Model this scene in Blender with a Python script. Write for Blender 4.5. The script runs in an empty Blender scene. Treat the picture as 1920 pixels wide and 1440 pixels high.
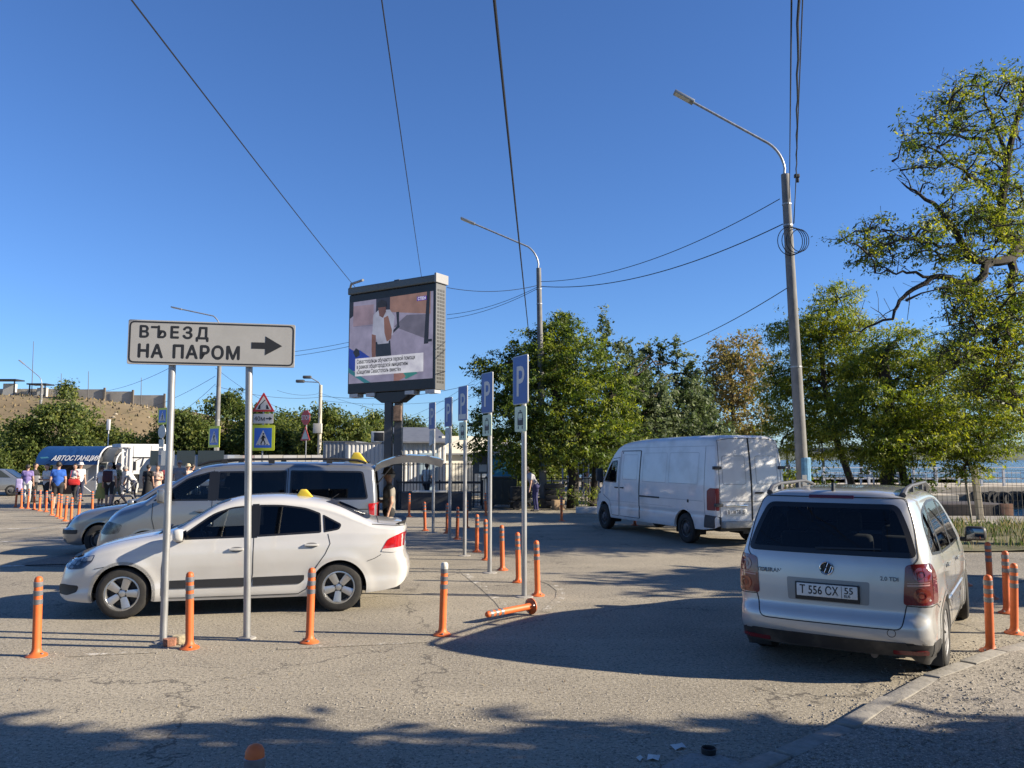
import bpy, bmesh, math, random
import numpy as np
from mathutils import Vector, Matrix, Euler
from mathutils.bvhtree import BVHTree
from mathutils.geometry import delaunay_2d_cdt, tessellate_polygon

# ------------------------------------------------------------------ camera, sky, sun, exposure
SC = bpy.context.scene
COL = SC.collection
R = math.radians
CAMH, FPX = 1.92, 1500.0            # camera height in metres, focal length in px of a 1920 px wide frame
PITCH = math.atan(140.0 / FPX)
cam_data = bpy.data.cameras.new('camera')
cam_data.sensor_width = 36.0
cam_data.lens = 36.0 * FPX / 1920.0
cam_data.clip_start = 0.05
cam_data.clip_end = 6000.0
cam = bpy.data.objects.new('camera', cam_data)
COL.objects.link(cam)
cam.location = (0, 0, CAMH)
cam.rotation_euler = (math.pi / 2 + PITCH, 0, 0)
SC.camera = cam

SUN_EL, SUN_AZ = 25.0, 97.0          # azimuth clockwise from +Y (the view direction)
W = bpy.data.worlds.new('World')
SC.world = W
W.use_nodes = True
_nt = W.node_tree
_bg = _nt.nodes['Background']
_sky = _nt.nodes.new('ShaderNodeTexSky')
_sky.sky_type = 'NISHITA'
_sky.sun_disc = False
_sky.sun_elevation = R(SUN_EL)
_sky.sun_rotation = R(SUN_AZ)
_sky.altitude = 50
_sky.air_density = 1.0
_sky.dust_density = 0.05
_sky.ozone_density = 6.0
_tint = _nt.nodes.new('ShaderNodeMixRGB')          # clear-air colour balance over the whole sky
_tint.blend_type = 'MULTIPLY'; _tint.inputs[0].default_value = 1.0
_tint.inputs[2].default_value = (.86, 1.02, 1.28, 1)
_nt.links.new(_sky.outputs[0], _tint.inputs[1])
_nt.links.new(_tint.outputs[0], _bg.inputs[0])
_bg.inputs[1].default_value = 0.054

sun_data = bpy.data.lights.new('sun', 'SUN')
sun_data.energy = 5.0
sun_data.angle = R(0.5)
sun_data.color = (1.0, 0.88, 0.70)
sun = bpy.data.objects.new('sun', sun_data)
COL.objects.link(sun)
SUNV = Vector((math.sin(R(SUN_AZ)) * math.cos(R(SUN_EL)), math.cos(R(SUN_AZ)) * math.cos(R(SUN_EL)), math.sin(R(SUN_EL))))
sun.rotation_euler = SUNV.to_track_quat('Z', 'Y').to_euler()
sun.location = SUNV * 60

SC.view_settings.view_transform = 'Standard'
SC.view_settings.look = 'None'
SC.view_settings.gamma = 1.0
SC.view_settings.use_curve_mapping = False
SC.view_settings.exposure = 1.33
SC.cycles.max_bounces = 6
SC.cycles.transparent_max_bounces = 24
SC.cycles.sample_clamp_indirect = 6.0

# ------------------------------------------------------------------ places from the photograph
_cp, _sp = math.cos(PITCH), math.sin(PITCH)
def ray(px, py):
    a, b = (px - 960) / FPX, (720 - py) / FPX
    return Vector((a, _cp - b * _sp, _sp + b * _cp))
def gp(px, py, z=0.0):               # where the sight line meets the level z
    d = ray(px, py)
    t = (z - CAMH) / d.z
    return Vector((d.x * t, d.y * t, z))
def pt(px, py, Y):                   # where the sight line meets the plane y = Y
    d = ray(px, py)
    t = Y / d.y
    return Vector((d.x * t, Y, CAMH + d.z * t))

# ------------------------------------------------------------------ materials
MATS = {}
ALB = .78                            # common scale of the base colours below
def mat(name, col=(.5, .5, .5), rough=.6, metal=0.0, var=0.0, vscale=4.0, bump=0.0, bscale=40.0, coat=0.0,
        emit=None, estr=1.0, spec=.5, col2=None, detail=4.0, sss=0.0, transl=0.0, stretch=None, backdark=False, dirt=None, rand=0.0):
    if name in MATS:
        return MATS[name]
    col = tuple(c * ALB for c in col)
    if col2: col2 = tuple(c * ALB for c in col2)
    if dirt: dirt = (tuple(c * ALB for c in dirt[0]), dirt[1], dirt[2])
    m = bpy.data.materials.new(name)
    m.use_nodes = True
    nt = m.node_tree
    N, Lk = nt.nodes, nt.links
    b = N['Principled BSDF']
    b.inputs['Base Color'].default_value = (*col, 1)
    b.inputs['Roughness'].default_value = rough
    b.inputs['Metallic'].default_value = metal
    b.inputs['Specular IOR Level'].default_value = spec
    if coat:
        b.inputs['Coat Weight'].default_value = coat
        b.inputs['Coat Roughness'].default_value = .04
    tc = N.new('ShaderNodeTexCoord')
    src = tc.outputs['Object']
    if stretch:
        mp = N.new('ShaderNodeMapping'); mp.inputs['Scale'].default_value = stretch
        Lk.new(src, mp.inputs[0]); src = mp.outputs[0]
    if var or col2:
        nz = N.new('ShaderNodeTexNoise'); nz.inputs['Scale'].default_value = vscale; nz.inputs['Detail'].default_value = detail
        nz.inputs['Roughness'].default_value = .65
        Lk.new(src, nz.inputs['Vector'])
        rp = N.new('ShaderNodeValToRGB')
        c2 = col2 if col2 else tuple(min(1, c * (1 + var)) for c in col)
        c1 = col if col2 else tuple(c * (1 - var) for c in col)
        rp.color_ramp.elements[0].position = .33; rp.color_ramp.elements[1].position = .68
        rp.color_ramp.elements[0].color = (*c1, 1); rp.color_ramp.elements[1].color = (*c2, 1)
        Lk.new(nz.outputs[0], rp.inputs[0])
        out = rp.outputs[0]
        if dirt:
            nd = N.new('ShaderNodeTexNoise'); nd.inputs['Scale'].default_value = dirt[1]; nd.inputs['Detail'].default_value = 6
            Lk.new(tc.outputs['Object'], nd.inputs['Vector'])
            rd = N.new('ShaderNodeMapRange'); rd.inputs[1].default_value = .52; rd.inputs[2].default_value = .75
            rd.inputs[4].default_value = dirt[2]
            Lk.new(nd.outputs[0], rd.inputs[0])
            mx = N.new('ShaderNodeMixRGB'); mx.inputs[2].default_value = (*dirt[0], 1)
            Lk.new(rd.outputs[0], mx.inputs[0]); Lk.new(out, mx.inputs[1]); out = mx.outputs[0]
        if rand:                     # each object a little lighter or darker than its twins
            oi = N.new('ShaderNodeObjectInfo'); mr = N.new('ShaderNodeMapRange'); mr.inputs[3].default_value = 1 - rand; mr.inputs[4].default_value = 1 + rand * .6
            hv = N.new('ShaderNodeHueSaturation'); Lk.new(oi.outputs['Random'], mr.inputs[0]); Lk.new(mr.outputs[0], hv.inputs['Value']); Lk.new(out, hv.inputs['Color']); out = hv.outputs[0]
        Lk.new(out, b.inputs['Base Color'])
    if bump:
        nb = N.new('ShaderNodeTexNoise'); nb.inputs['Scale'].default_value = bscale; nb.inputs['Detail'].default_value = 3
        Lk.new(src, nb.inputs['Vector'])
        bp = N.new('ShaderNodeBump'); bp.inputs['Strength'].default_value = bump; bp.inputs['Distance'].default_value = .01
        Lk.new(nb.outputs[0], bp.inputs['Height']); Lk.new(bp.outputs[0], b.inputs['Normal'])
    if emit:
        b.inputs['Emission Color'].default_value = (*emit, 1)
        b.inputs['Emission Strength'].default_value = estr
    if transl:
        tr = N.new('ShaderNodeBsdfTranslucent')
        mxs = N.new('ShaderNodeMixShader'); mxs.inputs[0].default_value = transl
        o = N['Material Output']
        if var or col2:
            hs = N.new('ShaderNodeHueSaturation'); hs.inputs['Value'].default_value = 1.5; hs.inputs['Saturation'].default_value = 1.1
            Lk.new(out, hs.inputs['Color']); Lk.new(hs.outputs[0], tr.inputs[0])
        else:
            tr.inputs[0].default_value = (*[min(1, c * 1.5) for c in col], 1)
        Lk.new(b.outputs[0], mxs.inputs[1]); Lk.new(tr.outputs[0], mxs.inputs[2]); Lk.new(mxs.outputs[0], o.inputs[0])
    if backdark:                     # dark trim on the inner side of a painted panel
        g = N.new('ShaderNodeNewGeometry')
        d = N.new('ShaderNodeBsdfDiffuse'); d.inputs[0].default_value = (.03, .03, .032, 1)
        mxs = N.new('ShaderNodeMixShader'); o = N['Material Output']
        Lk.new(g.outputs['Backfacing'], mxs.inputs[0]); Lk.new(b.outputs[0], mxs.inputs[1]); Lk.new(d.outputs[0], mxs.inputs[2])
        Lk.new(mxs.outputs[0], o.inputs[0])
    MATS[name] = m
    return m

def glass_mat(name, tint=(.3, .33, .35), rough=0.02, refl=1.0):
    if name in MATS:
        return MATS[name]
    m = bpy.data.materials.new(name); m.use_nodes = True
    N, Lk = m.node_tree.nodes, m.node_tree.links
    N.remove(N['Principled BSDF'])
    t = N.new('ShaderNodeBsdfTransparent'); t.inputs[0].default_value = (*tint, 1)
    g = N.new('ShaderNodeBsdfGlossy'); g.inputs['Roughness'].default_value = rough
    lw = N.new('ShaderNodeFresnel'); lw.inputs['IOR'].default_value = 1.5
    ml = N.new('ShaderNodeMath'); ml.operation = 'MULTIPLY'; ml.inputs[1].default_value = refl; ml.use_clamp = True
    mx = N.new('ShaderNodeMixShader')
    Lk.new(lw.outputs[0], ml.inputs[0]); Lk.new(ml.outputs[0], mx.inputs[0])
    Lk.new(t.outputs[0], mx.inputs[1]); Lk.new(g.outputs[0], mx.inputs[2])
    Lk.new(mx.outputs[0], N['Material Output'].inputs[0])
    MATS[name] = m
    return m

# ------------------------------------------------------------------ objects
def mk(name, verts, faces, m, parent=None, smooth=False, mats=None, midx=None, normals=None):
    me = bpy.data.meshes.new(name)
    me.from_pydata([tuple(v) for v in verts], [], [tuple(int(i) for i in f) for f in faces])
    for mm in (mats or [m]):
        me.materials.append(mm)
    if midx is not None:
        me.polygons.foreach_set('material_index', np.asarray(midx, dtype=np.int32))
    if smooth:
        me.polygons.foreach_set('use_smooth', np.ones(len(me.polygons), dtype=bool))
    if normals is not None:
        me.normals_split_custom_set_from_vertices([tuple(n) for n in normals])
    me.update()
    o = bpy.data.objects.new(name, me)
    COL.objects.link(o)
    if parent: o.parent = parent
    return o
def mkfast(name, V, F, m, parent=None, smooth=False, mats=None, midx=None):   # numpy arrays, all faces the same size
    V = np.asarray(V, dtype=np.float32); F = np.asarray(F, dtype=np.int32)
    me = bpy.data.meshes.new(name)
    n, k = F.shape
    me.vertices.add(len(V)); me.vertices.foreach_set('co', V.ravel())
    me.loops.add(n * k); me.loops.foreach_set('vertex_index', F.ravel())
    me.polygons.add(n)
    me.polygons.foreach_set('loop_start', np.arange(0, n * k, k, dtype=np.int32))
    for mm in (mats or [m]): me.materials.append(mm)
    if midx is not None: me.polygons.foreach_set('material_index', np.asarray(midx, dtype=np.int32))
    if smooth: me.polygons.foreach_set('use_smooth', np.ones(n, dtype=bool))
    me.update(calc_edges=True); me.validate()
    o = bpy.data.objects.new(name, me); COL.objects.link(o)
    if parent: o.parent = parent
    return o
def share(name, src, parent=None, loc=(0, 0, 0), rot=(0, 0, 0), scale=(1, 1, 1)):
    o = bpy.data.objects.new(name, src.data); COL.objects.link(o)
    if parent: o.parent = parent
    o.location = loc; o.rotation_euler = rot; o.scale = scale
    return o
def tag(o, label, cat, group=None, kind=None):
    o['label'] = label; o['category'] = cat
    if group: o['group'] = group
    if kind: o['kind'] = kind
    return o
def struct(o, label=None, kind='structure'):
    o['kind'] = kind
    if label: o['label'] = label
    return o
def thing(name, label, cat, loc=(0, 0, 0), rz=0.0, group=None):
    o = bpy.data.objects.new(name, None); COL.objects.link(o)
    o.empty_display_size = .2
    o.location = loc; o.rotation_euler = (0, 0, rz)
    return tag(o, label, cat, group)
def kids(o):
    return [c for c in COL.objects if c.parent == o]
def dup(root, loc, rz=0.0, label=None, group=None, rot=None, scale=None):
    def cp(o, par):
        c = o.copy(); COL.objects.link(c); c.parent = par
        for k in list(o.children): cp(k, c)
        return c
    r = cp(root, None)
    r.location = loc; r.rotation_euler = rot if rot else (0, 0, rz)
    if scale: r.scale = scale
    if label: r['label'] = label
    if group: r['group'] = group
    return r

def pivot(t, p, ang):                # turn a thing built in world coordinates about an upright axis through p
    c, s = math.cos(ang), math.sin(ang)
    t.location = (p[0] - (c * p[0] - s * p[1]), p[1] - (s * p[0] + c * p[1]), 0); t.rotation_euler = (0, 0, ang)

class MB:                            # mesh collector
    def __init__(s): s.v = []; s.f = []; s.mi = []
    def add(s, v, f, mi=0):
        o = len(s.v); s.v += [tuple(p) for p in v]; s.f += [tuple(i + o for i in q) for q in f]; s.mi += [mi] * len(f)
        return s
    def box(s, c, d, mi=0, rot=None):
        x, y, z = d[0] / 2, d[1] / 2, d[2] / 2
        P = [Vector((a * x, b * y, e * z)) for e in (-1, 1) for a, b in ((-1, -1), (1, -1), (1, 1), (-1, 1))]
        if rot is not None: P = [rot @ p for p in P]
        c = Vector(c)
        return s.add([p + c for p in P], [(3, 2, 1, 0), (4, 5, 6, 7), (0, 1, 5, 4), (1, 2, 6, 5), (2, 3, 7, 6), (3, 0, 4, 7)], mi)
    def tube(s, pts, r, n=8, mi=0, cap=True):
        pts = [Vector(p) for p in pts]; k = len(pts)
        rs = r if hasattr(r, '__len__') else [r] * k
        V = []; a = None
        for i, p in enumerate(pts):
            t = (pts[min(i + 1, k - 1)] - pts[max(i - 1, 0)])
            t = t.normalized() if t.length > 1e-9 else Vector((0, 0, 1))
            if a is None:
                a = Vector((1, 0, 0)) if abs(t.x) < .8 else Vector((0, 1, 0))
            a = (a - t * a.dot(t)).normalized(); b = t.cross(a)
            for j in range(n):
                q = 2 * math.pi * j / n
                V.append(p + (a * math.cos(q) + b * math.sin(q)) * rs[i])
        F = [(i * n + j, i * n + (j + 1) % n, (i + 1) * n + (j + 1) % n, (i + 1) * n + j) for i in range(k - 1) for j in range(n)]
        if cap: F += [tuple(range(n - 1, -1, -1)), tuple((k - 1) * n + j for j in range(n))]
        return s.add(V, F, mi)
    def lathe(s, prof, n=16, mi=0, c=(0, 0, 0), axis='z', mis=None):  # prof: (radius, height)
        V = []; c = Vector(c)
        for r, h in prof:
            for j in range(n):
                q = 2 * math.pi * j / n
                x, y = r * math.cos(q), r * math.sin(q)
                V.append(c + (Vector((x, y, h)) if axis == 'z' else Vector((x, h, y)) if axis == 'y' else Vector((h, x, y))))
        o = len(s.v); s.v += [tuple(p) for p in V]
        for i in range(len(prof) - 1):
            for j in range(n):
                q = (i * n + j, i * n + (j + 1) % n, (i + 1) * n + (j + 1) % n, (i + 1) * n + j)
                if axis == 'y': q = q[::-1]
                s.f.append(tuple(o + a for a in q)); s.mi.append(mis[i] if mis else mi)
        return s
    def prism(s, poly, h0, h1, plane='xy', mi=0, c=(0, 0, 0)):
        n = len(poly); c = Vector(c)
        def P(p, h):
            return c + (Vector((p[0], p[1], h)) if plane == 'xy' else Vector((p[0], h, p[1])) if plane == 'xz' else Vector((h, p[0], p[1])))
        V = [P(p, h0) for p in poly] + [P(p, h1) for p in poly]
        F = [tuple(range(n - 1, -1, -1)), tuple(range(n, 2 * n))] + [(i, (i + 1) % n, n + (i + 1) % n, n + i) for i in range(n)]
        return s.add(V, F, mi)
    def build(s, name, m, parent=None, smooth=False, bevel=0, fix=True, seg=2):
        ms = m if isinstance(m, (list, tuple)) else [m]
        o = mk(name, s.v, s.f, None, parent, False, mats=ms, midx=s.mi)
        bm = bmesh.new(); bm.from_mesh(o.data)
        if fix: bmesh.ops.recalc_face_normals(bm, faces=bm.faces)
        if bevel:
            ed = [e for e in bm.edges if e.is_manifold and e.calc_face_angle(0) > .5]
            bmesh.ops.bevel(bm, geom=ed, offset=bevel, segments=seg, affect='EDGES', profile=.6, clamp_overlap=True)
        if smooth:
            for f in bm.faces: f.smooth = True
            if smooth != 'all':
                for e in bm.edges:
                    if e.is_manifold and e.calc_face_angle(0) > R(40): e.smooth = False
        bm.to_mesh(o.data); bm.free()
        return o

def rpoly(pts, r=.03, n=4):          # polygon with rounded corners; r one value or one per corner
    out = []; k = len(pts)
    for i in range(k):
        p = Vector(pts[i]).to_2d(); a = Vector(pts[i - 1]).to_2d() - p; b = Vector(pts[(i + 1) % k]).to_2d() - p
        rr = r[i] if hasattr(r, '__len__') else r
        rr = min(rr, a.length * .45, b.length * .45)
        if rr < 1e-4: out.append(tuple(p)); continue
        A = p + a.normalized() * rr; B = p + b.normalized() * rr
        for j in range(n + 1):
            t = j / n
            q = A * (1 - t) ** 2 + p * 2 * t * (1 - t) + B * t * t
            out.append((q.x, q.y))
    return out
def resample(pts, step, closed=True):
    out = []; k = len(pts)
    for i in range(k if closed else k - 1):
        a = Vector(pts[i]).to_2d(); b = Vector(pts[(i + 1) % k]).to_2d(); n = max(1, int(math.ceil((b - a).length / step)))
        for j in range(n):
            q = a.lerp(b, j / n); out.append((q.x, q.y))
    if not closed: out.append(tuple(Vector(pts[-1]).to_2d()))
    return out
def area2(p): return .5 * sum(p[i - 1][0] * p[i][1] - p[i][0] * p[i - 1][1] for i in range(len(p)))
def inset(pts, d):
    if area2(pts) < 0: pts = pts[::-1]
    out = []; k = len(pts)
    for i in range(k):
        p = Vector(pts[i]); e1 = (p - Vector(pts[i - 1])); e2 = (Vector(pts[(i + 1) % k]) - p)
        if e1.length < 1e-7 or e2.length < 1e-7: out.append(tuple(p)); continue
        e1.normalize(); e2.normalize()
        n1 = Vector((-e1.y, e1.x)); n2 = Vector((-e2.y, e2.x)); nn = n1 + n2
        L = nn.length
        if L < .3: out.append(tuple(p + n1 * d)); continue
        nn /= L; c = max(.5, nn.dot(n1))
        q = p + nn * (d / c); out.append((q.x, q.y))
    return out
def inpoly(px, pz, poly):
    c = np.zeros(px.shape, dtype=bool); k = len(poly); j = k - 1
    for i in range(k):
        xi, zi = poly[i]; xj, zj = poly[j]
        if zi != zj:
            c ^= ((zi > pz) != (zj > pz)) & (px < (xj - xi) * (pz - zi) / (zj - zi) + xi)
        j = i
    return c
def pchip(pts):
    xs = np.array([p[0] for p in pts], float); ys = np.array([p[1] for p in pts], float)
    if xs[0] > xs[-1]: xs = xs[::-1]; ys = ys[::-1]
    h = np.diff(xs); d = np.diff(ys) / h; n = len(xs); m = np.zeros(n)
    for i in range(1, n - 1):
        if d[i - 1] * d[i] > 0:
            w1, w2 = 2 * h[i] + h[i - 1], h[i] + 2 * h[i - 1]
            m[i] = (w1 + w2) / (w1 / d[i - 1] + w2 / d[i])
    m[0] = d[0]; m[-1] = d[-1]
    def f(x):
        x = np.clip(np.asarray(x, float), xs[0], xs[-1])
        i = np.clip(np.searchsorted(xs, x) - 1, 0, n - 2)
        t = (x - xs[i]) / h[i]
        return ((2 * t ** 3 - 3 * t ** 2 + 1) * ys[i] + (t ** 3 - 2 * t ** 2 + t) * h[i] * m[i]
                + (-2 * t ** 3 + 3 * t ** 2) * ys[i + 1] + (t ** 3 - t ** 2) * h[i] * m[i + 1])
    return f
def text_mesh(name, body, size, m, parent=None, loc=(0, 0, 0), rot=(0, 0, 0), bold=0.0, sx=1.0, align='LEFT', ext=.0, space=1.0, shear=0.0):
    c = bpy.data.curves.new(name, 'FONT'); c.body = body; c.size = size; c.extrude = max(ext, .0006)
    c.align_x = align; c.space_character = space; c.shear = shear; c.resolution_u = 3
    t = bpy.data.objects.new(name, c); COL.objects.link(t)
    dg = bpy.context.evaluated_depsgraph_get()
    me = bpy.data.meshes.new_from_object(t.evaluated_get(dg))
    bpy.data.objects.remove(t); bpy.data.curves.remove(c)
    if bold:                         # heavier strokes: the glyphs stepped sideways a little, each a hair deeper
        n = len(me.vertices); co = np.zeros(n * 3, np.float32); me.vertices.foreach_get('co', co); co = co.reshape(-1, 3)
        fs = [tuple(p.vertices) for p in me.polygons]
        V = []; F = []
        for k, (a, b) in enumerate(((0, 0), (1, 0), (-1, 0), (0, 1), (0, -1), (.7, .7), (-.7, .7), (.7, -.7), (-.7, -.7))):
            V.append(co + np.array([a * bold, b * bold, -.00025 * k], np.float32)); F += [tuple(i + n * k for i in f) for f in fs]
        bpy.data.meshes.remove(me)
        me = bpy.data.meshes.new(name); me.from_pydata([tuple(v) for v in np.concatenate(V)], [], F)
    me.materials.clear(); me.materials.append(m)
    o = bpy.data.objects.new(name, me); COL.objects.link(o)
    if parent: o.parent = parent
    o.location = loc; o.rotation_euler = rot; o.scale = (sx, 1, 1)
    return o
# ------------------------------------------------------------------ the ground
rnd = random.Random(11)
nrs = np.random.RandomState(5)

def asphalt_mat(name='asphalt', light=(.355, .314, .236), dark=(.25, .222, .17), cracks=True, worn=0.0, paint=None, wet=None, speck=1.0):
    if name in MATS: return MATS[name]
    light = tuple(c * ALB * 1.06 for c in light); dark = tuple(c * ALB * .92 for c in dark)
    m = bpy.data.materials.new(name); m.use_nodes = True
    N, Lk = m.node_tree.nodes, m.node_tree.links
    b = N['Principled BSDF']; b.inputs['Roughness'].default_value = .92; b.inputs['Specular IOR Level'].default_value = .25
    tc = N.new('ShaderNodeTexCoord')
    def noise(sc, det=5, ro=.6, vec=None, dist=0):
        n = N.new('ShaderNodeTexNoise'); n.inputs['Scale'].default_value = sc; n.inputs['Detail'].default_value = det; n.inputs['Roughness'].default_value = ro
        n.inputs['Distortion'].default_value = dist
        Lk.new(vec if vec else tc.outputs['Object'], n.inputs['Vector']); return n.outputs[0]
    def ramp(x, a, b_, c0=0.0, c1=1.0):
        r = N.new('ShaderNodeMapRange'); r.inputs[1].default_value = a; r.inputs[2].default_value = b_; r.inputs[3].default_value = c0; r.inputs[4].default_value = c1
        Lk.new(x, r.inputs[0]); return r.outputs[0]
    def mixc(f, a, b_):
        x = N.new('ShaderNodeMixRGB')
        Lk.new(f, x.inputs[0])
        for k, v in ((1, a), (2, b_)):
            if isinstance(v, tuple): x.inputs[k].default_value = (*v, 1)
            else: Lk.new(v, x.inputs[k])
        return x.outputs[0]
    def math_(op, a, b_):
        x = N.new('ShaderNodeMath'); x.operation = op
        for k, v in ((0, a), (1, b_)):
            if isinstance(v, (int, float)): x.inputs[k].default_value = v
            else: Lk.new(v, x.inputs[k])
        return x.outputs[0]
    col = mixc(ramp(noise(.35, 4, .62), .36, .66), dark, light)
    mp = N.new('ShaderNodeMapping'); mp.inputs['Scale'].default_value = (.25, 1.3, 1); mp.inputs['Rotation'].default_value = (0, 0, .25); Lk.new(tc.outputs['Object'], mp.inputs[0])
    col = mixc(math_('MULTIPLY', ramp(noise(.8, 3, .6, mp.outputs[0]), .50, .72), .55), col, tuple(min(1, c * 1.22) for c in light))
    n11 = noise(1.1, 4, .7)
    col = mixc(math_('MULTIPLY', ramp(n11, .56, .70), .5), col, tuple(c * .72 for c in dark))
    # aggregate: pale and dark grains
    sp = noise(38, 2, .9)
    col = mixc(math_('MULTIPLY', ramp(sp, .53, .62), .85 * speck), col, (.38, .345, .29))
    col = mixc(math_('MULTIPLY', ramp(noise(29, 2, .9), .54, .61), .85 * speck), col, (.075, .068, .057))
    vs = N.new('ShaderNodeTexVoronoi'); vs.inputs['Scale'].default_value = .42; Lk.new(tc.outputs['Object'], vs.inputs['Vector'])
    col = mixc(math_('MULTIPLY', ramp(math_('ADD', vs.outputs['Distance'], math_('MULTIPLY', n11, .16)), .20, .11), .55), col, (.10, .095, .088))
    sp2 = noise(150, 1, .8)
    col = mixc(math_('MULTIPLY', ramp(sp2, .52, .62), .5 * speck), col, (.31, .28, .235))
    vv = N.new('ShaderNodeTexVoronoi'); vv.inputs['Scale'].default_value = 22; Lk.new(tc.outputs['Object'], vv.inputs['Vector'])
    col = mixc(math_('MULTIPLY', ramp(vv.outputs['Distance'], .16, .07), ramp(n11, .5, .62)), col, (.40, .365, .315))
    hgt = sp
    if cracks:
        ncr = noise(.5, 2)
        wn = N.new('ShaderNodeTexNoise'); wn.inputs['Scale'].default_value = 1.7; wn.inputs['Detail'].default_value = 5; wn.inputs['Roughness'].default_value = .65
        Lk.new(tc.outputs['Object'], wn.inputs['Vector'])
        va = N.new('ShaderNodeVectorMath'); va.operation = 'MULTIPLY_ADD'; va.inputs[1].default_value = (1.1, 1.1, 0)
        Lk.new(wn.outputs['Color'], va.inputs[0]); Lk.new(tc.outputs['Object'], va.inputs[2])
        for scl, thr, msk in ((.33, .006, (.46, .54)), (.9, .008, (.55, .62))):
            vo = N.new('ShaderNodeTexVoronoi'); vo.feature = 'DISTANCE_TO_EDGE'; vo.inputs['Scale'].default_value = scl
            Lk.new(va.outputs[0], vo.inputs['Vector'])
            cr = math_('MULTIPLY', ramp(vo.outputs['Distance'], thr, thr * .25), ramp(ncr, *msk))
            col = mixc(math_('MULTIPLY', cr, .75), col, (.055, .05, .045))
    if paint:
        col = mixc(math_('MULTIPLY', ramp(noise(5, 8, .75), .60 - worn, .70 - worn), .85), col, paint)
    Lk.new(col, b.inputs['Base Color'])
    bp = N.new('ShaderNodeBump'); bp.inputs['Strength'].default_value = .55; bp.inputs['Distance'].default_value = .012
    Lk.new(hgt, bp.inputs['Height']); Lk.new(bp.outputs[0], b.inputs['Normal'])
    MATS[name] = m
    return m

A_MAIN = asphalt_mat()
LAND = [(-260, -30), (70, -30), (70, 26.5), (30, 26.9), (13.4, 27.3), (11.5, 30), (10.5, 45), (9, 62), (-12, 95), (-14, 330), (-260, 330)]
tri = tessellate_polygon([[Vector((x, y, 0)) for x, y in LAND]])
V = [(x, y, 0) for x, y in LAND] + [(x, y, -3) for x, y in LAND]
n = len(LAND)
F = [tuple(t) for t in tri] + [(i, (i + 1) % n, n + (i + 1) % n, n + i) for i in range(n)]
g = MB().add(V, F).build('ground', A_MAIN); struct(g, 'dusty cracked grey asphalt of the car park')

# worn paint on the asphalt
def sheet(name, poly, z, m, label=None, kind='structure'):
    t = tessellate_polygon([[Vector((x, y, 0)) for x, y in poly]])
    o = MB().add([(x, y, z) for x, y in poly], [tuple(q) for q in t]).build(name, m)
    if o.data.polygons and o.data.polygons[0].normal.z < 0: o.data.flip_normals()
    o['kind'] = kind
    if label: o['label'] = label
    return o
A_PAINT = asphalt_mat('worn_paint', worn=.06, paint=(.55, .53, .48))
A_PAINT2 = asphalt_mat('worn_paint_line', worn=.16, paint=(.70, .69, .66))
def stripe(a, b, w, m, name='road_marking', z=.004, lab=None):
    a, b = Vector(a[:2]), Vector(b[:2]); t = (b - a).normalized(); nn = Vector((-t.y, t.x)) * w / 2
    return sheet(name, [tuple(a + nn), tuple(a - nn), tuple(b - nn), tuple(b + nn)], z, m, lab)
# the worn arc round the corner of the bays
arc = [gp(x, y) for x, y in ((1048, 1128), (1055, 1110), (1040, 1098), (1012, 1088), (985, 1080))]
for q in (((1022, 1148), (1050, 1122)), ((1050, 1122), (1052, 1108)), ((1052, 1108), (1035, 1095)), ((1035, 1095), (1005, 1085)), ((955, 1152), (936, 1128)), ((936, 1128), (905, 1100)), ((905, 1100), (872, 1075))):
    stripe(gp(*q[0]), gp(*q[1]), .13, A_PAINT, z=.004 + rnd.random() * .001)
for q in (((0, 1062), (150, 1058)), ((0, 1016), (128, 1012)), ((0, 992), (140, 989))):
    stripe(gp(*q[0]), gp(*q[1]), .12, A_PAINT2)
stripe(gp(520, 1217), gp(800, 1203), .10, A_PAINT); stripe(gp(130, 1230), gp(300, 1222), .10, A_PAINT)
for q in (((0, 968), (700, 966)), ((780, 1000), (1080, 985))):
    stripe(gp(*q[0]), gp(*q[1]), .12, A_PAINT)

# dark repair patches
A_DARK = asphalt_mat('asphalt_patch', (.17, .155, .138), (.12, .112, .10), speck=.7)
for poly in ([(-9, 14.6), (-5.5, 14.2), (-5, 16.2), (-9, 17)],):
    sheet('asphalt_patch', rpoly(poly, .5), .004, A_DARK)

# right-hand walk: kerb stones and gravel
M_KERB = mat('kerb_stone', (.30, .28, .245), .92, var=.22, vscale=9, bump=.6, bscale=30, dirt=((.16, .14, .115), 4, .6))
KP = [Vector((.55, 4.30)), Vector((1.10, 4.75)), Vector((2.35, 5.83)), Vector((3.60, 7.08)), Vector((4.75, 8.0)), Vector((6.1, 8.85)), Vector((8.5, 9.5)), Vector((14, 9.9))]
kerb = bpy.data.objects.new('kerb', None); COL.objects.link(kerb); struct(kerb, 'low worn concrete kerb along the gravel walk')
acc = 0
for a, b in zip(KP, KP[1:]):
    L = (b - a).length; k = max(1, round(L / .95)); t = (b - a) / L
    for i in range(k):
        c = a + t * (L * (i + .5) / k); ll = L / k - .028
        q = MB(); q.box((0, 0, 0), (ll, .15, .30))
        o = q.build('kerb_stone', M_KERB, kerb, smooth=True, bevel=.014)
        o.location = (c.x, c.y, -.085 + rnd.uniform(-.012, .008)); o.rotation_euler = (rnd.uniform(-.04, .04), rnd.uniform(-.012, .012), math.atan2(t.y, t.x) + rnd.uniform(-.015, .015))
def gravel_mat():
    return asphalt_mat('gravel_walk', (.30, .27, .225), (.19, .17, .145), cracks=False, speck=1.5)
off = []
for i, p in enumerate(KP):
    t = (KP[min(i + 1, len(KP) - 1)] - KP[max(i - 1, 0)]).normalized(); off.append(p + Vector((t.y, -t.x)) * .075)
walk = [(p.x, p.y) for p in off] + [(14, -5), (-.5, -5), (-.2, 3.5)]
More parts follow.
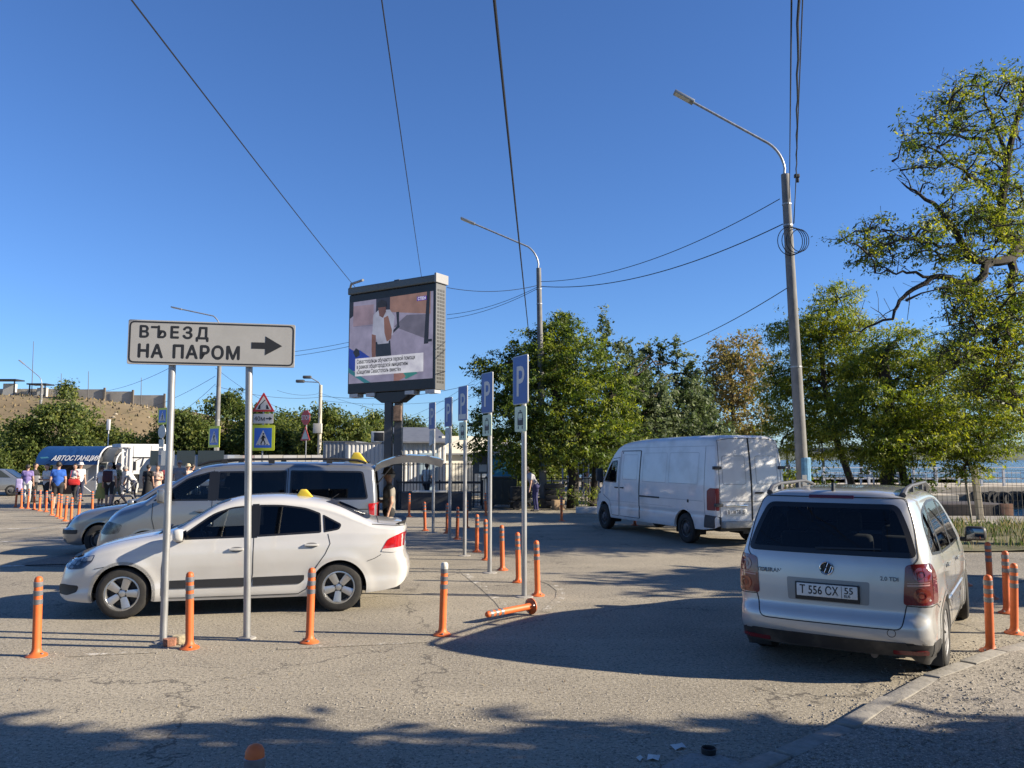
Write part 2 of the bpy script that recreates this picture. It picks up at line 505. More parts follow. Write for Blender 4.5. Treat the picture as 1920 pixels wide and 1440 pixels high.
def relief(name, poly, z, m, amp, step, seed, label=None):
    xs = [p[0] for p in poly]; ys = [p[1] for p in poly]
    gx, gy = np.meshgrid(np.arange(min(xs), max(xs), step), np.arange(min(ys), max(ys), step))
    ib = inpoly(gx.ravel(), gy.ravel(), poly)
    bd = resample(poly, step); nb = len(bd)
    r_ = np.random.RandomState(seed)
    pts = [Vector(p) for p in bd] + [Vector((a + r_.uniform(-.3, .3) * step, b + r_.uniform(-.3, .3) * step)) for a, b, k in zip(gx.ravel(), gy.ravel(), ib) if k]
    r = delaunay_2d_cdt(pts, [(i, (i + 1) % nb) for i in range(nb)], [], 1, 1e-4)
    from mathutils import noise as mn
    V = [(p.x, p.y, z + amp * mn.fractal(Vector((p.x * 1.3, p.y * 1.3, seed)), .8, 2.0, 4)) for p in r[0]]
    o = MB().add(V, [tuple(f) for f in r[2]]).build(name, m, smooth=True)
    if o.data.polygons[0].normal.z < 0: o.data.flip_normals()
    return struct(o, label)
relief('gravel_walk', walk, .052, gravel_mat(), .02, .22, 3, 'gravel footway behind the kerb')
# strip of broken paving and the grass verge by the fence
sheet('path', [(8.2, 12.2), (14.5, 12.6), (20, 13), (20, 16.7), (13, 16.7), (7.6, 16.4), (7.2, 14)], .004, asphalt_mat('old_paving', (.25, .235, .205), (.19, .178, .16), cracks=True), 'pale worn footpath before the grass verge')
M_VERGE = mat('verge_soil', (.085, .085, .035), .95, col2=(.19, .165, .09), vscale=1.4, detail=8, bump=.5, bscale=18)
relief('grass_verge', [(7.4, 16.6), (13, 16.9), (26, 17), (26, 23.6), (12.6, 23.8), (6.4, 22.5), (5.8, 19), (6.6, 17.4)], .05, M_VERGE, .05, .5, 9, 'weedy verge in front of the wire fence')
struct(MB().box((12.2, 12.45, .05), (8.2, .16, .12), rot=Matrix.Rotation(-.09, 3, 'Z')).build('path_kerb', mat('dark_kerb', (.05, .045, .04), .9, var=.4, vscale=6), bevel=.02), 'dark low edge of the path')
sheet('concrete_apron', [(12.7, 23.8), (26, 23.6), (26, 26.6), (13.4, 27.2)], .004, asphalt_mat('pale_concrete', (.36, .335, .29), (.27, .25, .22), cracks=True, speck=.5), 'pale concrete apron at the water')
sheet('yard', [(-16, 30.8), (-6, 31.2), (9, 31.6), (9, 36), (-16, 36)], .004, asphalt_mat('yard_paving', (.34, .31, .26), (.24, .22, .19), speck=.8), 'pale paving before the buildings')

# loose stones, grass and weeds
def scatter_stones(name, pts, smin, smax, m, label, z0=0.0, seed=1, squash=.55):
    r = np.random.RandomState(seed)
    base = np.array([(1, 0, -.3), (.31, .95, -.3), (-.81, .59, -.3), (-.81, -.59, -.3), (.31, -.95, -.3), (.5, .36, .7), (-.19, .59, .7), (-.62, 0, .7), (-.19, -.59, .7), (.5, -.36, .7), (0, 0, .95)])
    fc = np.array([(0, 1, 5), (1, 6, 5), (1, 2, 6), (2, 7, 6), (2, 3, 7), (3, 8, 7), (3, 4, 8), (4, 9, 8), (4, 0, 9), (0, 5, 9), (5, 6, 10), (6, 7, 10), (7, 8, 10), (8, 9, 10), (9, 5, 10)])
    P = np.asarray(pts); n = len(P)
    s = r.uniform(smin, smax, (n, 1, 1)) * r.uniform(.4, 1, (n, 1, 1)) ; a = r.uniform(0, 6.28, n)
    B = base[None] * (1 + r.uniform(-.28, .28, (n, 11, 3))) * s * np.array([1, .75, squash])
    ca, sa = np.cos(a)[:, None], np.sin(a)[:, None]
    X = B[:, :, 0] * ca - B[:, :, 1] * sa; Y = B[:, :, 0] * sa + B[:, :, 1] * ca
    Vv = np.stack([X + P[:, None, 0], Y + P[:, None, 1], B[:, :, 2] + (P[:, None, 2] if P.shape[1] > 2 else z0) + s[:, :, 0] * .15], 2).reshape(-1, 3)
    Fv = (fc[None] + 11 * np.arange(n)[:, None, None]).reshape(-1, 3)
    o = mkfast(name, Vv, Fv, m); tag(o, label, 'gravel', kind='stuff'); return o
M_STONE = mat('pale_gravel', (.25, .225, .18), .95, col2=(.38, .345, .29), vscale=30)
def pts_in(poly, n, seed, z=None):
    r = np.random.RandomState(seed); xs = [p[0] for p in poly]; ys = [p[1] for p in poly]; out = []
    while len(out) < n:
        a = r.uniform(min(xs), max(xs), 4 * n); b = r.uniform(min(ys), max(ys), 4 * n); k = inpoly(a, b, poly)
        out += list(zip(a[k], b[k]))
    return [(a, b) if z is None else (a, b, z) for a, b in out[:n]]
near_walk = [(1.3, 4.75), (2.4, 5.65), (3.7, 6.95), (4.85, 7.85), (6.2, 8.7), (8, 9.2), (8, 5), (5, 4), (2.5, 3.6), (1, 3.8)]
scatter_stones('walk_gravel', pts_in(near_walk, 7000, 2, .056), .004, .020, M_STONE, 'loose pale gravel on the walk behind the kerb', seed=2)
lot = [(-6, 5.2), (1.5, 5.4), (3.2, 7.0), (3.2, 8.5), (0, 10), (-6, 9)]
scatter_stones('lot_grit', pts_in(lot, 1500, 4, .0), .003, .013, M_STONE, 'fine grit scattered over the near asphalt', seed=4)
cl = [(gp(780, 1325) + Vector((nrs.normal(0, .25), nrs.normal(0, .18), 0)))[:] for _ in range(160)] + [(gp(880, 1345) + Vector((nrs.normal(0, .22), nrs.normal(0, .12), 0)))[:] for _ in range(150)] + [(gp(650, 1318) + Vector((nrs.normal(0, .2), nrs.normal(0, .12), 0)))[:] for _ in range(80)]
scatter_stones('crumbled_asphalt', cl, .004, .013, M_STONE, 'crumbled asphalt bits in a shallow pothole near the foreground', seed=6)
# dirt drifted along the kerb foot
kd = []
for a, b in zip(KP[1:5], KP[2:6]):
    t = (b - a).normalized(); nn = Vector((-t.y, t.x))
    for _ in range(420):
        p = a.lerp(b, rnd.random()) + nn * (.09 + abs(rnd.gauss(0, .16))); kd.append((p.x, p.y, 0))
scatter_stones('kerb_grit', kd, .004, .018, M_STONE, 'grit drifted along the foot of the kerb', seed=7)

def blades(name, pts, hmin, hmax, w, m, label, seed=1, lean=.5, mats=None):
    r = np.random.RandomState(seed); P = np.asarray(pts); n = len(P)
    h = r.uniform(hmin, hmax, n); a = r.uniform(0, 6.28, n); l = r.uniform(0, lean, n) * h
    dx, dy = np.cos(a), np.sin(a); b = r.uniform(0, 6.28, n); wx, wy = np.cos(b) * w * r.uniform(.6, 1.2, n), np.sin(b) * w * r.uniform(.6, 1.2, n)
    z = P[:, 2]
    v0 = np.stack([P[:, 0] - wx, P[:, 1] - wy, z - .02], 1); v1 = np.stack([P[:, 0] + wx, P[:, 1] + wy, z - .02], 1)
    v2 = np.stack([P[:, 0] + dx * l * .4 + wx * .7, P[:, 1] + dy * l * .4 + wy * .7, z + h * .6], 1); v3 = np.stack([P[:, 0] + dx * l, P[:, 1] + dy * l, z + h], 1)
    Vv = np.stack([v0, v1, v2, v3], 1).reshape(-1, 3); Fv = (np.array([(0, 1, 2), (0, 2, 3)])[None] + 4 * np.arange(n)[:, None, None]).reshape(-1, 3)
    mi = np.repeat(r.randint(0, len(mats), n), 2) if mats else None
    o = mkfast(name, Vv, Fv, m, mats=mats, midx=mi); tag(o, label, 'grass', kind='stuff'); return o
M_GR1 = mat('grass_green', (.045, .085, .015), .8, col2=(.09, .13, .028), vscale=2, transl=.3)
M_GR2 = mat('grass_dry', (.27, .22, .10), .85, col2=(.36, .30, .16), vscale=2, transl=.3)
gpts = []
for _ in range(700):
    c = (nrs.uniform(6.2, 24), nrs.uniform(16.8, 23.4)); k = nrs.randint(4, 26)
    for _ in range(k): gpts.append((c[0] + nrs.normal(0, .16), c[1] + nrs.normal(0, .16), .05))
blades('verge_grass', gpts, .05, .30, .007, None, 'ragged green and straw-coloured grass on the verge by the fence', 3, mats=[M_GR1, M_GR1, M_GR2])
rub = [(nrs.uniform(11.5, 24), 23.2 + nrs.normal(0, .35), .05) for _ in range(260)]
scatter_stones('fence_rubble', rub, .04, .15, mat('pale_rubble', (.45, .42, .37), .95, col2=(.30, .28, .25), vscale=5), 'pale stone rubble along the foot of the wire fence', seed=8)

# water, pier side and the far shore
def water_mat():
    m = bpy.data.materials.new('sea_water'); m.use_nodes = True; N, Lk = m.node_tree.nodes, m.node_tree.links
    b = N['Principled BSDF']; b.inputs['Base Color'].default_value = (.010, .045, .10, 1); b.inputs['Roughness'].default_value = .12
    tc = N.new('ShaderNodeTexCoord'); mp = N.new('ShaderNodeMapping'); mp.inputs['Scale'].default_value = (1, 1, 1); Lk.new(tc.outputs['Object'], mp.inputs[0])
    n1 = N.new('ShaderNodeTexNoise'); n1.inputs['Scale'].default_value = 1.6; n1.inputs['Detail'].default_value = 6; Lk.new(mp.outputs[0], n1.inputs['Vector'])
    bp = N.new('ShaderNodeBump'); bp.inputs['Strength'].default_value = 1.0; bp.inputs['Distance'].default_value = .8
    Lk.new(n1.outputs[0], bp.inputs['Height']); Lk.new(bp.outputs[0], b.inputs['Normal']); return m
struct(mk('sea', [(-60, 20, -.9), (1500, 20, -.9), (2500, 3500, -.9), (-60, 3500, -.9)], [(0, 1, 2, 3)], water_mat()), 'blue harbour water')

# the dry hill behind the bus station, with its far continuation
from mathutils import noise as mn
hx = np.concatenate([np.linspace(-330, -40, 100), np.linspace(-38, 60, 30)]); hy = np.linspace(92, 340, 70)
ridge = pchip([(-330, 16.5), (-160, 15.2), (-102, 14.4), (-83, 13.8), (-70, 12.4), (-62, 10.4), (-50, 7.5), (-30, 6.0), (-14, 5.5), (0, 2), (8, -2), (60, -3)])
V = []; 
for y in hy:
    for x in hx:
        top = float(ridge(x)); u = min(1, max(0, (y - 98) / 58)); s_ = u * u * (3 - 2 * u)
        z = top * s_ - .4 + (mn.fractal(Vector((x * .05, y * .05, 1)), 1, 2, 5) * .7) * min(1, u * 2) - max(0, y - 166) * .02
        V.append((x, y, z))
nx = len(hx)
F = [(j * nx + i, j * nx + i + 1, (j + 1) * nx + i + 1, (j + 1) * nx + i) for j in range(len(hy) - 1) for i in range(nx - 1)]
M_HILL = mat('dry_grass_hill', (.17, .125, .065), .95, col2=(.25, .19, .105), vscale=.09, detail=9, bump=.6, bscale=1.2, dirt=((.13, .12, .055), .16, .75))
HILL = struct(mk('hill', V, F, M_HILL, smooth=True), 'dry yellow hillside behind the bus station')
HBVH = BVHTree.FromPolygons([Vector(v) for v in V], F)
def hill_z(x, y):
    l = HBVH.ray_cast(Vector((x, y, 200)), Vector((0, 0, -1)))[0]
    return l.z if l else 0
hp = []
for _ in range(9000):
    x, y = nrs.uniform(-200, 20), nrs.uniform(100, 175); z = hill_z(x, y)
    if z > 0: hp.append((x, y, z))
blades('hill_scrub', hp, .2, .6, .22, None, 'tufts of dry scrub over the hillside', 5, mats=[mat('scrub_straw', (.22, .165, .088), .9), mat('scrub_straw2', (.17, .125, .064), .9), mat('scrub_green', (.12, .105, .05), .9)])
rk = [(nrs.uniform(-72, -60), nrs.uniform(136, 152)) for _ in range(12)]
scatter_stones('hill_rocks', [(a, b, hill_z(a, b)) for a, b in rk] + [(-63 + nrs.normal(0, 3.2), 150 + nrs.normal(0, 3), 0) for _ in range(0)], .2, .7, mat('hill_rock', (.30, .26, .19), .95, col2=(.40, .35, .27), vscale=1), 'pale rock outcrops on the hillside', seed=9)
# far shore of the bay
V = []; F = []
for i, x in enumerate(np.linspace(-100, 2200, 60)):
    hgt = 26 + 16 * mn.noise(Vector((x * .004, 3, 0))) + 8 * mn.noise(Vector((x * .015, 7, 0)))
    V += [(x, 1700, -1), (x, 1740, hgt * .7), (x, 1860, hgt), (x, 2100, hgt * .8)]
for i in range(59):
    for j in range(3): a = i * 4 + j; F.append((a, a + 4, a + 5, a + 1))
struct(MB().add(V, F).build('far_shore', mat('far_shore_scrub', (.10, .12, .10), .95, var=.3, vscale=.02), smooth=True), 'low hills on the far side of the bay')
# ------------------------------------------------------------------ vehicle bodies: lofted shells, cut into panels
M_BLACK = mat('black_plastic', (.018, .018, .019), .55, var=.2, vscale=60)
M_TYRE = mat('tyre_rubber', (.022, .021, .02), .85, var=.3, vscale=25, bump=.2, bscale=60)
M_SEAL = mat('window_seal', (.012, .012, .013), .35)
M_GAP = mat('panel_gap', (.012, .012, .012), .8)
M_CHROME = mat('chrome', (.75, .75, .76), .12, 1.0)
M_ALLOY = mat('alloy', (.60, .61, .62), .32, .85, var=.08, vscale=8)
M_TRIM = mat('interior_trim', (.03, .03, .033), .8, var=.2, vscale=20)
M_SEATC = mat('seat_cloth', (.035, .035, .04), .9, var=.25, vscale=30)
M_GLASS = glass_mat('car_glass', (.74, .78, .78))
M_TINT = glass_mat('tinted_glass', (.045, .05, .055))
M_LENS = glass_mat('lamp_lens', (.85, .87, .9), refl=1.0)
M_REDL = mat('red_lamp', (.45, .012, .015), .12, coat=1.0, var=.25, vscale=14)
M_DREDL = mat('dark_red_lamp', (.15, .006, .008), .22, coat=1.0, var=.12, vscale=40)
M_CLEARL = mat('clear_lamp', (.62, .60, .58), .15, coat=1.0)
M_HLAMP = mat('headlamp_inside', (.20, .21, .23), .2, .6, var=.5, vscale=16)
M_PLATE = mat('plate_white', (.72, .72, .70), .45, var=.06, vscale=20)
M_INK = mat('ink_black', (.015, .015, .016), .5)

class Shell:
    def __init__(s, sp):
        s.sp = sp
        T, B, Wd, Bl = pchip(sp['top']), pchip(sp['bot']), pchip(sp['wid']), pchip(sp['belt'])
        rt, nt = pchip(sp['rtop']), pchip(sp['ntop'])
        low = pchip(sp['low']); b0 = sp['sill']; tum, cur = sp['tum'], sp.get('cur', 0)
        xr, xf = sp['xr'], sp['xf']; st = sp.get('step', .03)
        rf, rr = sp.get('rf', .12), sp.get('rr', .12)
        xs = list(np.arange(xr + rr, xf - rf + 1e-6, st))
        if xf - rf - xs[-1] > .005: xs.append(xf - rf)
        na = 7
        fr = [(xf - rf + rf * math.sin(a), rf * (1 - math.cos(a))) for a in np.linspace(0, math.pi / 2, na)[1:]]
        re = [(xr + rr - rr * math.sin(a), rr * (1 - math.cos(a))) for a in np.linspace(0, math.pi / 2, na)[1:]]
        stn = [(x, i) for x, i in reversed(re)] + [(x, 0) for x in xs] + fr
        K1, K2, K3 = sp.get('K', (26, 16, 16))
        G = []
        for x, ins in stn:
            t = float(T(x)) - ins * sp.get('endtop', .6); b = float(B(x)) + ins * .7; w = float(Wd(x)) - ins; zb = float(Bl(x))
            r = float(rt(x)); n = float(nt(x))
            zs = max(b + .05, t - r)
            z1 = min(zb, zs)
            zz = np.concatenate([np.linspace(b, z1, K1), np.linspace(z1, zs, K2 + 1)[1:]])
            rel = np.clip((zz - b0) / (zb - b0), 0, 1)
            y = w - low(rel)
            ab = np.clip(zz - zb, 0, None)
            y = y - tum * ab - cur * ab * ab
            ws = y[-1]
            a = np.linspace(0, math.pi / 2, K3 + 1)[1:]
            ty = ws * np.cos(a) ** (2 / n); tz = zs + (t - zs) * np.sin(a) ** (2 / 2.0)
            ty[-1] = 0
            G.append(np.stack([np.full(K1 + K2 + K3, x), np.concatenate([y, ty]), np.concatenate([zz, tz])], 1))
        G = np.array(G); ns, nc = G.shape[:2]
        verts = [G.reshape(-1, 3)]; G2 = G.copy(); G2[:, :, 1] *= -1; verts.append(G2.reshape(-1, 3))
        F = []
        i, j = np.meshgrid(np.arange(ns - 1), np.arange(nc - 1), indexing='ij')
        i, j = i.ravel(), j.ravel()
        q = np.stack([i * nc + j, (i) * nc + j + 1, (i + 1) * nc + j + 1, (i + 1) * nc + j], 1)
        F.append(q); F.append(q[:, ::-1] + ns * nc)
        off = 2 * ns * nc
        for e, sec in ((0, G[0]), (1, G[-1])):
            Mc = 28
            u = np.linspace(-1, 1, Mc + 1)
            P = np.zeros((nc, Mc + 1, 3)); P[:, :, 0] = sec[0, 0]; P[:, :, 1] = sec[:, 1][:, None] * u[None]; P[:, :, 2] = sec[:, 2][:, None]
            verts.append(P.reshape(-1, 3))
            i, j = np.meshgrid(np.arange(nc - 1), np.arange(Mc), indexing='ij'); i, j = i.ravel(), j.ravel()
            q = np.stack([i * (Mc + 1) + j, i * (Mc + 1) + j + 1, (i + 1) * (Mc + 1) + j + 1, (i + 1) * (Mc + 1) + j], 1) + off
            F.append(q[:, ::-1] if e == 0 else q)
            off += nc * (Mc + 1)
        V = np.concatenate(verts); F = np.concatenate(F)
        # end shaping
        for end in ('rear', 'front'):
            if end not in sp: continue
            e = sp[end]; D = pchip(e['d']); Lr = e['len']
            if end == 'rear': wgt = np.clip((xr + Lr - V[:, 0]) / Lr, 0, 1)
            else: wgt = np.clip((V[:, 0] - (xf - Lr)) / Lr, 0, 1)
            wgt = wgt ** e.get('pow', 1.5)
            hw = max(p[1] for p in sp['wid'])
            dx = D(V[:, 2]) + e.get('bow', 0) * (np.abs(V[:, 1]) / hw) ** e.get('bp', 2.2)
            V[:, 0] += wgt * dx * (1 if end == 'rear' else -1)
        for x0, sz, am in sp.get('flare', ()):       # wheel-arch flares
            dd = np.hypot(V[:, 0] - x0, V[:, 2] - sp['wr'])
            k = am * np.exp(-((dd - sz) / .07) ** 2) * (V[:, 2] > .1)
            V[:, 1] += np.sign(V[:, 1]) * k * (np.abs(V[:, 1]) > .5)
        bm = bmesh.new()
        bv = [bm.verts.new(p) for p in V]
        for f in F:
            try: bm.faces.new([bv[k] for k in f])
            except ValueError: pass
        bmesh.ops.remove_doubles(bm, verts=bm.verts, dist=.0012)
        bmesh.ops.dissolve_degenerate(bm, dist=.0005, edges=bm.edges)
        bmesh.ops.recalc_face_normals(bm, faces=bm.faces)
        bm.normal_update()
        up = max(bm.faces, key=lambda f: f.calc_center_median().z)
        if up.normal.z < 0:
            bmesh.ops.reverse_faces(bm, faces=bm.faces); bm.normal_update()
        s.bvh = BVHTree.FromBMesh(bm)
        bm.verts.index_update()
        s.V = [v.co.copy() for v in bm.verts]; s.N = [v.normal.copy() for v in bm.verts]
        s.F = [[v.index for v in f.verts] for f in bm.faces]
        s.C = np.array([f.calc_center_median()[:] for f in bm.faces]); s.FN = np.array([f.normal[:] for f in bm.faces])
        s.part = np.array(['body'] * len(s.F), dtype=object)
        bm.free()
    # ---- side-view selections; view L (+y), R (-y), B (rear), F (front), T (top)
    def sel(s, view, poly, nmin=.12):
        C, N = s.C, s.FN
        if view == 'L': return inpoly(C[:, 0], C[:, 2], poly) & (C[:, 1] > .25) & (N[:, 1] > nmin)
        if view == 'R': return inpoly(C[:, 0], C[:, 2], poly) & (C[:, 1] < -.25) & (N[:, 1] < -nmin)
        if view == 'B': return inpoly(C[:, 1], C[:, 2], poly) & (C[:, 0] < 0) & (N[:, 0] < -nmin)
        if view == 'F': return inpoly(C[:, 1], C[:, 2], poly) & (C[:, 0] > 0) & (N[:, 0] > nmin)
        if view == 'T': return inpoly(C[:, 0], C[:, 1], poly) & (N[:, 2] > nmin)
    def cut(s, view, poly, nmin=.12):
        s.part[s.sel(view, poly, nmin)] = 'HOLE'
    def panel(s, view, poly, name, nmin=.12):
        k = s.sel(view, poly, nmin); s.part[k & (s.part == 'body')] = name
    def hit(s, view, a, b):
        if view == 'L': o, d = (a, 4, b), (0, -1, 0)
        elif view == 'R': o, d = (a, -4, b), (0, 1, 0)
        elif view == 'B': o, d = (-8, a, b), (1, 0, 0)
        elif view == 'F': o, d = (8, a, b), (-1, 0, 0)
        else: o, d = (a, b, 6), (0, 0, -1)
        loc, n, i, dist = s.bvh.ray_cast(Vector(o), Vector(d))
        if loc is None:
            loc, n, i, dist = s.bvh.find_nearest(Vector(o) + Vector(d) * (3.2 if view in 'LR' else 5.5 if view in 'BF' else 4.5))
        if n.dot(Vector(d)) > 0: n = -n
        return loc, n
    def patch(s, view, poly, off, m, name, parent, grid=.05, rim=.012, step=.03, smooth=True):
        bd = resample(poly, step); nb = len(bd)
        xs = [p[0] for p in bd]; zs = [p[1] for p in bd]
        gx, gz = np.meshgrid(np.arange(min(xs), max(xs), grid), np.arange(min(zs), max(zs), grid))
        ib = inpoly(gx.ravel(), gz.ravel(), inset(poly, grid * .4))
        pts = [Vector(p) for p in bd] + [Vector((a, b)) for a, b, k in zip(gx.ravel(), gz.ravel(), ib) if k]
        r = delaunay_2d_cdt(pts, [(i, (i + 1) % nb) for i in range(nb)], [], 1, 1e-5)
        V = []; P2 = r[0]
        NN = []
        for p in P2:
            l, n = s.hit(view, p.x, p.y); V.append(l + n * off); NN.append(n)
        F = [list(f) for f in r[2]]
        if not F: return None
        cnt = {}
        for f in F:
            for a, b in zip(f, f[1:] + f[:1]): cnt[(a, b)] = 1
        for (a, b) in list(cnt):
            if (b, a) not in cnt and rim:
                k = len(V); V += [V[a] - NN[a] * (off + rim), V[b] - NN[b] * (off + rim)]
                F.append([b, a, k, k + 1])
        mb = MB(); mb.add(V, F)
        o = mb.build(name, m, parent, smooth=True)
        # face outward
        c = o.data.polygons[0]
        if c.normal.dot(NN[c.vertices[0] if c.vertices[0] < len(NN) else 0]) < 0: o.data.flip_normals()
        return o
    def ring(s, view, outer, inner, off, m, name, parent, step=.03):
        a = resample(outer, step); n = len(a)
        b = inner if len(inner) == len(outer) else None
        if b is None: raise ValueError
        bb = []
        k = len(outer)
        for i in range(k):
            p, q = Vector(outer[i]), Vector(outer[(i + 1) % k]); nn = max(1, int(math.ceil((q - p).length / step)))
            for j in range(nn): t = Vector(b[i]).lerp(Vector(b[(i + 1) % k]), j / nn); bb.append((t.x, t.y))
        V = []; F = []
        for p in a: l, nr = s.hit(view, *p); V.append(l + nr * off)
        for p in bb: l, nr = s.hit(view, *p); V.append(l + nr * off)
        for p in a: l, nr = s.hit(view, *p); V.append(l - nr * .01)
        for i in range(n):
            j = (i + 1) % n
            F += [(i, j, n + j, n + i), (2 * n + i, 2 * n + j, j, i)]
        return MB().add(V, F).build(name, m, parent, smooth=True)
    def window(s, view, poly, parent, frame=.03, gm=None, name='window', off=.004, hole=True):
        if area2(poly) < 0: poly = poly[::-1]
        inn = inset(poly, frame)
        fr = s.ring(view, poly, inn, off, M_SEAL, name, parent)
        s.patch(view, inn, off - .0015, gm or M_GLASS, 'pane', fr, rim=0)
        if hole: s.cut(view, inset(poly, frame * .55), .05)
        return fr
    def line(s, view, pts, w, m, name, parent, off=.0025, step=.04, closed=False):
        p = resample(pts, step, closed)
        V = []; F = []; n = len(p)
        for i in range(n):
            a = Vector(p[i - 1 if (i > 0 or closed) else 0]); b = Vector(p[(i + 1) % n if (i < n - 1 or closed) else n - 1])
            t = (b - a).normalized(); nr = Vector((-t.y, t.x)) * w / 2; q = Vector(p[i])
            for e in (-1, 1):
                l, nn = s.hit(view, q.x + nr.x * e, q.y + nr.y * e); V.append(l + nn * off)
        for i in range(n if closed else n - 1):
            j = (i + 1) % n
            F.append((2 * i, 2 * i + 1, 2 * j + 1, 2 * j))
        return MB().add(V, F).build(name, m, parent, smooth=True)
    def arch(s, x0, z0, rad, parent, m, w=.035):
        for v in 'LR':
            outer = []; inner = []
            an = np.linspace(-.28, math.pi + .28, 44)
            for a in an:
                outer.append((x0 + (rad + w) * math.cos(a), z0 + (rad + w) * math.sin(a))); inner.append((x0 + rad * math.cos(a), z0 + rad * math.sin(a)))
            V = []; F = []; n = len(an); sg = 1 if v == 'L' else -1
            for p in outer: l, nr = s.hit(v, *p); V.append(l + nr * .004)
            for p in inner: l, nr = s.hit(v, *p); V.append(l + nr * .006)
            for p in inner: l, nr = s.hit(v, *p); V.append(l + Vector((0, -sg * .05, 0)))
            for i in range(n - 1): F += [(i, i + 1, n + i + 1, n + i), (n + i, n + i + 1, 2 * n + i + 1, 2 * n + i)]
            MB().add(V, F).build('wheel_arch', m, parent, smooth=True)
            # dark liner
            V = []; F = []
            for a in an:
                for yy in (.06, .30):
                    hw = float(pchip(s.sp['wid'])(x0)) - yy
                    V.append((x0 + (rad + .012) * math.cos(a), sg * hw, z0 + (rad + .012) * math.sin(a)))
            for i in range(n - 1): F.append((2 * i, 2 * i + 1, 2 * i + 3, 2 * i + 2))
            k = len(V); hw = float(pchip(s.sp['wid'])(x0)) - .30
            V.append((x0, sg * hw, z0))
            for i in range(n - 1): F.append((2 * i + 1, 2 * i + 3, k))
            MB().add(V, F).build('wheel_well', M_GAP, parent)
            c = s.C
            k = (np.hypot(c[:, 0] - x0, c[:, 2] - z0) < rad + w * .45) & (c[:, 1] * sg > .3)
            s.part[k] = 'HOLE'
    def build(s, parent, m, names=None, mats=None):
        out = {}
        for p in dict.fromkeys(s.part):
            if p == 'HOLE': continue
            idx = np.nonzero(s.part == p)[0]
            mp = {}; V = []; Nn = []; F = []
            for k in idx:
                f = []
                for v in s.F[k]:
                    if v not in mp: mp[v] = len(V); V.append(s.V[v]); Nn.append(s.N[v])
                    f.append(mp[v])
                F.append(f)
            nm = (names or {}).get(p, p)
            out[p] = mk(nm.split('#')[0], V, F, (mats or {}).get(p, m), parent, smooth=True, normals=Nn)
        return out

def rbox(name, c, d, m, parent, bev=.02, rot=None, seg=2):
    return MB().box(c, d, rot=rot).build(name, m, parent, smooth=True, bevel=bev, seg=seg)

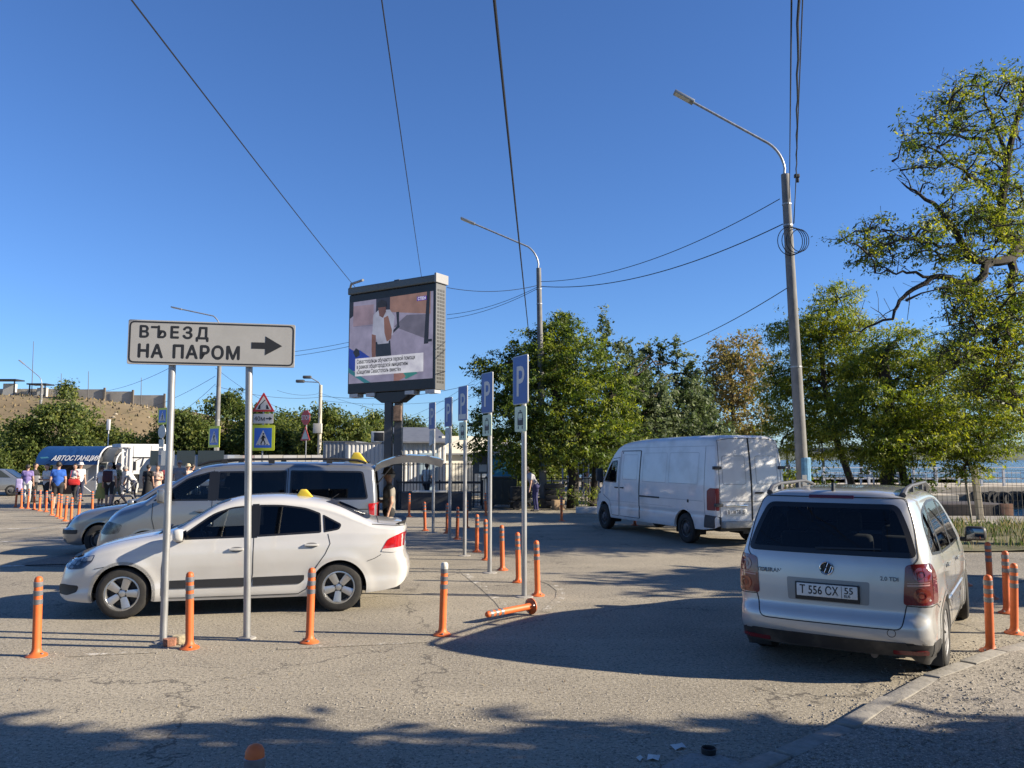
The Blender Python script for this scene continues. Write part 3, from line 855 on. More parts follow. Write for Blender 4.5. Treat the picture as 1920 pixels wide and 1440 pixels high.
_wheel_cache = {}
def make_wheel(car, x, y, r, w, style, key, steer=0.0):
    """wheel mesh (tyre) with its rim as sub-part; y > 0 is the left side"""
    sg = 1 if y > 0 else -1
    kk = (key, r, w, style)
    if kk not in _wheel_cache:
        rr = r * (.66 if style in ('alloy', 'cover', 'cover2') else .60)
        t = MB()
        t.lathe([(rr - .005, -w / 2 + .02), (rr + .01, -w / 2), (r * .88, -w / 2 - .004), (r * .965, -w / 2 + .014), (r, -w / 2 + .04), (r, -w * .12), (r - .006, -w * .1), (r - .006, w * .1), (r, w * .12), (r, w / 2 - .04),
                 (r * .965, w / 2 - .014), (r * .88, w / 2 + .004), (rr + .01, w / 2), (rr - .005, w / 2 - .02), (rr - .01, -w / 2 + .02)], 40, axis='y')
        tyre = t.build('wheel', M_TYRE, None, smooth=True)
        q = MB(); yo = w / 2 - .012
        if style == 'alloy':
            q.lathe([(rr, yo - .1), (rr, yo), (rr + .006, yo + .004), (rr - .012, yo + .006), (rr - .022, yo - .012), (rr - .028, yo - .10)], 40, axis='y')
            q.lathe([(.0, yo - .012), (.028, yo - .012), (.06, yo - .022), (.072, yo - .04), (.072, yo - .08)], 20, axis='y')
            for k in range(5):
                a = 2 * math.pi * k / 5 + math.pi / 2
                ca, sa = math.cos(a), math.sin(a)
                P = [(.045, .036, -.016), (rr - .02, .050, -.004), (rr - .02, .050, -.05), (.045, .036, -.06)]
                V = []
                for (ra, hw, yy) in P:
                    for e in (-1, 1): V.append((ra * ca - e * hw * sa, yo + yy, ra * sa + e * hw * ca))
                    if yy > -.03: V.append((ra * ca, yo + yy + .009, ra * sa))
                q.add(V, [(0, 2, 5, 3), (2, 1, 4, 5), (0, 3, 6, 8), (1, 9, 7, 4), (3, 5, 4, 7, 6)])
            rim = q.build('rim', M_ALLOY, None, smooth=True)
            d = MB(); d.lathe([(0, yo - .085), (rr - .01, yo - .085)], 32, axis='y')
            for k in range(5):
                a = 2 * math.pi * k / 5 + math.pi / 2 + math.pi / 5
                d.lathe([(.011, 0), (.011, -.02)], 8, c=(.052 * math.cos(a), yo - .008, .052 * math.sin(a)), axis='y')
                d.lathe([(0, 0), (.011, 0)], 8, c=(.052 * math.cos(a), yo - .008, .052 * math.sin(a)), axis='y')
            disc = d.build('brake_disc', M_BLACK, None)
        else:
            if style in ('cover', 'cover2'):
                ns = 9 if style == 'cover' else 7
                q.lathe([(rr, yo - .06), (rr + .004, yo + .004), (rr - .02, yo + .008), (rr - .03, yo + .002)], 40, axis='y')
                q.lathe([(0, yo + .022), (.05, yo + .020), (.075, yo + .012)], 24, axis='y')
                for k in range(ns):
                    a = 2 * math.pi * k / ns; ca, sa = math.cos(a), math.sin(a)
                    V = []
                    for ra, hw, yy in ((.06, .020, .016), (rr - .022, .045, .004), (rr - .022, .045, -.03), (.06, .02, -.02)):
                        for e in (-1, 1): V.append((ra * ca - e * hw * sa, yo + yy, ra * sa + e * hw * ca))
                    q.add(V, [(0, 1, 3, 2), (0, 2, 4, 6), (1, 7, 5, 3), (2, 3, 5, 4)])
            else:                    # pressed steel
                q.lathe([(rr, yo - .10), (rr, yo - .01), (rr - .02, yo - .012), (rr - .03, yo - .06), (.13, yo - .05), (.11, yo - .01), (.07, yo + .0), (.065, yo + .02), (0, yo + .024)], 32, axis='y')
            rim = q.build('rim', mat('wheel_cover', (.42, .42, .42), .4, .5, var=.1, vscale=10) if style != 'steel' else mat('steel_wheel', (.10, .10, .105), .6, .3, var=.5, vscale=14), None, smooth=True)
            d = MB(); d.lathe([(0, yo - .05), (rr - .005, yo - .05)], 32, axis='y')
            disc = d.build('brake_disc', M_BLACK, None)
        for o in (tyre, rim, disc): COL.objects.unlink(o)
        _wheel_cache[kk] = (tyre, rim, disc)
    t, rm, ds = _wheel_cache[kk]
    rot = (0, random.uniform(0, 6), (0 if sg > 0 else math.pi) + steer)
    o = share('wheel', t, car, (x, y, r), rot)
    share('rim', rm, o); share('brake_disc', ds, o)
    return o

def seat(car, x, y, z=.5, h=.62, w=.48, rake=.18):
    rot = Matrix.Rotation(-rake, 3, 'Y')
    b = rbox('seat', (x + .22, y, z - .1), (.5, w, .2), M_SEATC, car, .05)
    rbox('backrest', (x - .06, y, z + h * .45), (.14, w * .95, h), M_SEATC, b, .06, rot, 3)
    rbox('headrest', (x - .17, y, z + h + .10), (.10, w * .55, .20), M_SEATC, b, .045, rot, 3)
def steering(car, x, y, z, r=.18):
    pts = [(x + .35 * r * math.cos(a), y + r * math.sin(a), z + r * math.cos(a)) for a in np.linspace(0, 2 * math.pi, 20)]
    q = MB(); q.tube(pts, .015, 6); q.box((x + .02, y, z - .02), (.04, .30, .05)); q.tube([(x, y, z), (x + .4, y, z - .15)], .03)
    q.build('steering_wheel', M_BLACK, car, smooth=True)
def mirror(car, x, y, z, m, size=(.13, .20, .15)):
    sg = 1 if y > 0 else -1
    o = rbox('wing_mirror', (x, y + sg * .12, z + .05), size, m, car, .055, seg=3)
    rbox('mirror_foot', (x + .01, y + sg * .02, z - .02), (.07, .12, .05), M_BLACK, o, .015)
    rbox('mirror_glass', (x - size[0] / 2 - .001, y + sg * .12, z + .05), (.006, size[1] * .78, size[2] * .72), mat('mirror', (.22, .23, .25), .03, 1.0), o, .002)
def handle(car, sh, view, x, z, m, L=.17):
    l, n = sh.hit(view, x, z)
    sg = 1 if view == 'L' else -1
    cup = sh.patch(view, [(x + .085 * math.cos(a), z + .032 * math.sin(a)) for a in np.linspace(0, 2 * math.pi, 14)[:-1]], .0015, mat('handle_recess', (.16, .16, .16), .5), 'handle_recess', car, rim=0)
    o = rbox('handle', (l.x, l.y + sg * .022, z + .004), (L, .018, .028), m, car, .008, seg=2)
    for e in (-.42, .42): MB().box((l.x + L * e, l.y + sg * .008, z + .004), (.03, .03, .022)).build('handle_mount', m, o)
def plate(car, x, z, w, h, txt, reg, rz=math.pi, frame=True):
    """registration plate facing -x at local x"""
    o = rbox('number_plate', (x, 0, z), (.012, w, h), M_PLATE, car, .004)
    if frame: 
        rbox('plate_frame', (x + .006, 0, z - .012), (.014, w + .03, h + .045), M_BLACK, o, .004)
    rot = (math.pi / 2, 0, -math.pi / 2)
    k = h / .112
    def fit_w(t, tw): t.scale.x = tw / max(1e-6, t.dimensions.x)
    t = text_mesh('plate_text', txt, .105 * k, M_INK, o, (x - .0075, w / 2 - .025 * k, z - .034 * k), rot, bold=.0015); t.scale.x = .335 * k / max(v.co.x for v in t.data.vertices)
    t = text_mesh('plate_region', reg, .080 * k, M_INK, o, (x - .0075, -w / 2 + .112 * k, z - .012 * k), rot, bold=.0012); t.scale.x = .075 * k / max(v.co.x for v in t.data.vertices)
    t = text_mesh('plate_country', 'RUS', .034 * k, M_INK, o, (x - .0075, -w / 2 + .112 * k, z - .045 * k), rot, bold=.0006); t.scale.x = .05 * k / max(v.co.x for v in t.data.vertices)
    q = MB(); q.box((x - .0068, -w / 2 + .133 * w / .52, z), (.001, .004, h * .92)); q.build('plate_divider', M_INK, o)
    return o
# ------------------------------------------------------------------ the vehicles
P_WHITE = mat('paint_white', (.61, .60, .575), .28, coat=1.0, var=.02, vscale=3, backdark=True, dirt=((.36, .33, .28), 1.8, .22))
P_SILVER = mat('paint_silver', (.55, .55, .54), .34, .40, coat=1.0, var=.03, vscale=2, backdark=True, dirt=((.36, .33, .28), 2.2, .28))
P_GREY = mat('paint_grey_silver', (.27, .28, .29), .28, .55, coat=1.0, var=.03, vscale=2, backdark=True)
P_VAN = mat('paint_van_white', (.74, .745, .745), .40, coat=.6, var=.05, vscale=2.5, backdark=True, bump=.10, bscale=2.0, dirt=((.36, .33, .29), 1.6, .45))
M_TAXI = mat('taxi_yellow', (.78, .56, .04), .4, var=.05)

def taxi_sign(car, x, y, z, rz=0):
    q = MB(); q.prism([(-.14, 0), (.14, 0), (.06, .125), (-.02, .125)], -.05, .05, 'xz')
    o = q.build('taxi_sign', M_TAXI, car, smooth=True, bevel=.018)
    o.location = (x, y, z); o.rotation_euler = (0, 0, rz - math.pi / 2)
    b = rbox('sign_base', (0, 0, .005), (.26, .12, .02), M_BLACK, o, .006)
    text_mesh('sign_text', 'T', .07, M_INK, o, (-.01, -.0515, .03), (math.pi / 2, 0, 0), bold=.002)
    return o

def white_sedan():
    p = gp(231, 1150); q = gp(634, 1138)                     # near side wheels on the ground
    hd = math.atan2(p.y - q.y, p.x - q.x)
    fwd = Vector((math.cos(hd), math.sin(hd), 0)); left = Vector((-fwd.y, fwd.x, 0))
    ctr = Vector((-3.60, 10.87, 0)); hd = R(191.0)
    car = thing('white_sedan', 'white taxi sedan with black side strips, parked just behind the ferry sign', 'car', (ctr.x, ctr.y, 0), hd)
    wr = .302
    sp = dict(xr=-2.20, xf=2.10, step=.028, sill=.20, wr=wr,
        top=[(-2.24, 1.055), (-2.1, 1.085), (-1.9, 1.098), (-1.72, 1.12), (-1.5, 1.215), (-1.25, 1.325), (-1.0, 1.395), (-.75, 1.432), (-.4, 1.452), (-.05, 1.438), (.2, 1.385), (.5, 1.22), (.78, 1.055), (.92, 1.015), (1.15, .975), (1.45, .915), (1.75, .83), (1.97, .745), (2.10, .70)],
        bot=[(-2.24, .30), (-1.8, .24), (-1.2, .205), (.9, .195), (1.7, .20), (2.06, .22)],
        wid=[(-2.24, .775), (-1.9, .82), (-1.4, .848), (-.6, .85), (.6, .85), (1.3, .846), (1.7, .805), (1.95, .735), (2.06, .69)],
        belt=[(-2.24, .955), (-1.1, .972), (.6, .905), (.95, .895), (1.6, .78), (2.06, .62)],
        rtop=[(-2.24, .10), (-1.75, .10), (-1.3, .13), (.2, .12), (.75, .11), (.95, .12), (2.06, .14)],
        ntop=[(-2.24, 3.2), (-1.7, 3.6), (-1, 3.4), (.2, 3.4), (.8, 3.4), (1.0, 3.2), (2.06, 2.6)],
        low=[(0, .045), (.08, .018), (.2, .012), (.32, .022), (.45, .012), (.62, .0), (.80, .004), (.88, .016), (1, .030)],
        tum=.36, cur=.10, rf=.14, rr=.12,
        rear=dict(len=.55, bow=.13, d=[(.2, .07), (.34, .01), (.48, -.015), (.60, .0), (.66, .03), (.8, .05), (.95, .04), (1.05, .02), (1.1, .04), (1.4, .1)]),
        front=dict(len=.5, bow=.22, bp=2.4, d=[(.15, .02), (.24, -.035), (.36, -.03), (.52, .0), (.64, .03), (.72, .09), (.9, .2)]),
        flare=[(1.276, .36, .012), (-1.276, .36, .012)])
    s = Shell(sp)
    dlo_f = rpoly([(.70, .925), (.28, 1.235), (.06, 1.312), (-.19, 1.335), (-.19, .945)], [.02, .08, .06, .02, .02])
    dlo_r = rpoly([(-.27, .948), (-.27, 1.337), (-.55, 1.335), (-.85, 1.295), (-1.03, 1.225), (-1.05, .985)], [.02, .02, .1, .1, .02, .03])
    dlo_q = rpoly([(-1.08, .988), (-1.06, 1.21), (-1.30, 1.085), (-1.27, 1.02)], [.015, .02, .05, .03])
    for v in 'LR':
        s.patch(v, rpoly([(.78, .905), (.62, 1.04), (.30, 1.262), (.05, 1.345), (-.4, 1.372), (-.85, 1.335), (-1.12, 1.215), (-1.36, 1.07), (-1.29, .985), (-1.1, .965), (-.25, .925)], .04), .0008, M_SEAL, 'window_trim', car, rim=0, grid=.06) if False else None
        s.window(v, dlo_f, car, .022, M_GLASS)
        s.window(v, dlo_r, car, .022, M_TINT)
        s.window(v, dlo_q, car, .02, M_TINT)
        s.patch(v, [(-.19, .935), (-.19, 1.345), (-.27, 1.347), (-.27, .938)], .003, M_SEAL, 'pillar_trim', car, rim=0)
        s.patch(v, rpoly([(.73, .92), (.66, .975), (.60, .925)], .01), .006, M_SEAL, 'mirror_triangle', car, rim=0)
        s.arch(1.276, wr, .345, car, P_WHITE); s.arch(-1.276, wr, .345, car, P_WHITE) if v == 'L' else None
        s.line(v, [(.80, .90), (.83, .6), (.83, .235), (.6, .232), (-.16, .235)], .009, M_GAP, 'door_gap', car)
        s.line(v, [(-.23, .94), (-.23, .5), (-.19, .24)], .009, M_GAP, 'door_gap', car)
        s.line(v, [(-.19, .236), (-.78, .24), (-.88, .30), (-.98, .55), (-1.10, .72), (-1.16, .85), (-1.13, .97)], .009, M_GAP, 'door_gap', car)
        s.patch(v, rpoly([(.82, .345), (.82, .440), (-.14, .455), (-.14, .352)], .01), .010, M_BLACK, 'side_strip', car)
        s.patch(v, rpoly([(-.23, .353), (-.23, .457), (-.85, .468), (-.85, .41), (-.80, .365)], .012), .010, M_BLACK, 'side_strip', car)
        handle(car, s, v, -.03, .80, P_WHITE); handle(car, s, v, -.93, .835, P_WHITE)
        s.panel(v, [(.81, .89), (.83, .24), (-.20, .24), (-.23, .95), (-.2, 1.36), (.1, 1.33), (.3, 1.25)], 'door#f' + v)
        s.panel(v, [(-.23, .95), (-.20, .24), (-.78, .24), (-.88, .30), (-.98, .55), (-1.10, .72), (-1.16, .85), (-1.13, .97), (-1.05, 1.25), (-.6, 1.36), (-.2, 1.36)], 'door#r' + v)
        s.patch(v, rpoly([(1.60, .765), (1.88, .705), (2.02, .615), (1.94, .585), (1.74, .60), (1.63, .68)], [.02, .04, .03, .02, .04, .03]), .003, M_HLAMP, 'headlight', car, rim=.0)
        s.patch(v, rpoly([(1.615, .76), (1.88, .70), (2.015, .612), (1.94, .590), (1.75, .605), (1.64, .685)], [.02, .04, .03, .02, .04, .03]), .010, M_LENS, 'headlight_lens', car, rim=0)
        s.patch(v, rpoly([(-1.80, .745), (-1.88, .89), (-2.06, .965), (-2.20, .96), (-2.20, .775), (-1.95, .735)], [.03, .05, .04, .02, .02, .03]), .006, M_REDL, 'tail_light', car)
        s.patch(v, rpoly([(-1.80, .738), (-1.82, .77), (-2.19, .795), (-2.19, .755), (-1.95, .722)], .012), .009, M_CLEARL, 'reversing_light', car)
        s.line(v, [(1.60, .60), (1.45, .63), (1.38, .64)], .007, M_GAP, 'bumper_gap', car)
        s.line(v, [(-1.80, .70), (-1.72, .655), (-1.62, .62)], .007, M_GAP, 'bumper_gap', car)
        s.line(v, [(-2.12, 1.04), (-1.85, 1.06), (-1.68, 1.075)], .007, M_GAP, 'boot_gap', car)
    # grille, windscreen, rear window, bonnet
    s.patch('F', rpoly([(-.55, .245), (.55, .245), (.60, .39), (-.60, .39)], .05), .004, M_BLACK, 'lower_grille', car)
    for z in (.28, .315, .35): s.line('F', [(-.54, z), (.54, z)], .008, M_CHROME if z == 9 else M_TRIM, 'grille_bar', car, off=.012)
    s.patch('L', rpoly([(1.78, .40), (1.98, .415), (2.06, .40), (2.06, .295), (1.92, .285), (1.80, .325)], .03), .005, M_BLACK, 'fog_grille', car)
    s.patch('R', rpoly([(1.78, .40), (1.98, .415), (2.06, .40), (2.06, .295), (1.92, .285), (1.80, .325)], .03), .005, M_BLACK, 'fog_grille', car)
    s.patch('F', rpoly([(-.50, .60), (.50, .60), (.53, .67), (-.53, .67)], .02), .004, M_BLACK, 'grille', car)
    s.window('F', rpoly([(-.70, 1.06), (.70, 1.06), (.52, 1.395), (-.52, 1.395)], .06), car, .035, M_GLASS, 'windscreen')
    s.window('B', rpoly([(-.62, 1.135), (.62, 1.135), (.50, 1.36), (-.50, 1.36)], .05), car, .035, M_TINT, 'rear_window')
    bon = [(.93, -.66), (1.9, -.56), (2.0, -.3), (2.03, 0), (2.0, .3), (1.9, .56), (.93, .66)]
    s.line('T', bon, .008, M_GAP, 'bonnet_gap', car); s.panel('T', bon, 'bonnet', .3)
    s.patch('T', rpoly([(1.86, -.55), (1.98, -.3), (1.995, 0), (1.98, .3), (1.86, .55), (1.80, .57), (1.87, .3), (1.885, 0), (1.87, -.3), (1.80, -.57)], .01), .018, M_BLACK, 'bonnet_deflector', car)
    s.patch('T', rpoly([(.82, -.60), (.92, -.64), (.93, .64), (.82, .60)], .02), .004, M_BLACK, 'cowl', car, rim=0)
    boot = [(-2.2, -.6), (-1.76, -.63), (-1.76, .63), (-2.2, .6)]
    s.line('T', boot[0:2] + boot[2:], .008, M_GAP, 'boot_gap', car); s.panel('T', boot, 'boot_lid', .3)
    # spoiler lip
    V = MB(); pts = [(-1.97, -.62, 1.058), (-2.07, -.4, 1.070), (-2.10, 0, 1.076), (-2.07, .4, 1.070), (-1.97, .62, 1.058)]
    for a, b in zip(pts, pts[1:]):
        A, B_ = Vector(a), Vector(b)
        V.add([A, B_, B_ + Vector((-.07, 0, .035)), A + Vector((-.07, 0, .035)), A + Vector((-.05, 0, -.03)), B_ + Vector((-.05, 0, -.03))], [(0, 1, 2, 3), (3, 2, 5, 4), (4, 5, 1, 0)])
    V.build('spoiler', M_BLACK, car, smooth=True)
    s.build(car, P_WHITE)
    for x in (1.276, -1.276):
        for y in (.74, -.74): make_wheel(car, x, y, wr, .19, 'alloy', 'sedan', 0)
    mirror(car, .62, .86, .95, P_WHITE); mirror(car, .62, -.86, .95, P_WHITE)
    rbox('floor', (-.1, 0, .27), (3.9, 1.45, .06), M_BLACK, car, .01)
    rbox('dashboard', (.70, 0, .80), (.42, 1.35, .22), M_TRIM, car, .06)
    for y in (.36, -.36): seat(car, -.22, y, .47, .56)
    rbox('rear_seat', (-1.12, 0, .62), (.25, 1.3, .62), M_SEATC, car, .08, Matrix.Rotation(-.25, 3, 'Y'))
    steering(car, .40, .36, .86)
    rbox('wiper', (.90, .2, 1.035), (.03, .9, .02), M_BLACK, car, .005, Matrix.Rotation(.12, 3, 'Z'))
    taxi_sign(car, -.80, .25, 1.40, R(82)).scale = (.85, .85, .9)
    q = MB(); q.tube([(-1.12, 0, 1.36), (-1.24, 0, 1.44)], .006, 6); q.build('aerial', M_BLACK, car)
    # maker's blank round badge on the tail
    s.patch('B', [(.05 * math.cos(a), .97 + .05 * math.sin(a)) for a in np.linspace(0, 2 * math.pi, 20)[:-1]], .006, M_CHROME, 'badge', car)
    plate(car, -2.262, .80, .52, .112, 'К 318 ЕН', '92') if False else None
    return car, s

def grey_minivan():
    rear = pt(712, 1000, 12.55); front = pt(206, 1000, 12.2)
    hd = math.atan2(-.06, -1) + R(0)
    hd = math.pi + R(8)
    fwd = Vector((math.cos(hd), math.sin(hd), 0)); left = Vector((-fwd.y, fwd.x, 0))
    # near side plane passes px 716 at the tail
    tail = pt(716, 960, 14.3); tail.z = 0
    ctr = tail + fwd * 2.44 - left * .93
    car = thing('grey_minivan', 'silver grey passenger minivan with raised tailgate, dark windows and roof rails behind the white sedan', 'minivan', (ctr.x, ctr.y, 0), hd)
    wr = .33
    sp = dict(xr=-2.42, xf=2.46, step=.032, sill=.24, wr=wr,
        top=[(-2.42, 1.80), (-2.2, 1.835), (-1.5, 1.86), (-.5, 1.865), (.3, 1.845), (.65, 1.80), (.95, 1.66), (1.45, 1.335), (1.62, 1.225), (1.75, 1.18), (2.0, 1.10), (2.25, .98), (2.4, .85), (2.46, .78)],
        bot=[(-2.42, .34), (-2, .28), (1.9, .24), (2.46, .26)],
        wid=[(-2.42, .90), (-1.9, .94), (1.2, .95), (1.8, .92), (2.2, .84), (2.46, .74)],
        belt=[(-2.42, 1.16), (.6, 1.14), (1.3, 1.10), (1.9, .95), (2.46, .7)],
        rtop=[(-2.42, .12), (.4, .13), (1.4, .14), (1.8, .18), (2.46, .2)],
        ntop=[(-2.42, 5), (.4, 4.5), (1.5, 3.6), (2.46, 2.8)],
        low=[(0, .05), (.1, .02), (.3, .01), (.55, 0), (.8, .004), (1, .02)],
        tum=.17, cur=.06, rf=.16, rr=.08,
        rear=dict(len=.5, bow=.06, d=[(.2, .05), (.45, -.04), (.62, -.02), (.7, .03), (1.1, .03), (1.8, .10)]),
        front=dict(len=.5, bow=.24, d=[(.2, .02), (.4, -.03), (.62, 0), (.8, .05), (1.0, .1)]))
    s = Shell(sp)
    for v in 'LR':
        s.window(v, rpoly([(1.42, 1.20), (.86, 1.60), (.50, 1.70), (.50, 1.20)], [.03, .1, .03, .03]), car, .025, M_GLASS)
        s.window(v, rpoly([(.38, 1.20), (.38, 1.70), (-.78, 1.715), (-.78, 1.205)], .04), car, .03, M_TINT)
        s.window(v, rpoly([(-.84, 1.205), (-.84, 1.715), (-2.10, 1.70), (-2.20, 1.20)], [.03, .03, .07, .07]), car, .03, M_TINT)
        s.patch(v, [(.50, 1.2), (.50, 1.7), (.38, 1.7), (.38, 1.2)], .003, M_SEAL, 'pillar_trim', car, rim=0)
        s.arch(1.5, wr, .38, car, P_GREY) if v == 'L' else None
        s.arch(-1.5, wr, .38, car, P_GREY) if v == 'L' else None
        s.line(v, [(1.42, 1.17), (1.42, .9), (1.30, .45), (1.0, .34), (.45, .33), (.45, 1.75)], .01, M_GAP, 'door_gap', car)
        s.line(v, [(-.80, 1.75), (-.80, .36), (.44, .33)], .01, M_GAP, 'door_gap', car)
        s.line(v, [(-.8, 1.03), (-2.2, 1.03)], .016, M_GAP, 'door_rail', car)
        handle(car, s, v, .62, 1.02, P_GREY, .2); handle(car, s, v, .28, 1.02, P_GREY, .2)
        s.panel(v, [(1.42, 1.17), (1.42, .9), (1.30, .45), (1.0, .34), (.45, .33), (.45, 1.75), (.9, 1.62)], 'door#f' + v)
        s.panel(v, [(.45, 1.75), (.45, .33), (-.8, .36), (-.8, 1.75)], 'sliding_door#' + v)
        s.patch(v, rpoly([(1.90, .80), (2.16, .86), (2.36, .82), (2.40, .66), (2.2, .63), (1.96, .66)], .04), .004, M_HLAMP, 'headlight', car, rim=0)
        s.patch(v, rpoly([(1.905, .798), (2.16, .855), (2.355, .815), (2.395, .665), (2.2, .635), (1.965, .665)], .04), .011, M_LENS, 'headlight_lens', car, rim=0)
        s.patch(v, rpoly([(-2.20, 1.13), (-2.40, 1.14), (-2.40, .78), (-2.24, .78)], .03), .006, M_REDL, 'tail_light', car)
        q = MB(); sg = 1 if v == 'L' else -1
        q.tube([(.75, sg * .74, 1.80), (.55, sg * .745, 1.865), (.2, sg * .75, 1.905), (-1.6, sg * .75, 1.915), (-2.0, sg * .745, 1.89), (-2.15, sg * .74, 1.84)], .022, 8)
        for x in (-.5, .3, -1.5): q.box((x, sg * .75, 1.87), (.10, .04, .07))
        q.build('roof_rail', M_BLACK, car, smooth=True)
    s.window('F', rpoly([(-.80, 1.26), (.80, 1.26), (.66, 1.76), (-.66, 1.76)], .08), car, .04, M_GLASS, 'windscreen')
    s.patch('F', rpoly([(-.5, .68), (.5, .68), (.56, .80), (-.56, .80)], .03), .004, M_BLACK, 'grille', car)
    s.patch('F', rpoly([(-.6, .32), (.6, .32), (.6, .46), (-.6, .46)], .03), .004, M_BLACK, 'lower_grille', car)
    bon = [(1.66, -.74), (2.2, -.66), (2.36, -.35), (2.38, 0), (2.36, .35), (2.2, .66), (1.66, .74)]
    s.panel('T', bon, 'bonnet', .3); s.line('T', bon, .01, M_GAP, 'bonnet_gap', car)
    # the tailgate stands open
    s.cut('B', rpoly([(-.76, .52), (.76, .52), (.70, 1.73), (-.70, 1.73)], .08))
    s.build(car, P_GREY)
    V = []; F = []
    prof = [(0, 0), (.10, .045), (.35, .09), (.62, .08), (.92, .02), (1.18, -.07), (1.25, -.11)]
    nw = 9
    for x, z in prof:
        for j in range(nw):
            u = -1 + 2 * j / (nw - 1); hw = .74 + .05 * x
            V.append((-2.32 - x * .97, u * hw, 1.835 + z + x * .155 - .03 * u * u))
    n0 = len(V)
    V += [(x + .03, y * .96, z - .13) for x, y, z in V]
    k = len(prof)
    for i in range(k - 1):
        for j in range(nw - 1):
            a = i * nw + j; F += [(a, a + 1, a + nw + 1, a + nw), (n0 + a + nw, n0 + a + nw + 1, n0 + a + 1, n0 + a)]
    for i in range(k - 1):
        for j in (0, nw - 1):
            a = i * nw + j; F.append((a, a + nw, n0 + a + nw, n0 + a))
    for j in range(nw - 1):
        for a in (j, (k - 1) * nw + j): F.append((a, a + 1, n0 + a + 1, n0 + a))
    tg = MB().add(V, F).build('tailgate', P_GREY, car, smooth=True)
    q = MB(); q.prism([(-2.40, -.62), (-2.40, .62), (-2.98, .60), (-2.98, -.60)], 1.80, 1.813)
    g = q.build('tailgate_window', M_TINT, tg); g.rotation_euler = (0, 0, 0)
    g.location = (0, 0, .0)
    for sg in (1, -1):
        q = MB(); q.tube([(-2.33, sg * .70, 1.45), (-2.72, sg * .70, 1.93)], .012, 6); q.build('gas_strut', M_BLACK, tg)
    for x in (1.5, -1.5):
        for y in (.82, -.82): make_wheel(car, x, y, wr, .21, 'cover2', 'minivan')
    mirror(car, 1.22, .98, 1.24, P_GREY, (.15, .20, .24)); mirror(car, 1.22, -.98, 1.24, P_GREY, (.15, .20, .24))
    rbox('floor', (0, 0, .38), (4.4, 1.6, .08), M_BLACK, car, .01)
    rbox('dashboard', (1.42, 0, 1.05), (.5, 1.55, .25), M_TRIM, car, .06)
    for y in (.42, -.42): seat(car, .45, y, .75, .66, .52)
    rbox('rear_bench', (-.7, 0, .95), (.25, 1.5, .95), M_SEATC, car, .08, Matrix.Rotation(-.2, 3, 'Y'))
    rbox('rear_bench', (-1.6, 0, .95), (.25, 1.5, .95), M_SEATC, car, .08, Matrix.Rotation(-.2, 3, 'Y'))
    steering(car, 1.12, .42, 1.12)
    taxi_sign(car, -1.95, -.2, 1.84, R(85)).scale = (1.3, 1.3, 1.6)
    return car

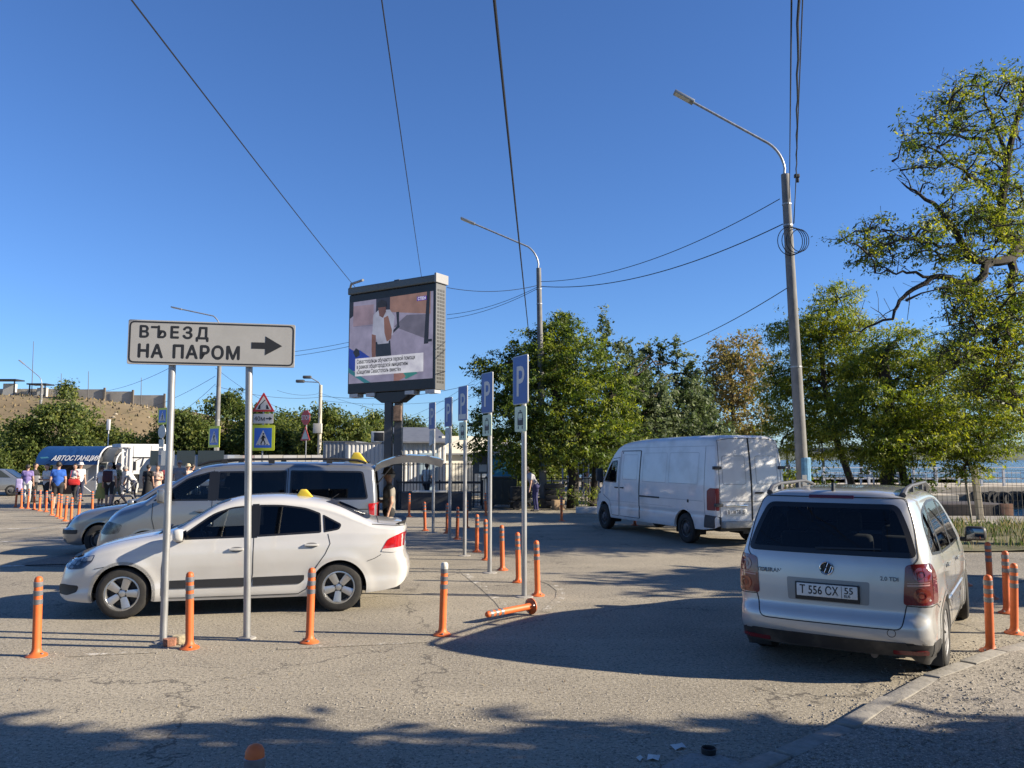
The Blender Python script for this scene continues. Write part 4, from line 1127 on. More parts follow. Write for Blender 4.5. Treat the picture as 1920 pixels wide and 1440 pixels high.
def silver_estate():
    nose = pt(132, 1000, 16.4); nose.z = 0
    hd = math.pi + R(6)
    fwd = Vector((math.cos(hd), math.sin(hd), 0)); left = Vector((-fwd.y, fwd.x, 0))
    ctr = nose - fwd * 2.0 - left * .5
    car = thing('silver_estate_car', 'silver estate car with round headlights, mostly hidden behind the grey minivan', 'car', (ctr.x, ctr.y, 0), hd)
    wr = .31
    sp = dict(xr=-2.3, xf=2.15, step=.045, sill=.2, wr=wr,
        top=[(-2.3, 1.36), (-2.0, 1.44), (-.9, 1.49), (-.1, 1.48), (.2, 1.43), (.55, 1.22), (.88, 1.03), (1.1, .985), (1.5, .93), (1.85, .84), (2.05, .74), (2.15, .68)],
        bot=[(-2.3, .3), (-1.7, .22), (1.7, .2), (2.15, .24)],
        wid=[(-2.3, .76), (-1.6, .85), (1.2, .86), (1.7, .83), (2.0, .75), (2.15, .68)],
        belt=[(-2.3, .97), (.6, .93), (1.6, .82), (2.15, .62)],
        rtop=[(-2.3, .1), (.9, .12), (2.15, .16)], ntop=[(-2.3, 4), (.8, 3.6), (2.15, 2.6)],
        low=[(0, .05), (.12, .02), (.5, 0), (.8, .004), (1, .03)], tum=.33, cur=.08, rf=.12, rr=.1,
        rear=dict(len=.6, bow=.08, d=[(.2, .05), (.5, -.02), (.9, .04), (1.4, .25)]),
        front=dict(len=.45, bow=.2, d=[(.2, .02), (.34, -.04), (.5, -.04), (.54, .02), (.7, .06), (.9, .15)]))
    s = Shell(sp)
    for v in 'LR':
        s.window(v, rpoly([(.70, .95), (.28, 1.25), (.02, 1.36), (-.2, 1.37), (-.2, .96)], .04), car, .022, M_GLASS)
        s.window(v, rpoly([(-.28, .96), (-.28, 1.37), (-1.1, 1.37), (-1.2, .98)], .04), car, .022, M_GLASS)
        s.window(v, rpoly([(-1.28, .98), (-1.2, 1.37), (-1.85, 1.34), (-2.0, 1.0)], .05), car, .022, M_TINT)
        s.arch(1.3, wr, .35, car, P_GREY) if v == 'L' else None
        s.arch(-1.32, wr, .35, car, P_GREY) if v == 'L' else None
        s.line(v, [(.82, .92), (.85, .5), (.83, .25), (-.2, .25), (-.24, .95)], .009, M_GAP, 'door_gap', car)
        s.panel(v, [(.82, .92), (.85, .5), (.83, .25), (-.2, .25), (-.24, .95), (-.2, 1.4), (.1, 1.4)], 'door#' + v)
        c = (2.0, .655)
        sg = 1 if v == 'L' else -1
        s.patch('F', [(sg * .54 + .105 * math.cos(a), .66 + .105 * math.sin(a)) for a in np.linspace(0, 2 * math.pi, 24)[:-1]], .012, M_CLEARL, 'headlight', car)
        s.ring('F', [(sg * .54 + .12 * math.cos(a), .66 + .12 * math.sin(a)) for a in np.linspace(0, 2 * math.pi, 24)[:-1]], [(sg * .54 + .10 * math.cos(a), .66 + .10 * math.sin(a)) for a in np.linspace(0, 2 * math.pi, 24)[:-1]], .016, M_CHROME, 'headlight_ring', car)
        s.patch(v, rpoly([(1.74, .43), (2.14, .42), (2.14, .50), (1.74, .51)], .015), .012, M_BLACK, 'bumper_strip', car)
        handle(car, s, v, -.05, .84, P_GREY)
    s.patch('F', rpoly([(-.66, .42), (.66, .42), (.66, .50), (-.66, .50)], .015), .012, M_BLACK, 'bumper_strip', car)
    s.patch('F', rpoly([(-.34, .58), (.34, .58), (.36, .70), (-.36, .70)], .03), .006, M_BLACK, 'grille', car)
    s.window('F', rpoly([(-.68, 1.06), (.68, 1.06), (.52, 1.42), (-.52, 1.42)], .06), car, .035, M_GLASS, 'windscreen')
    bon = [(.98, -.68), (1.9, -.58), (2.06, -.3), (2.08, 0), (2.06, .3), (1.9, .58), (.98, .68)]
    s.panel('T', bon, 'bonnet', .3); s.line('T', bon, .009, M_GAP, 'bonnet_gap', car)
    s.build(car, P_GREY)
    for x in (1.3, -1.32):
        for y in (.75, -.75): make_wheel(car, x, y, wr, .19, 'steel', 'estate')
    mirror(car, .66, .88, .99, P_GREY); mirror(car, .66, -.88, .99, P_GREY)
    rbox('floor', (-.1, 0, .27), (3.9, 1.45, .06), M_BLACK, car, .01)
    rbox('dashboard', (.72, 0, .82), (.42, 1.35, .22), M_TRIM, car, .06)
    for y in (.36, -.36): seat(car, -.22, y, .47, .56)
    return car

def silver_mpv():
    rr_ = gp(1752, 1258); fr_ = gp(1806, 1166)
    hd = math.atan2(fr_.y - rr_.y, fr_.x - rr_.x)
    hd = R(57.0)
    fwd = Vector((math.cos(hd), math.sin(hd), 0)); left = Vector((-fwd.y, fwd.x, 0))
    ctr = Vector((4.02, 9.17, 0))
    car = thing('silver_mpv', 'silver people carrier seen from behind with roof rails, nearest car on the right', 'car', (ctr.x, ctr.y, 0), hd)
    wr = .315
    sp = dict(xr=-2.20, xf=2.18, step=.028, sill=.20, wr=wr,
        top=[(-2.20, 1.60), (-2.0, 1.615), (-1.4, 1.635), (-.5, 1.64), (.1, 1.61), (.45, 1.53), (.95, 1.25), (1.25, 1.08), (1.45, 1.03), (1.75, .96), (2.0, .84), (2.18, .72)],
        bot=[(-2.20, .13), (-1.9, .17), (1.6, .19), (2.18, .22)],
        wid=[(-2.20, .825), (-1.8, .855), (-1.2, .87), (1.0, .87), (1.5, .85), (1.9, .78), (2.18, .66)],
        belt=[(-2.20, 1.02), (-1.2, 1.005), (.7, .95), (1.3, .93), (2.18, .65)],
        rtop=[(-2.20, .13), (.3, .13), (1.2, .12), (1.5, .14), (2.18, .18)],
        ntop=[(-2.20, 4.2), (.3, 4.0), (1.2, 3.6), (2.18, 2.6)],
        low=[(0, .05), (.08, .02), (.25, .012), (.4, .016), (.6, .0), (.85, .004), (1, .028)],
        tum=.24, cur=.14, rf=.14, rr=.13, endtop=.9,
        rear=dict(len=.75, bow=.10, bp=2.6, d=[(.15, .10), (.20, .06), (.33, .02), (.36, -.015), (.47, -.02), (.53, .0), (.58, .03), (.75, .035), (.98, .055), (1.05, .075), (1.3, .19), (1.52, .31), (1.65, .38)]),
        front=dict(len=.5, bow=.22, d=[(.2, .02), (.4, -.02), (.6, .02), (.8, .08), (1.0, .2)]),
        flare=[(1.345, .36, .012), (-1.335, .36, .012)])
    s = Shell(sp)
    M_BLK2 = mat('bumper_black', (.025, .024, .023), .6, var=.3, vscale=6, dirt=((.16, .13, .10), 5, .5))
    # rear screen and gate
    s.window('B', rpoly([(-.735, 1.055), (.735, 1.055), (.665, 1.30), (.575, 1.505), (-.575, 1.505), (-.665, 1.30)], [.07, .07, .2, .07, .07, .2]), car, .045, glass_mat('rear_screen', (.40, .43, .43)), 'rear_window')
    gate = rpoly([(-.60, .455), (.60, .455), (.635, .64), (.655, .70), (.675, .985), (.74, 1.04), (.70, 1.34), (.63, 1.56), (-.63, 1.56), (-.70, 1.34), (-.74, 1.04), (-.675, .985), (-.655, .70), (-.635, .64)], [.06, .06, .05, .02, .03, .05, .2, .05, .05, .2, .05, .03, .02, .05])
    s.panel('B', gate, 'tailgate', .1); s.line('B', gate, .009, M_GAP, 'tailgate_gap', car, closed=True)
    s.patch('B', rpoly([(-.74, .185), (.74, .185), (.80, .335), (-.80, .335)], .03), .006, M_BLK2, 'lower_bumper', car)
    for v, sg in (('L', 1), ('R', -1)):
        s.patch(v, rpoly([(-1.97, .215), (-1.72, .215), (-1.70, .33), (-1.97, .34)], .02), .0055, M_BLK2, 'lower_bumper_side', car)
        tl = [(sg * .635, .665), (sg * .655, .99), (sg * .87, 1.015), (sg * .90, .70), (sg * .89, .655)]
        s.patch('B', rpoly([(sg * .615, .662), (sg * .637, .985), (sg * .67, 1.005), (sg * .82, 1.015), (sg * .835, .665)], .03), .007, M_DREDL, 'tail_light', car, rim=.01)
        s.patch(v, rpoly([(-1.985, .67), (-1.965, 1.01), (-1.90, 1.00), (-1.83, .92), (-1.81, .70), (-1.85, .665)], [.01, .01, .03, .03, .03, .03]), .0065, M_DREDL, 'tail_light', car, rim=.01)
        s.line('B', [(sg * .648, .826), (sg * .845, .836)], .012, mat('lamp_strip', (.45, .22, .22), .2, coat=1), 'lamp_strip', car, off=.010)
        s.line('B', [(sg * .648, .846), (sg * .845, .856)], .006, mat('lamp_strip', (.45, .22, .22), .2, coat=1), 'lamp_strip', car, off=.010)
        for zc, mm in ((.92, mat('lamp_round', (.22, .02, .022), .1, coat=1.0)), (.745, mat('lamp_round2', (.26, .05, .03), .1, coat=1.0))):
            s.patch('B', [(sg * .755 + .062 * math.cos(a), zc + .062 * math.sin(a)) for a in np.linspace(0, 2 * math.pi, 22)[:-1]], .011, mm, 'lamp_round', car)
            s.ring('B', [(sg * .755 + .034 * math.cos(a), zc + .034 * math.sin(a)) for a in np.linspace(0, 2 * math.pi, 18)[:-1]], [(sg * .755 + .024 * math.cos(a), zc + .024 * math.sin(a)) for a in np.linspace(0, 2 * math.pi, 18)[:-1]], .013, M_DREDL, 'lamp_ring', car)
        s.patch('B', rpoly([(sg * .52, .245), (sg * .78, .25), (sg * .78, .285), (sg * .52, .28)], .01), .018, M_DREDL, 'fog_reflector', car)
        # side glass
        s.window(v, rpoly([(.86, .99), (.50, 1.32), (.28, 1.44), (-.02, 1.49), (-.10, .995)], [.03, .1, .08, .03, .03]), car, .024, M_GLASS)
        s.window(v, rpoly([(-.17, .998), (-.09, 1.495), (-.7, 1.505), (-1.08, 1.48), (-1.12, 1.02)], [.03, .03, .1, .03, .03]), car, .024, M_GLASS)
        s.window(v, rpoly([(-1.18, 1.025), (-1.14, 1.475), (-1.50, 1.43), (-1.68, 1.30), (-1.74, 1.06)], [.03, .03, .1, .08, .05]), car, .024, M_GLASS)
        s.line(v, [(.95, .95), (1.0, .55), (.93, .27), (.0, .25), (-.13, .26), (-.13, 1.0)], .009, M_GAP, 'door_gap', car)
        s.line(v, [(-.13, .26), (-.72, .27), (-.88, .42), (-1.02, .62), (-1.15, .72), (-1.17, 1.0)], .009, M_GAP, 'door_gap', car)
        s.panel(v, [(.95, .95), (1.0, .55), (.93, .27), (-.13, .26), (-.13, 1.52), (.3, 1.5)], 'door#f' + v)
        s.panel(v, [(-.13, .26), (-.72, .27), (-.88, .42), (-1.02, .62), (-1.15, .72), (-1.15, 1.5), (-.13, 1.52)], 'door#r' + v)
        handle(car, s, v, .06, .86, P_SILVER); handle(car, s, v, -.97, .90, P_SILVER)
        s.patch(v, rpoly([(.90, .46), (.90, .55), (-.85, .56), (-.75, .47)], .02), .010, P_SILVER, 'side_strip', car)
        s.line('B', [(sg * .645, .655), (sg * .86, .648)], .008, M_GAP, 'bumper_gap', car)
        s.line(v, [(-2.1, .65), (-1.85, .655), (-1.68, .60)], .008, M_GAP, 'bumper_gap', car)
        q = MB()
        q.tube([(-1.74, sg * .60, 1.585), (-1.60, sg * .61, 1.635), (-1.30, sg * .62, 1.662), (-.2, sg * .62, 1.668), (.1, sg * .61, 1.63), (.2, sg * .60, 1.58)], [.03, .022, .018, .018, .022, .03], 8)
        for x in (-1.25, -.5): q.box((x, sg * .62, 1.63), (.09, .035, .06))
        q.build('roof_rail', mat('rail_grey', (.10, .10, .105), .45, .4), car, smooth=True)
    s.arch(1.345, wr, .355, car, P_SILVER); s.arch(-1.335, wr, .355, car, P_SILVER)
    s.window('F', rpoly([(-.74, 1.10), (.74, 1.10), (.58, 1.53), (-.58, 1.53)], .07), car, .04, M_GLASS, 'windscreen')
    # plate recess, badge, wiper, brake lamp, lettering
    s.patch('B', rpoly([(-.345, .635), (.345, .635), (.355, .835), (-.355, .835)], .02), .003, mat('plate_recess', (.28, .28, .285), .35, .5), 'plate_recess', car, rim=0)
    bx = s.hit('B', 0, .735)[0].x
    plate(car, bx - .022, .735, .52, .112, 'Т 556 СХ', '55')
    c = (0, .935); l, n = s.hit('B', *c)
    q = MB(); q.lathe([(.0, 0), (.058, 0), (.058, .012), (0, .012)], 28, axis='x'); bd = q.build('badge', M_BLACK, car, smooth=True); bd.location = (l.x - .014, 0, .935)
    q = MB(); q.tube([(0, .055 * math.cos(a), .055 * math.sin(a)) for a in np.linspace(0, 2 * math.pi, 29)], .006, 6); o = q.build('badge_ring', M_CHROME, bd, smooth=True)
    q = MB()
    def strk(a, b): q.tube([(-.004, a[0], a[1]), (-.004, b[0], b[1])], .0045, 6)
    for e in (-1, 1):
        strk((e * .019, .050), (0, .006)); strk((e * .047, .024), (e * .020, -.044)); strk((e * .020, -.044), (0, .0))
    q.build('badge_letters', M_CHROME, bd, smooth=True)
    # lettering either side (worn chrome script on the left, engine size on the right)
    rot = (math.pi / 2, 0, -math.pi / 2)
    xl = s.hit('B', .53, .80)[0].x
    text_mesh('model_lettering', 'TOURAN', .052, M_CHROME, car, (xl - .003, .635, .865), rot, bold=.0015, ext=.004, sx=1.0, space=1.1)
    text_mesh('engine_lettering', '2.0 TDI', .048, M_CHROME, car, (xl - .003, -.44, .86), rot, bold=.0015, ext=.004)
    s.line('B', [(.10, 1.10), (-.45, 1.115)], .016, M_BLACK, 'wiper', car, off=.02)
    s.patch('B', rpoly([(-.20, 1.548), (.20, 1.548), (.20, 1.575), (-.20, 1.575)], .006), .006, M_DREDL, 'brake_light', car)
    s.ring('B', [(-.52 + .035 * math.cos(a), .425 + .035 * math.sin(a)) for a in np.linspace(0, 2 * math.pi, 20)[:-1]], [(-.52 + .030 * math.cos(a), .425 + .030 * math.sin(a)) for a in np.linspace(0, 2 * math.pi, 20)[:-1]], .002, M_GAP, 'tow_eye_cover', car)
    q = MB(); q.prism([(-1.78, 1.615), (-1.68, 1.62), (-1.74, 1.69), (-1.765, 1.69)], -.012, .012, 'xz'); q.build('aerial', M_BLACK, car, smooth=True, bevel=.004)
    bon = [(1.42, -.70), (1.95, -.58), (2.1, -.3), (2.12, 0), (2.1, .3), (1.95, .58), (1.42, .70)]
    s.panel('T', bon, 'bonnet', .3)
    s.part[(s.C[:, 2] < .335) & (s.C[:, 0] < -1.70) & (s.part == 'body')] = 'bumper_valance'
    s.build(car, P_SILVER, mats={'bumper_valance': M_BLK2})
    for x, st in ((1.345, R(6)), (-1.335, 0)):
        for y in (.765, -.765): make_wheel(car, x, y, wr, .205, 'cover', 'mpv', st)
    mirror(car, .78, .90, 1.02, M_BLACK, (.14, .22, .16)); mirror(car, .78, -.90, 1.02, M_BLACK, (.14, .22, .16))
    rbox('floor', (0, 0, .30), (4.0, 1.5, .06), M_BLACK, car, .01)
    rbox('load_floor', (-1.6, 0, .62), (.9, 1.3, .05), M_TRIM, car, .01)
    rbox('dashboard', (.95, 0, .92), (.5, 1.45, .22), M_TRIM, car, .06)
    for y in (.40, -.40): seat(car, .05, y, .62, .60, .5)
    for y in (.5, 0, -.5): seat(car, -.85, y, .62, .56, .44)
    steering(car, .70, .40, 1.0)
    # mud flaps and the exhaust end
    for y in (.75, -.75): rbox('mud_flap', (-1.70, y, .19), (.012, .22, .20), M_BLACK, car, .005)
    q = MB(); q.tube([(-1.6, -.35, .20), (-2.02, -.35, .19)], .03, 10); q.build('exhaust', mat('exhaust', (.15, .13, .12), .5, .7), car, smooth=True)
    return car

def white_van():
    rl = gp(1276, 1017); fl = gp(1137, 990)
    hd = math.atan2(fl.y - rl.y, fl.x - rl.x)
    fwd = Vector((math.cos(hd), math.sin(hd), 0)); left = Vector((-fwd.y, fwd.x, 0))
    hd = R(111.0); ctr = Vector((4.12, 20.75, 0))
    car = thing('white_van', 'long white panel van with closed rear doors parked in front of the trees', 'van', (ctr.x, ctr.y, 0), hd)
    wr = .34
    sp = dict(xr=-3.22, xf=2.92, step=.04, sill=.32, wr=wr, K=(26, 18, 14),
        top=[(-3.22, 2.40), (-3.0, 2.44), (-2, 2.46), (0, 2.44), (.95, 2.38), (1.25, 2.30), (1.5, 2.13), (2.02, 1.56), (2.2, 1.30), (2.35, 1.22), (2.7, 1.08), (2.88, .95), (2.92, .9)],
        bot=[(-3.22, .42), (-2.6, .36), (2.3, .34), (2.92, .36)],
        wid=[(-3.22, .94), (-2.8, .965), (1.2, .965), (1.9, .93), (2.5, .84), (2.92, .76)],
        belt=[(-3.22, 1.30), (1.0, 1.30), (1.8, 1.22), (2.92, .9)],
        rtop=[(-3.22, .14), (.9, .16), (1.6, .16), (2.92, .22)], ntop=[(-3.22, 5), (1, 4.6), (1.8, 3.6), (2.92, 2.8)],
        low=[(0, .04), (.06, .01), (.3, .0), (.38, .012), (.42, .0), (.7, .0), (1, .01)], tum=.085, cur=.03, rf=.16, rr=.05,
        rear=dict(len=.4, bow=.03, d=[(.3, .02), (.55, .0), (1.2, .0), (1.8, .04), (2.45, .12)]),
        front=dict(len=.5, bow=.22, d=[(.3, .0), (.5, -.04), (.75, .02), (1.1, .1)]))
    s = Shell(sp)
    M_VRED = mat('van_lamp', (.20, .008, .010), .35, var=.1, vscale=30)
    M_VBLK = mat('van_black_plastic', (.05, .05, .052), .65, var=.3, vscale=8)
    for v, sg in (('L', 1), ('R', -1)):
        s.window(v, rpoly([(2.02, 1.30), (1.70, 1.72), (1.52, 1.86), (1.22, 1.88), (1.22, 1.28)], [.04, .1, .06, .04, .04]), car, .03, M_GLASS)
        s.arch(2.01, wr, .42, car, P_VAN) if v == 'L' else None
        s.arch(-2.01, wr, .42, car, P_VAN) if v == 'L' else None
        # front door, side door, panels
        s.line(v, [(2.10, 1.24), (2.08, .95), (1.62, .80), (1.50, .42), (1.10, .42), (1.10, 1.95), (1.5, 1.92)], .014, M_GAP, 'door_gap', car)
        s.line(v, [(1.04, 2.12), (1.04, .42), (.02, .42)], .012, M_GAP, 'door_gap', car)
        s.line(v, [(.02, 2.12), (.02, .42)], .045, M_GAP, 'door_gap', car)
        s.line(v, [(1.04, 2.12), (.02, 2.12)], .02, M_GAP, 'door_gap', car)
        s.panel(v, [(2.10, 1.24), (2.08, .95), (1.62, .80), (1.50, .42), (1.10, .42), (1.10, 1.95), (1.5, 1.95)], 'door#f' + v)
        s.panel(v, [(1.04, 2.12), (1.04, .42), (.02, .42), (.02, 2.12)], 'sliding_door#' + v)
        if v == 'L':
            for poly in ([(.90, 1.38), (.90, 2.02), (.16, 2.02), (.16, 1.38)], [(-.12, 1.35), (-.12, 2.06), (-1.22, 2.06), (-1.22, 1.35)], [(-1.34, 1.35), (-1.34, 2.06), (-2.55, 2.06), (-2.55, 1.35)]):
                s.line(v, rpoly(poly, .05), .010, mat('van_crease', (.42, .43, .45), .5), 'panel_crease', car, closed=True)
        s.line(v, [(1.0, 2.20), (-3.1, 2.20)], .010, mat('van_crease', (.42, .43, .45), .5), 'gutter', car)
        s.line(v, [(-2.78, 2.2), (-2.84, .5)], .010, M_GAP, 'corner_gap', car)
        s.patch(v, rpoly([(.0, 1.005), (-.95, 1.005), (-.95, .965), (.0, .965)], .008), .012, M_VBLK, 'door_rail', car)
        s.line(v, [(-.95, .985), (-2.75, .985)], .012, mat('van_crease', (.42, .43, .45), .5), 'side_crease', car)
        s.line(v, [(1.6, .80), (-1.5, .80)], .008, mat('van_crease', (.42, .43, .45), .5), 'side_crease', car)
        s.patch(v, rpoly([(-2.15, 1.0), (-2.21, 1.0), (-2.21, .93), (-2.15, .93)], .006), .008, M_BLACK, 'fuel_catch', car)
        s.patch(v, rpoly([(-2.80, .42), (-3.2, .42), (-3.2, .68), (-2.84, .70)], .03), .016, M_VBLK, 'bumper_corner', car)
        s.patch(v, rpoly([(-2.92, 1.22), (-3.02, 1.28), (-3.18, 1.28), (-3.18, .80), (-2.92, .80)], .02), .008, M_VRED, 'tail_light', car)
        s.patch('B', rpoly([(sg * .84, .80), (sg * .84, 1.28), (sg * .92, 1.28), (sg * .92, .80)], .015), .008, M_VRED, 'tail_light', car)
        for x, z in ((1.20, 1.16), (.90, 1.16)):
            l, n = s.hit(v, x, z); rbox('handle', (x, l.y + sg * .015, z), (.16, .03, .03), M_BLACK, car, .008)
        s.patch(v, rpoly([(2.30, 1.02), (2.42, 1.0), (2.42, .95), (2.30, .97)], .01), .006, M_BLACK, 'side_lamp', car)
        s.patch(v, rpoly([(2.45, 1.02), (2.72, .98), (2.80, .74), (2.5, .74)], .04), .006, M_CLEARL, 'headlight', car)
        for z in (.92, 1.72):
            l, n = s.hit('B', sg * .80, z)
            rbox('door_hinge', (l.x - .0, sg * .86, z), (.07, .20, .07), M_VBLK, car, .012)
        # rear doors
        s.line('B', rpoly([(sg * .14, 1.36), (sg * .74, 1.36), (sg * .72, 1.98), (sg * .14, 1.98)], .06), .011, mat('van_crease2', (.30, .31, .32), .5), 'panel_crease', car, closed=True)
        s.line('B', [(sg * .82, .52), (sg * .82, 1.6), (sg * .79, 2.32), (sg * .5, 2.36), (0, 2.37)], .011, M_GAP, 'door_gap', car)
        s.panel('B', [(0, .52), (sg * .82, .52), (sg * .82, 1.6), (sg * .79, 2.34), (0, 2.37)], 'rear_door#' + v)
        s.line('B', [(sg * .82, .985), (0, .985)], .009, M_GAP, 'door_crease', car)
    s.line('B', [(0, .50), (0, 2.38)], .045, M_GAP, 'door_gap', car)
    bx = s.hit('B', .4, .78)[0].x
    pl = plate(car, 0, 0, .52, .112, 'В 178 ТВ', '82', frame=False); pl.location = (bx - .02, .42, .76)
    rbox('plate_light', (bx - .03, .42, .90), (.04, .58, .03), M_CHROME, car, .01)
    l, n = s.hit('B', -.16, 1.17); rbox('rear_handle', (l.x - .02, -.19, 1.17), (.035, .22, .04), M_BLACK, car, .012)
    q = MB(); q.box((-3.28, 0, .50), (.20, 1.62, .14)); q.build('rear_bumper', mat('galvanised_bumper', (.32, .32, .31), .5, .3, var=.2, vscale=5), car, smooth=True, bevel=.02)
    s.window('F', rpoly([(-.80, 1.36), (.80, 1.36), (.68, 2.06), (-.68, 2.06)], .08), car, .05, M_GLASS, 'windscreen')
    s.patch('F', rpoly([(-.5, .72), (.5, .72), (.5, .92), (-.5, .92)], .03), .004, M_BLACK, 'grille', car)
    s.patch('F', rpoly([(-.74, .38), (.74, .38), (.74, .60), (-.74, .60)], .03), .006, M_VBLK, 'front_bumper', car)
    s.build(car, P_VAN)
    for x in (2.01, -2.01):
        for y in (.83, -.83): make_wheel(car, x, y, wr, .215, 'steel', 'van')
    for sg in (1, -1):
        o = rbox('wing_mirror', (1.88, sg * 1.12, 1.48), (.10, .20, .34), M_VBLK, car, .04)
    q = MB(); q.box((-.3, 0, .40), (5.6, 1.5, .12)); q.box((-2.01, 0, .34), (.16, 1.3, .16)); q.box((-2.7, -.2, .34), (.5, .5, .16)); q.tube([(-3.1, 0, .38), (-.5, 0, .38)], .05)
    q.build('underbody', M_BLACK, car)
    rbox('bulkhead', (.95, 0, 1.3), (.04, 1.75, 1.6), M_TRIM, car, .01)
    for y in (.5, -.5): seat(car, 1.25, y, .95, .62, .5)
    rbox('dashboard', (2.05, 0, 1.12), (.4, 1.5, .22), M_TRIM, car, .05)
    steering(car, 1.75, .5, 1.22)
    q = MB(); q.tube([(-2.9, -.55, 2.4), (-2.92, -.55, 3.0)], .007, 5); q.build('aerial', mat('aerial_brass', (.4, .3, .15), .4, .6), car)
    return car

WSED, _ = white_sedan()
grey_minivan(); silver_estate(); silver_mpv(); white_van()
# ------------------------------------------------------------------ billboard, kiosks and buildings behind the car park
def px_box(x0, x1, ytop, Y, zb=0.0):
    a, b = pt(x0, 860, Y).x, pt(x1, 860, Y).x
    return a, b, pt((x0 + x1) / 2, ytop, Y).z
M_SHEETG = mat('ribbed_sheet_grey', (.30, .31, .32), .5, .2, var=.08, vscale=3)
M_SHEETW = mat('ribbed_sheet_white', (.68, .67, .64), .5, var=.05, vscale=2, dirt=((.50, .47, .42), 1.2, .3))
M_CREAM = mat('cream_panel', (.66, .63, .55), .6, var=.04, vscale=2)
M_ROOFD = mat('roof_sheet_grey', (.18, .19, .21), .5, .2, var=.15, vscale=3)
M_BLUEA = mat('awning_blue', (.012, .055, .18), .4, var=.15, vscale=2)
M_FRAMEW = mat('frame_white', (.68, .68, .67), .5)
M_DARKM = mat('dark_metal', (.035, .036, .04), .5, .3, var=.2, vscale=6)
M_WINDK = mat('window_dark', (.03, .04, .05), .08, spec=.8)
M_CONCP = mat('concrete_panel', (.42, .38, .32), .9, var=.16, vscale=.6, bump=.3, bscale=6, dirt=((.28, .25, .21), .5, .5))

def ribs_box(t, x0, x1, y0, y1, z0, z1, m, pitch=.25, name='wall', depth=.03):
    """four walls of folded sheet; each wall one part"""
    for nm, a, b in (('f', (x0, y0), (x1, y0)), ('r', (x1, y0), (x1, y1)), ('k', (x1, y1), (x0, y1)), ('l', (x0, y1), (x0, y0))):
        a, b = Vector(a), Vector(b); L = (b - a).length; tt = (b - a) / L; nn = Vector((tt.y, -tt.x)); k = max(2, int(L / pitch))
        pr = []
        for i in range(k):
            s0 = L * i / k; w = L / k
            pr += [(s0, 0), (s0 + w * .35, 0), (s0 + w * .5, depth), (s0 + w * .85, depth)]
        pr.append((L, 0))
        V = []; F = []
        for s_, d_ in pr:
            p = a + tt * s_ + nn * d_; V += [(p.x, p.y, z0), (p.x, p.y, z1)]
        for i in range(len(pr) - 1): F.append((2 * i, 2 * i + 2, 2 * i + 3, 2 * i + 1))
        MB().add(V, F).build(name, m, t, fix=False)
    MB().box(((x0 + x1) / 2, (y0 + y1) / 2, z1 + .03), (x1 - x0 + .12, y1 - y0 + .12, .06)).build('roof', M_ROOFD, t)

# ---- LED billboard
by_ = 31.0
c = pt(736, 950, by_); c.z = 0
yaw = R(33)                       # the screen looks left past the camera: right edge nearer
bb = thing('led_billboard', 'tall roadside screen on a grey twin column, showing a news picture', 'billboard', c, 0)
zb_, zt_ = pt(742, 735, by_).z, pt(742, 545, by_).z
fr = bpy.data.objects.new('screen_mount', None)
Wb, Hb, Db = 4.45, zt_ - zb_, .55
rotm = Matrix.Rotation(-yaw, 3, 'Z')
M_BBD = mat('billboard_black', (.012, .013, .014), .5, var=.2, vscale=3)
M_BBG = mat('billboard_grey', (.10, .105, .11), .5, .4, var=.1, vscale=2)
def bpart(q, name, m, par=None, **k):
    o = q.build(name, m, par or bb, **k)
    if par is None: o.rotation_euler = (0, 0, -yaw)
    return o
q = MB(); q.box((0, 0, (zb_ + zt_) / 2), (Wb, Db, Hb)); case = bpart(q, 'case', M_BBD, bevel=.03)
q = MB(); q.box((0, -.02, zt_ + .16), (Wb + .04, Db + .12, .30)); bpart(q, 'top_beam', mat('beam_grey', (.12, .13, .13), .5, .3), bevel=.05)
q = MB(); q.box((Wb / 2 + .06, 0, zt_ + .18), (.10, Db + .2, .36)); bpart(q, 'beam_cap', M_WHITEP0 if 'M_WHITEP0' in globals() else mat('cap_white', (.26, .26, .26), .5), bevel=.02)
# perforated side
q = MB(); q.box((Wb / 2 + .02, 0, (zb_ + zt_) / 2), (.05, Db + .04, Hb + .02)); side = bpart(q, 'side_panel', M_BBG)
nz_ = 26
hole = None
for i in range(nz_):
    for j in range(3):
        z = zb_ + .2 + (Hb - .4) * (i + .5) / nz_; y = (-.5 + (j + .5) / 3) * Db * .84
        if hole is None:
            q = MB(); q.box((0, 0, 0), (.012, Db * .2, (Hb - .4) / nz_ * .6)); hole = q.build('vent', M_BBD, side); hole.location = (Wb / 2 + .046, y, z)
        else: share('vent', hole, side, (Wb / 2 + .046, y, z))
# trapezoid neck and columns
q = MB(); q.prism([(-1.15, zb_ - .02), (1.15, zb_ - .02), (.45, zb_ - .42), (-.45, zb_ - .42)], -.22, .22, 'xz'); bpart(q, 'neck', M_BBD)
for x in (-.19, .19):
    q = MB(); q.box((x, 0, (zb_ - .4) / 2), (.30, .40, zb_ - .4)); q.build('column', mat('column_grey', (.08, .085, .09), .6, .2, var=.15, vscale=1.5), bb, bevel=.03)
q = MB(); q.box((.18, -.28, zb_ - .85), (.32, .2, .6)); q.build('cable_box', mat('rusty_box', (.20, .13, .09), .8, var=.5, vscale=6), bb, bevel=.03)
for x in (-1.9, -1.0, 1.0, 2.0):
    q = MB(); q.box((x, -.1, zb_ - .08), (.45, .35, .14)); bpart(q, 'bracket', mat('bracket_white', (.5, .5, .5), .5))
q = MB(); q.tube([(-2.1, -.35, zt_ + .30), (-1.95, -.45, zt_ + .42), (-.7, -1.1, zt_ + .30)], .05, 8); bpart(q, 'camera_arm', mat('cap_white'), smooth=True)
q = MB(); q.box((.1, 0, zt_ + .36), (.25, .12, .12)); bpart(q, 'sensor', M_BBD)
